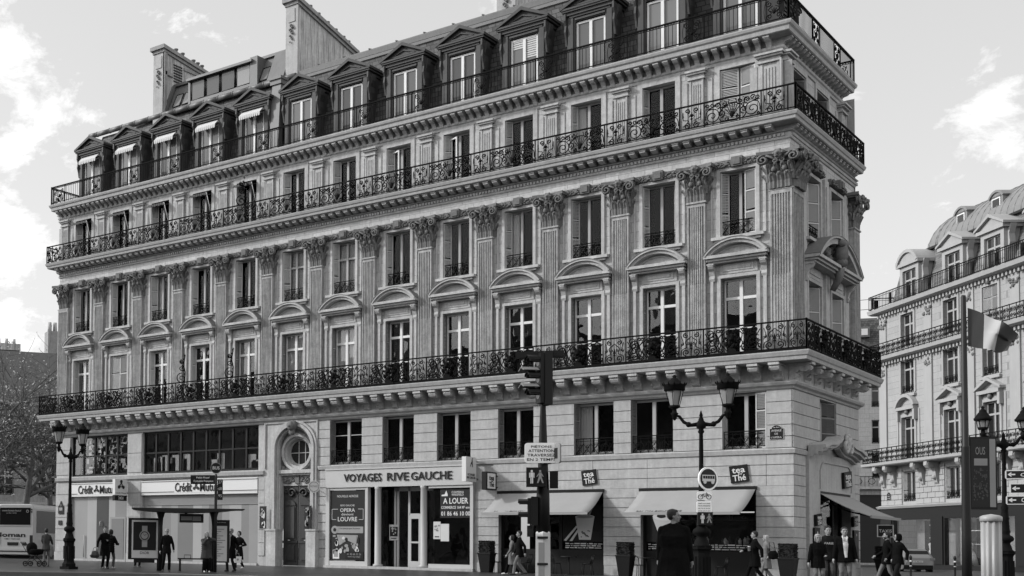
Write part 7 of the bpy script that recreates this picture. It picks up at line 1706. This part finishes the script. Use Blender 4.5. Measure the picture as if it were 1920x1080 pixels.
# dark shopfront
g = MB().use(DARK); wall(g, 0, UE-14, 0, 4.75, shop_h, y=-.15, rev=.3); norecalc(g, 'shopfront', DARK, F_)
g = MB().use(DARK)
for a, b_ in ((0, 2), (7.3, 9.2), (17.6, 20)): g.box(a+.2, b_-.2, -.22, -.15, .4, 4.0)
for u in (11.4, 14.6): g.box(u-.06, u+.06, -.1, .1, .35, 3.85)
g.build('shopfront_panels', DARK2, F_)
g = MB().use(FARSTP); courses(g, UE-14, UE, .3, 10, .44, [], .06, .03); g.quad((UE-14, 0, 0), (UE, 0, 0), (UE, 0, 4.9), (UE-14, 0, 4.9)); g.build('ground_wall', FARSTP, F_)
g = MB().use(GLASSD); g.box(2.0, 7.3, .05, .06, .35, 3.85); g.box(9.2, 17.6, .05, .06, .35, 3.85); pnf = g.build('pane', GLASSD, F_)
g = MB().use(GREYM); g.box(2, 17.6, 1.6, 1.65, 0, 4.2); g.box(2, 17.6, -.1, 1.65, .3, .35); g.use(INTER); g.box(2, 17.6, 0, 1.65, 4.0, 4.05); g.box(10.3, 11.2, 1.5, 1.58, .4, 3.8); g.box(3.4, 4.6, 1.5, 1.58, .4, 3.8); g.box(13, 14, 1.5, 1.58, .4, 3.8); g.use(FARSTP); g.box(9.3, 10.2, .9, 1.0, .4, 3.8); g.use(GREYL)
for z in (2.9, 1.9): g.box(10.3, 12.4, 1.0, 1.04, z, z+.05); g.box(5, 7.2, 1.0, 1.04, z+.5, z+.55)
g.use(mat('shop_strip_light', 1.0, emit=9)); g.box(2.3, 7.1, .3, .5, 3.94, 3.98); g.box(9.4, 17.4, .3, .5, 3.94, 3.98); g.build('display_back', None, F_)
for i, (u, lab) in enumerate(((10.9, 'pale long dress on a stand in the shop window left of the flagpole'), (13.3, 'pale dress on a stand in the shop window right of the flagpole'), (5.9, 'pale short dress on a stand in the far shop window behind the parked car'))):
    t = thing('dress_stand', lab, 'mannequin', tuple(TBF @ Vector((u, .7, .35))), FA, 'dresses in the shop windows'); q = MB().use(GREYL)
    q.lathe([(.5, .05), (.42, .5), (.3, .9), (.16, 1.15), (.2, 1.4), (.22, 1.6), (.06, 1.72), (.05, 1.8)] if i != 1 else [(.02, .0), (.03, .5), (.3, .75), (.2, 1.15), (.24, 1.6), (.06, 1.75), (.05, 1.8)], k=14, smooth=True); q.build('dress', GREYL, t); q = MB().use(DARK2); q.lathe([(.2, 0), (.2, .03), (.02, .05), (.02, 1.0)], k=10); q.build('stand', DARK2, t)
plaque('small dark street name plate on the pale building across the avenue', TBF, 1.2, 5.5, (('1er Arrt', .47, .22, .05), ('RUE', .3, .3, .1), ("SAINTE ANNE", .12, .4, .08)), .62, .5)

# ------------------------------------------------------------------ block at the end of the side street
Cc = AT(1640, 138); rc = toward(1640)
K_ = thing('narrow_street_building', 'shaded stone block with dark slate roof and chimney glimpsed down the side street', 'building', tuple(Cc), rc+R(8))
g = MB().use(FARST); kh = [(c-.75, c+.75, z, z+2.6) for c in (-4.2, .6, 4.6) for z in (5.6, 9.4, 13.2, 17.2, 19.9)]
kh = [q for q in kh if q[3] < 22.6]; wall(g, -7, 8, 0, 23, kh, rev=.3); norecalc(g, 'wall', FARST, K_)
g = MB().use(STONED); g.box(-7, 8, -.1, 0, 0, 8.2, 'k'); g.box(-7, 8, -.5, 0, 8.2, 8.5); g.box(-7, 8, -.4, 0, 22.9, 23.3); g.build('cornice', STONED, K_)
g = MB().use(DARK2); g.box(-7, 8, -.14, -.1, .2, 7.6, 'k'); g.build('shopfront', DARK2, K_)  # dark sheet over the lower wall, painting the side street's shadow
for q in kh: window(K_, I4, (q[0]+q[1])/2, q[2], 1.5, 2.6, 1.8, None, True, 0, FRAMEG, .2, fw=.1, gl=GLASS) if q[2] > 8 else None
g = MB().use(SLATE); g.prism([(.1, 23.3), (1.4, 27.0), (6, 28), (6, 23.3)], -7, 8, 'x'); g.build('mansard_roof', SLATE, K_)
g = MB().use(ZINC); g.box(-1.2, -.2, .2, 1.6, 25.0, 26.1); g.use(WHITE); g.box(-1.0, -.4, .15, .2, 25.2, 25.9); g.build('dormer', None, K_)
g = MB().use(PLASTER); g.box(-2.9, -.9, 2, 3.5, 26.5, 28.3); g.use(STONED); g.box(-2.4, -1.4, 2.2, 3.2, 28.3, 29.4); g.box(-2.6, -1.2, 2.1, 3.3, 29.4, 29.7); g.build('chimney', None, K_)
g = MB().use(IRON); g.tube([(-3.2, 2, 26.5), (-3.2, 2, 33)], .04, 5); g.tube([(4.2, 2, 27), (4.2, 2, 30.5)], .04, 5)
for z in (28.2, 29.3): g.tube([(-3.4, 2, z), (4.3, 2, z+.3)], .03, 5)
g.build('roof_rail', IRON, K_)
g = MB().use(IRON); 
for i in range(40): g.box(-7+i*.38, -6.96+i*.38, -.45, -.41, 8.5, 9.6)
g.box(-7, 8, -.47, -.4, 9.55, 9.62)
for i in range(12): g.ring((-6.5+i*1.25, 9.05), .3, .36, -.46, -.42, 0, 360, 8)
g.build('railing', IRON, K_)

# ------------------------------------------------------------------ building behind the trees at the left
Lc = AT(20, 112); L_ = thing('tree_side_building', 'grey stone block half hidden by bare trees behind the bus', 'building', tuple(Lc), toward(20)+R(12))
g = MB().use(STONED); lh = [(c-.8, c+.8, z, z+2.5) for c in (-12, -8, -4.2, -.6, 3.2, 7) for z in (1.2, 5.2, 9.2)]
wall(g, -14, 9, 0, 13.4, lh, rev=.3); norecalc(g, 'wall', STONED, L_)
g = MB().use(STONE); g.box(-14, 9, -.4, 0, 13.2, 13.6); g.box(-14, 9, -.3, 0, 8.3, 8.5); g.box(-14, 9, -.3, 0, 4.4, 4.6); g.build('cornice', STONE, L_)
for q in lh: window(L_, I4, (q[0]+q[1])/2, q[2], 1.6, 2.5, 1.7, None, True, 0, FRAMEG, .2, fw=.1, gl=GLASS)
g = MB().use(ZINC); g.prism([(.2, 13.6), (1.2, 18.2), (6, 18.8), (6, 13.6)], -14, 9, 'x'); g.build('mansard_roof', SLATE, L_)
g = MB().use(STONED); g.box(3.6, 5.2, 2.2, 3.6, 17.8, 20.4); g.use(PLASTER)
for i in range(3): g.lathe([(.2, 0), (.17, .9)], (3.9+i*.5, 2.9, 20.4), 8)
g.box(-2, 1, 2, 3, 18.4, 19.0)
for i in range(4): g.lathe([(.15, 0), (.13, .5)], (-1.6+i*.7, 2.5, 19.0), 8)
g.build('chimney', None, L_)

# ------------------------------------------------------------------ bare plane trees
def tree(name, label, px, depth, H, seed, lean=0, pos=None, group='bare plane trees', dens=1.0):
    rn = random.Random(seed); t = thing(name, label, 'tree', tuple(pos or AT(px, depth)), rn.uniform(0, 6), group)
    tk = MB().use(BARK); cr = MB().use(TWIG); lf = MB().use(BUD)
    def rnd(k): return Vector((rn.uniform(-k, k), rn.uniform(-k, k), rn.uniform(-k, k)))
    def grow(p, d, L__, r_, lev):
        pts = [p]; rad = [r_]; q = p.copy(); n = 4 if lev < 3 else 3
        for i in range(n):
            d = (d+rnd(.22 if lev else .06)+Vector((0, 0, .05 if lev < 3 else -.02))).normalized(); q = q+d*L__/n; pts.append(q.copy()); rad.append(r_*(1-(i+1)/n*.45))
        (tk if lev < 2 else cr).tube(pts, rad, 8 if lev == 0 else (5 if lev < 3 else 3), cap=False)
        if lev >= 4:
            if rn.random() < .9:
                for k in range(2): c = pts[-1-k]+rnd(.14); s = rn.uniform(.04, .1); a, b_ = rnd(1).normalized()*s, rnd(1).normalized()*s; lf.poly([c-a, c+b_, c+a, c-b_])
            return
        nb_ = {0: 4, 1: 4, 2: 4, 3: 4}[lev]
        for i in range(int(nb_*dens+.5)):
            k = rn.randint(1 if lev else 3, n); bp_ = pts[k]; a = rn.uniform(0, 6.28)
            perp = Vector((math.cos(a), math.sin(a), 0)); perp = (perp-d*perp.dot(d)).normalized()
            nd = (d*rn.uniform(.5, 1.0)+perp*rn.uniform(.5, 1.0)).normalized(); grow(bp_, nd, L__*rn.uniform(.55, .78), rad[k]*rn.uniform(.5, .72), lev+1)
        if lev < 4: grow(pts[-1], (d+rnd(.2)).normalized(), L__*.75, rad[-1]*.9, lev+1)
    grow(Vector((0, 0, 0)), Vector((lean, 0, 1)).normalized(), H*.3, H*.019, 0)
    add('trunk', tk.mesh('trunk', BARK, False), t)
    c = add('crown', cr.mesh('crown', TWIG, False), t); add('seed_leaves', lf.mesh('seed_leaves', BUD, False), c); return t
tree('bare_tree', 'bare plane tree with a pale trunk and dense twigs right behind the bus', 42, 90, 19, 3, dens=1.15)
tree('bare_tree', 'bare plane tree at the left edge beyond the bus', -35, 86, 18.5, 8, dens=1.15)
tree('bare_tree', 'thinner bare tree between the bus and the corner of the building', 92, 98, 20, 12, dens=1.15)
for i, ps in enumerate(((-62, -36, 0), (-72, -47, 0), (-78, -33, 0), (-17, -50, 0), (-31, -57, 0), (-47, -54, 0))): tree('bare_tree', 'bare plane tree of the square behind the viewpoint, mirrored in the windows', 0, 0, 14 if i < 3 else 25, 21+i, pos=ps)
O_ = thing('opposite_building', 'stone block across the square mirrored in the mezzanine windows', 'building', (0, -90, 0), R(180))
g = MB().use(STONEL); oh = [(c-.8, c+.8, z, z+2.8) for c in [-37+6.6*i for i in range(25)] for z in (1, 6.5, 11.5, 17)]
wall(g, -40, 126, 0, 22.5, oh, rev=.35); norecalc(g, 'wall', STONEL, O_)
g = MB().use(STONEL); [g.box(-40, 126, -.6, 0, z, z+.4) for z in (5.2, 10.4, 15.8, 22.3)]; g.build('cornice', STONEL, O_)
g = MB().use(SLATE); g.prism([(.3, 22.7), (1.6, 26.6), (8, 27.4), (8, 22.7)], -40, 126, 'x'); g.build('mansard_roof', SLATE, O_)
g = MB().use(GLASS); [g.box(q[0], q[1], .2, .25, q[2], q[3]) for q in oh]; g.build('pane', GLASS, O_)

# ------------------------------------------------------------------ coach at the left edge
bp0 = AT(27, 79.5, -.13); t = thing('coach', 'white touring coach seen from behind at the left edge', 'bus', tuple(bp0), toward(27)+R(-24))
BUSW = mat('coach_paint', .34, .3, .5, var=.04, scale=1); BGL = glass('coach_glass', .008, .22, .05, 0, 0)
q = MB().use(BUSW); Wb = 1.27; Hb = 3.55
secs = [(0, .06), (.05, .0), (.35, -.0), (12, 0), (12.2, .1)]
def bsec(y, ins, z0=.35): 
    w_ = Wb-ins; r_ = .28; pts = [(-w_, z0), (w_, z0)]
    for i in range(5): a = R(90*i/4); pts.append((w_-r_+r_*math.cos(a), Hb-ins-r_+r_*math.sin(a)))
    for i in range(5): a = R(90+90*i/4); pts.append((-w_+r_+r_*math.cos(a), Hb-ins-r_+r_*math.sin(a)))
    return [(x, y, z) for x, z in pts]
rs = [[q.V(p) for p in bsec(y, ins)] for y, ins in secs]
for a, b_ in zip(rs, rs[1:]):
    for i in range(len(a)): q.F((a[i], a[(i+1) % len(a)], b_[(i+1) % len(a)], b_[i]))
q.F(rs[0][::-1]); q.F(rs[-1]); q.box(-1.1, 1.1, -.12, .1, .4, .75); bb_ = q.build('body', BUSW, t)
q = MB().use(BGL); q.box(-1.05, 1.05, -.02, .02, 2.25, 3.32); q.build('rear_window', BGL, t)
q = MB().use(BGL); q.box(Wb-.03, Wb+.012, .45, 11.8, 1.75, 3.15); q.box(-Wb-.012, -Wb+.03, .45, 11.8, 1.75, 3.15); q.build('side_window', BGL, t)
q = MB().use(GREYM)
q.text('www.loman-bus.si', -.25, 3.14, 1.3, .12, -.02, .006, .006); q.text('tel +386 1 123 456', -.25, 2.98, .7, .07, -.02, .006); q.ring((.85, 3.1), .06, .09, -.03, -.02, 0, 360, 12); q.build('window_lettering', None, t)
q = MB().use(DARK2); q.text('loman', -.15, 1.62, 1.75, .28, -.0, .01, .03); q.text('+386 1 7262 620', -.2, 1.36, 1.1, .08, 0, .008); q.box(-1.1, 1.1, -.005, .01, 2.12, 2.14); q.box(-.5, .25, -.02, 0, .95, 1.15); q.box(.5, .8, -.02, 0, .95, 1.12); q.box(-1.27, 1.27, -.135, -.12, .55, .62); q.build('rear_lettering', None, t)
for x in (-1.12, 1.12): q = MB().use(DARK2); q.box(x-.1, x+.1, -.02, .02, 1.0, 1.6); q.disc((x, 3.2), .05, -.03, 0, 10); q.disc((x, 3.06), .05, -.03, 0, 10); q.build('tail_light', DARK2, t)
for x in (-1.05, 1.05):
    for y in (2.9, 9.6): q = MB().use(DARK); q.T = Matrix.Translation((x, y, .5)) @ Matrix.Rotation(R(90), 4, 'Z'); q.disc((0, 0), .5, -.22, .22, 24); q.use(GREYM); q.disc((0, 0), .26, -.24, .24, 16); q.T = None; q.build('wheel', None, t)
q = MB().use(DARK); q.box(-1.2, 1.2, .3, 11.5, .15, .4); q.build('underbody', DARK, t)

# ------------------------------------------------------------------ parked car across the avenue
cp = AT(1722, 80, -.13); t = thing('parked_car', 'silver hatchback car with dark rear window parked before the shop window', 'car', tuple(cp), toward(1724)+R(14))
PAINT = mat('car_paint', .16, .3, .5, metal=.3); q = MB().use(PAINT)
def csec(y, w0, w1, zb, zm, zt):
    return [(-w0*.96, y, zb), (w0*.96, y, zb), (w0, y, (zb+zm)/2), (w0*.98, y, zm), (w1, y, zm+(zt-zm)*.85), (w1*.85, y, zt), (-w1*.85, y, zt), (-w1, y, zm+(zt-zm)*.85), (-w0*.98, y, zm), (-w0, y, (zb+zm)/2)]
S_ = [csec(*a) for a in ((0, .8, .6, .45, .95, 1.0), (.06, .88, .72, .3, 1.0, 1.1), (.35, .9, .7, .26, 1.02, 1.42), (.8, .92, .68, .25, 1.0, 1.56), (2.0, .92, .68, .25, .98, 1.58), (2.7, .92, .66, .25, .98, 1.5), (3.4, .91, .7, .25, .96, 1.02), (4.1, .88, .7, .27, .85, .9), (4.35, .75, .5, .35, .7, .72))]
rs = [[q.V(p) for p in s_] for s_ in S_]
for a, b_ in zip(rs, rs[1:]):
    for i in range(10): q.F((a[i], a[(i+1) % 10], b_[(i+1) % 10], b_[i]), False)
q.F(rs[0][::-1]); q.F(rs[-1]); q.build('body', PAINT, t)
q = MB().use(BGL); q.poly([(-.68, .06, 1.08), (.68, .06, 1.08), (.58, .36, 1.46), (-.58, .36, 1.46)]); q.box(-.8, .8, -.04, .0, .32, .55)
for s in (-1, 1): q.poly([(s*.90, .45, 1.06), (s*.905, 3.1, 1.04), (s*.72, 2.6, 1.42), (s*.73, .7, 1.46)])
q.build('windows', BGL, t)
q = MB().use(GREYL); q.box(-.26, .26, -.03, 0, .72, .83); q.use(DARK); q.text('FX 482 KD', 0, .775, .44, .07, -.03, .004, .006); q.build('number_plate', None, t)
for s in (-1, 1): q = MB().use(mat('lamp_glass', .1, .2, .6)); q.box(s*.78-.14, s*.78+.14, -.02, .1, .86, 1.02); q.build('tail_light', None, t)
for s in (-1, 1):
    for y in (.8, 3.4): q = MB().use(DARK); q.T = Matrix.Translation((s*.8, y, .33)) @ Matrix.Rotation(R(90), 4, 'Z'); q.disc((0, 0), .33, -.12, .12, 22); q.use(GREYM); q.disc((0, 0), .2, -.13, .13, 14); q.T = None; q.build('wheel', None, t)
g = MB().use(PLASTER)
for i in range(9): g.box(-32+i*17, -28+i*17, 3, 4.2, 26.6, 31); 
g.build('chimney', PLASTER, O_)

# ------------------------------------------------------------------ one mesh per piece of stonework
def split_pieces(o):
    me = o.data; nv = len(me.vertices); par = list(range(nv))
    def find(a):
        while par[a] != a: par[a] = par[par[a]]; a = par[a]
        return a
    for e in me.edges:
        a, b_ = find(e.vertices[0]), find(e.vertices[1])
        if a != b_: par[a] = b_
    roots = np.array([find(i) for i in range(nv)]); u, isl = np.unique(roots, return_inverse=True); k = len(u)
    if k > 1500: return
    co = np.array([tuple(o.matrix_world @ v.co) for v in me.vertices]); lo = np.full((k, 3), 1e9); hi = -lo; np.minimum.at(lo, isl, co); np.maximum.at(hi, isl, co)
    sz = (hi-lo).max(1); gap = np.maximum(0, np.maximum(lo[:, None]-hi[None], lo[None]-hi[:, None])); near = np.sqrt((gap**2).sum(2)) <= np.maximum(.02, .5*np.maximum(sz[:, None], sz[None]))
    lab = -np.ones(k, int); n = 0
    for i in range(k):
        if lab[i] >= 0: continue
        st = [i]; lab[i] = n
        while st:
            j = st.pop()
            for q_ in np.nonzero(near[j] & (lab < 0))[0]: lab[q_] = n; st.append(q_)
        n += 1
    if n < 2 or n > 120: return
    vl = lab[isl]; polys = [(tuple(p.vertices), p.material_index, p.use_smooth) for p in me.polygons]; vs = [tuple(v.co) for v in me.vertices]
    for g_ in range(n):
        idx = np.nonzero(vl == g_)[0]; mp_ = {int(i): j for j, i in enumerate(idx)}; fs = [p for p in polys if vl[p[0][0]] == g_]
        m2 = bpy.data.meshes.new(me.name); m2.from_pydata([vs[i] for i in idx], [], [tuple(mp_[v] for v in p[0]) for p in fs])
        for q_ in me.materials: m2.materials.append(q_)
        m2.polygons.foreach_set('material_index', [p[1] for p in fs]); m2.polygons.foreach_set('use_smooth', [p[2] for p in fs]); m2.update()
        if g_ == 0: first = m2
        else: c = o.copy(); c.data = m2; C.objects.link(c)
    o.data = first
bpy.context.view_layer.update()
SPLIT = ('rusticated_stonework', 'mezzanine_stonework', 'paper_sheet', 'carving', 'side_stonework', 'side_mezzanine_stonework', 'return_wall', 'shop_column', 'door_handle', 'window_surround', 'pilaster_strip', 'side_strip', 'shopfront_panels', 'cornice', 'chimney', 'shelf_goods', 'side_wall', 'letters', 'handle')
for o in list(C.objects):
    if o.type == 'MESH' and o.data.users == 1 and not o.children and o.parent and o.name.split('.')[0] in SPLIT: split_pieces(o)
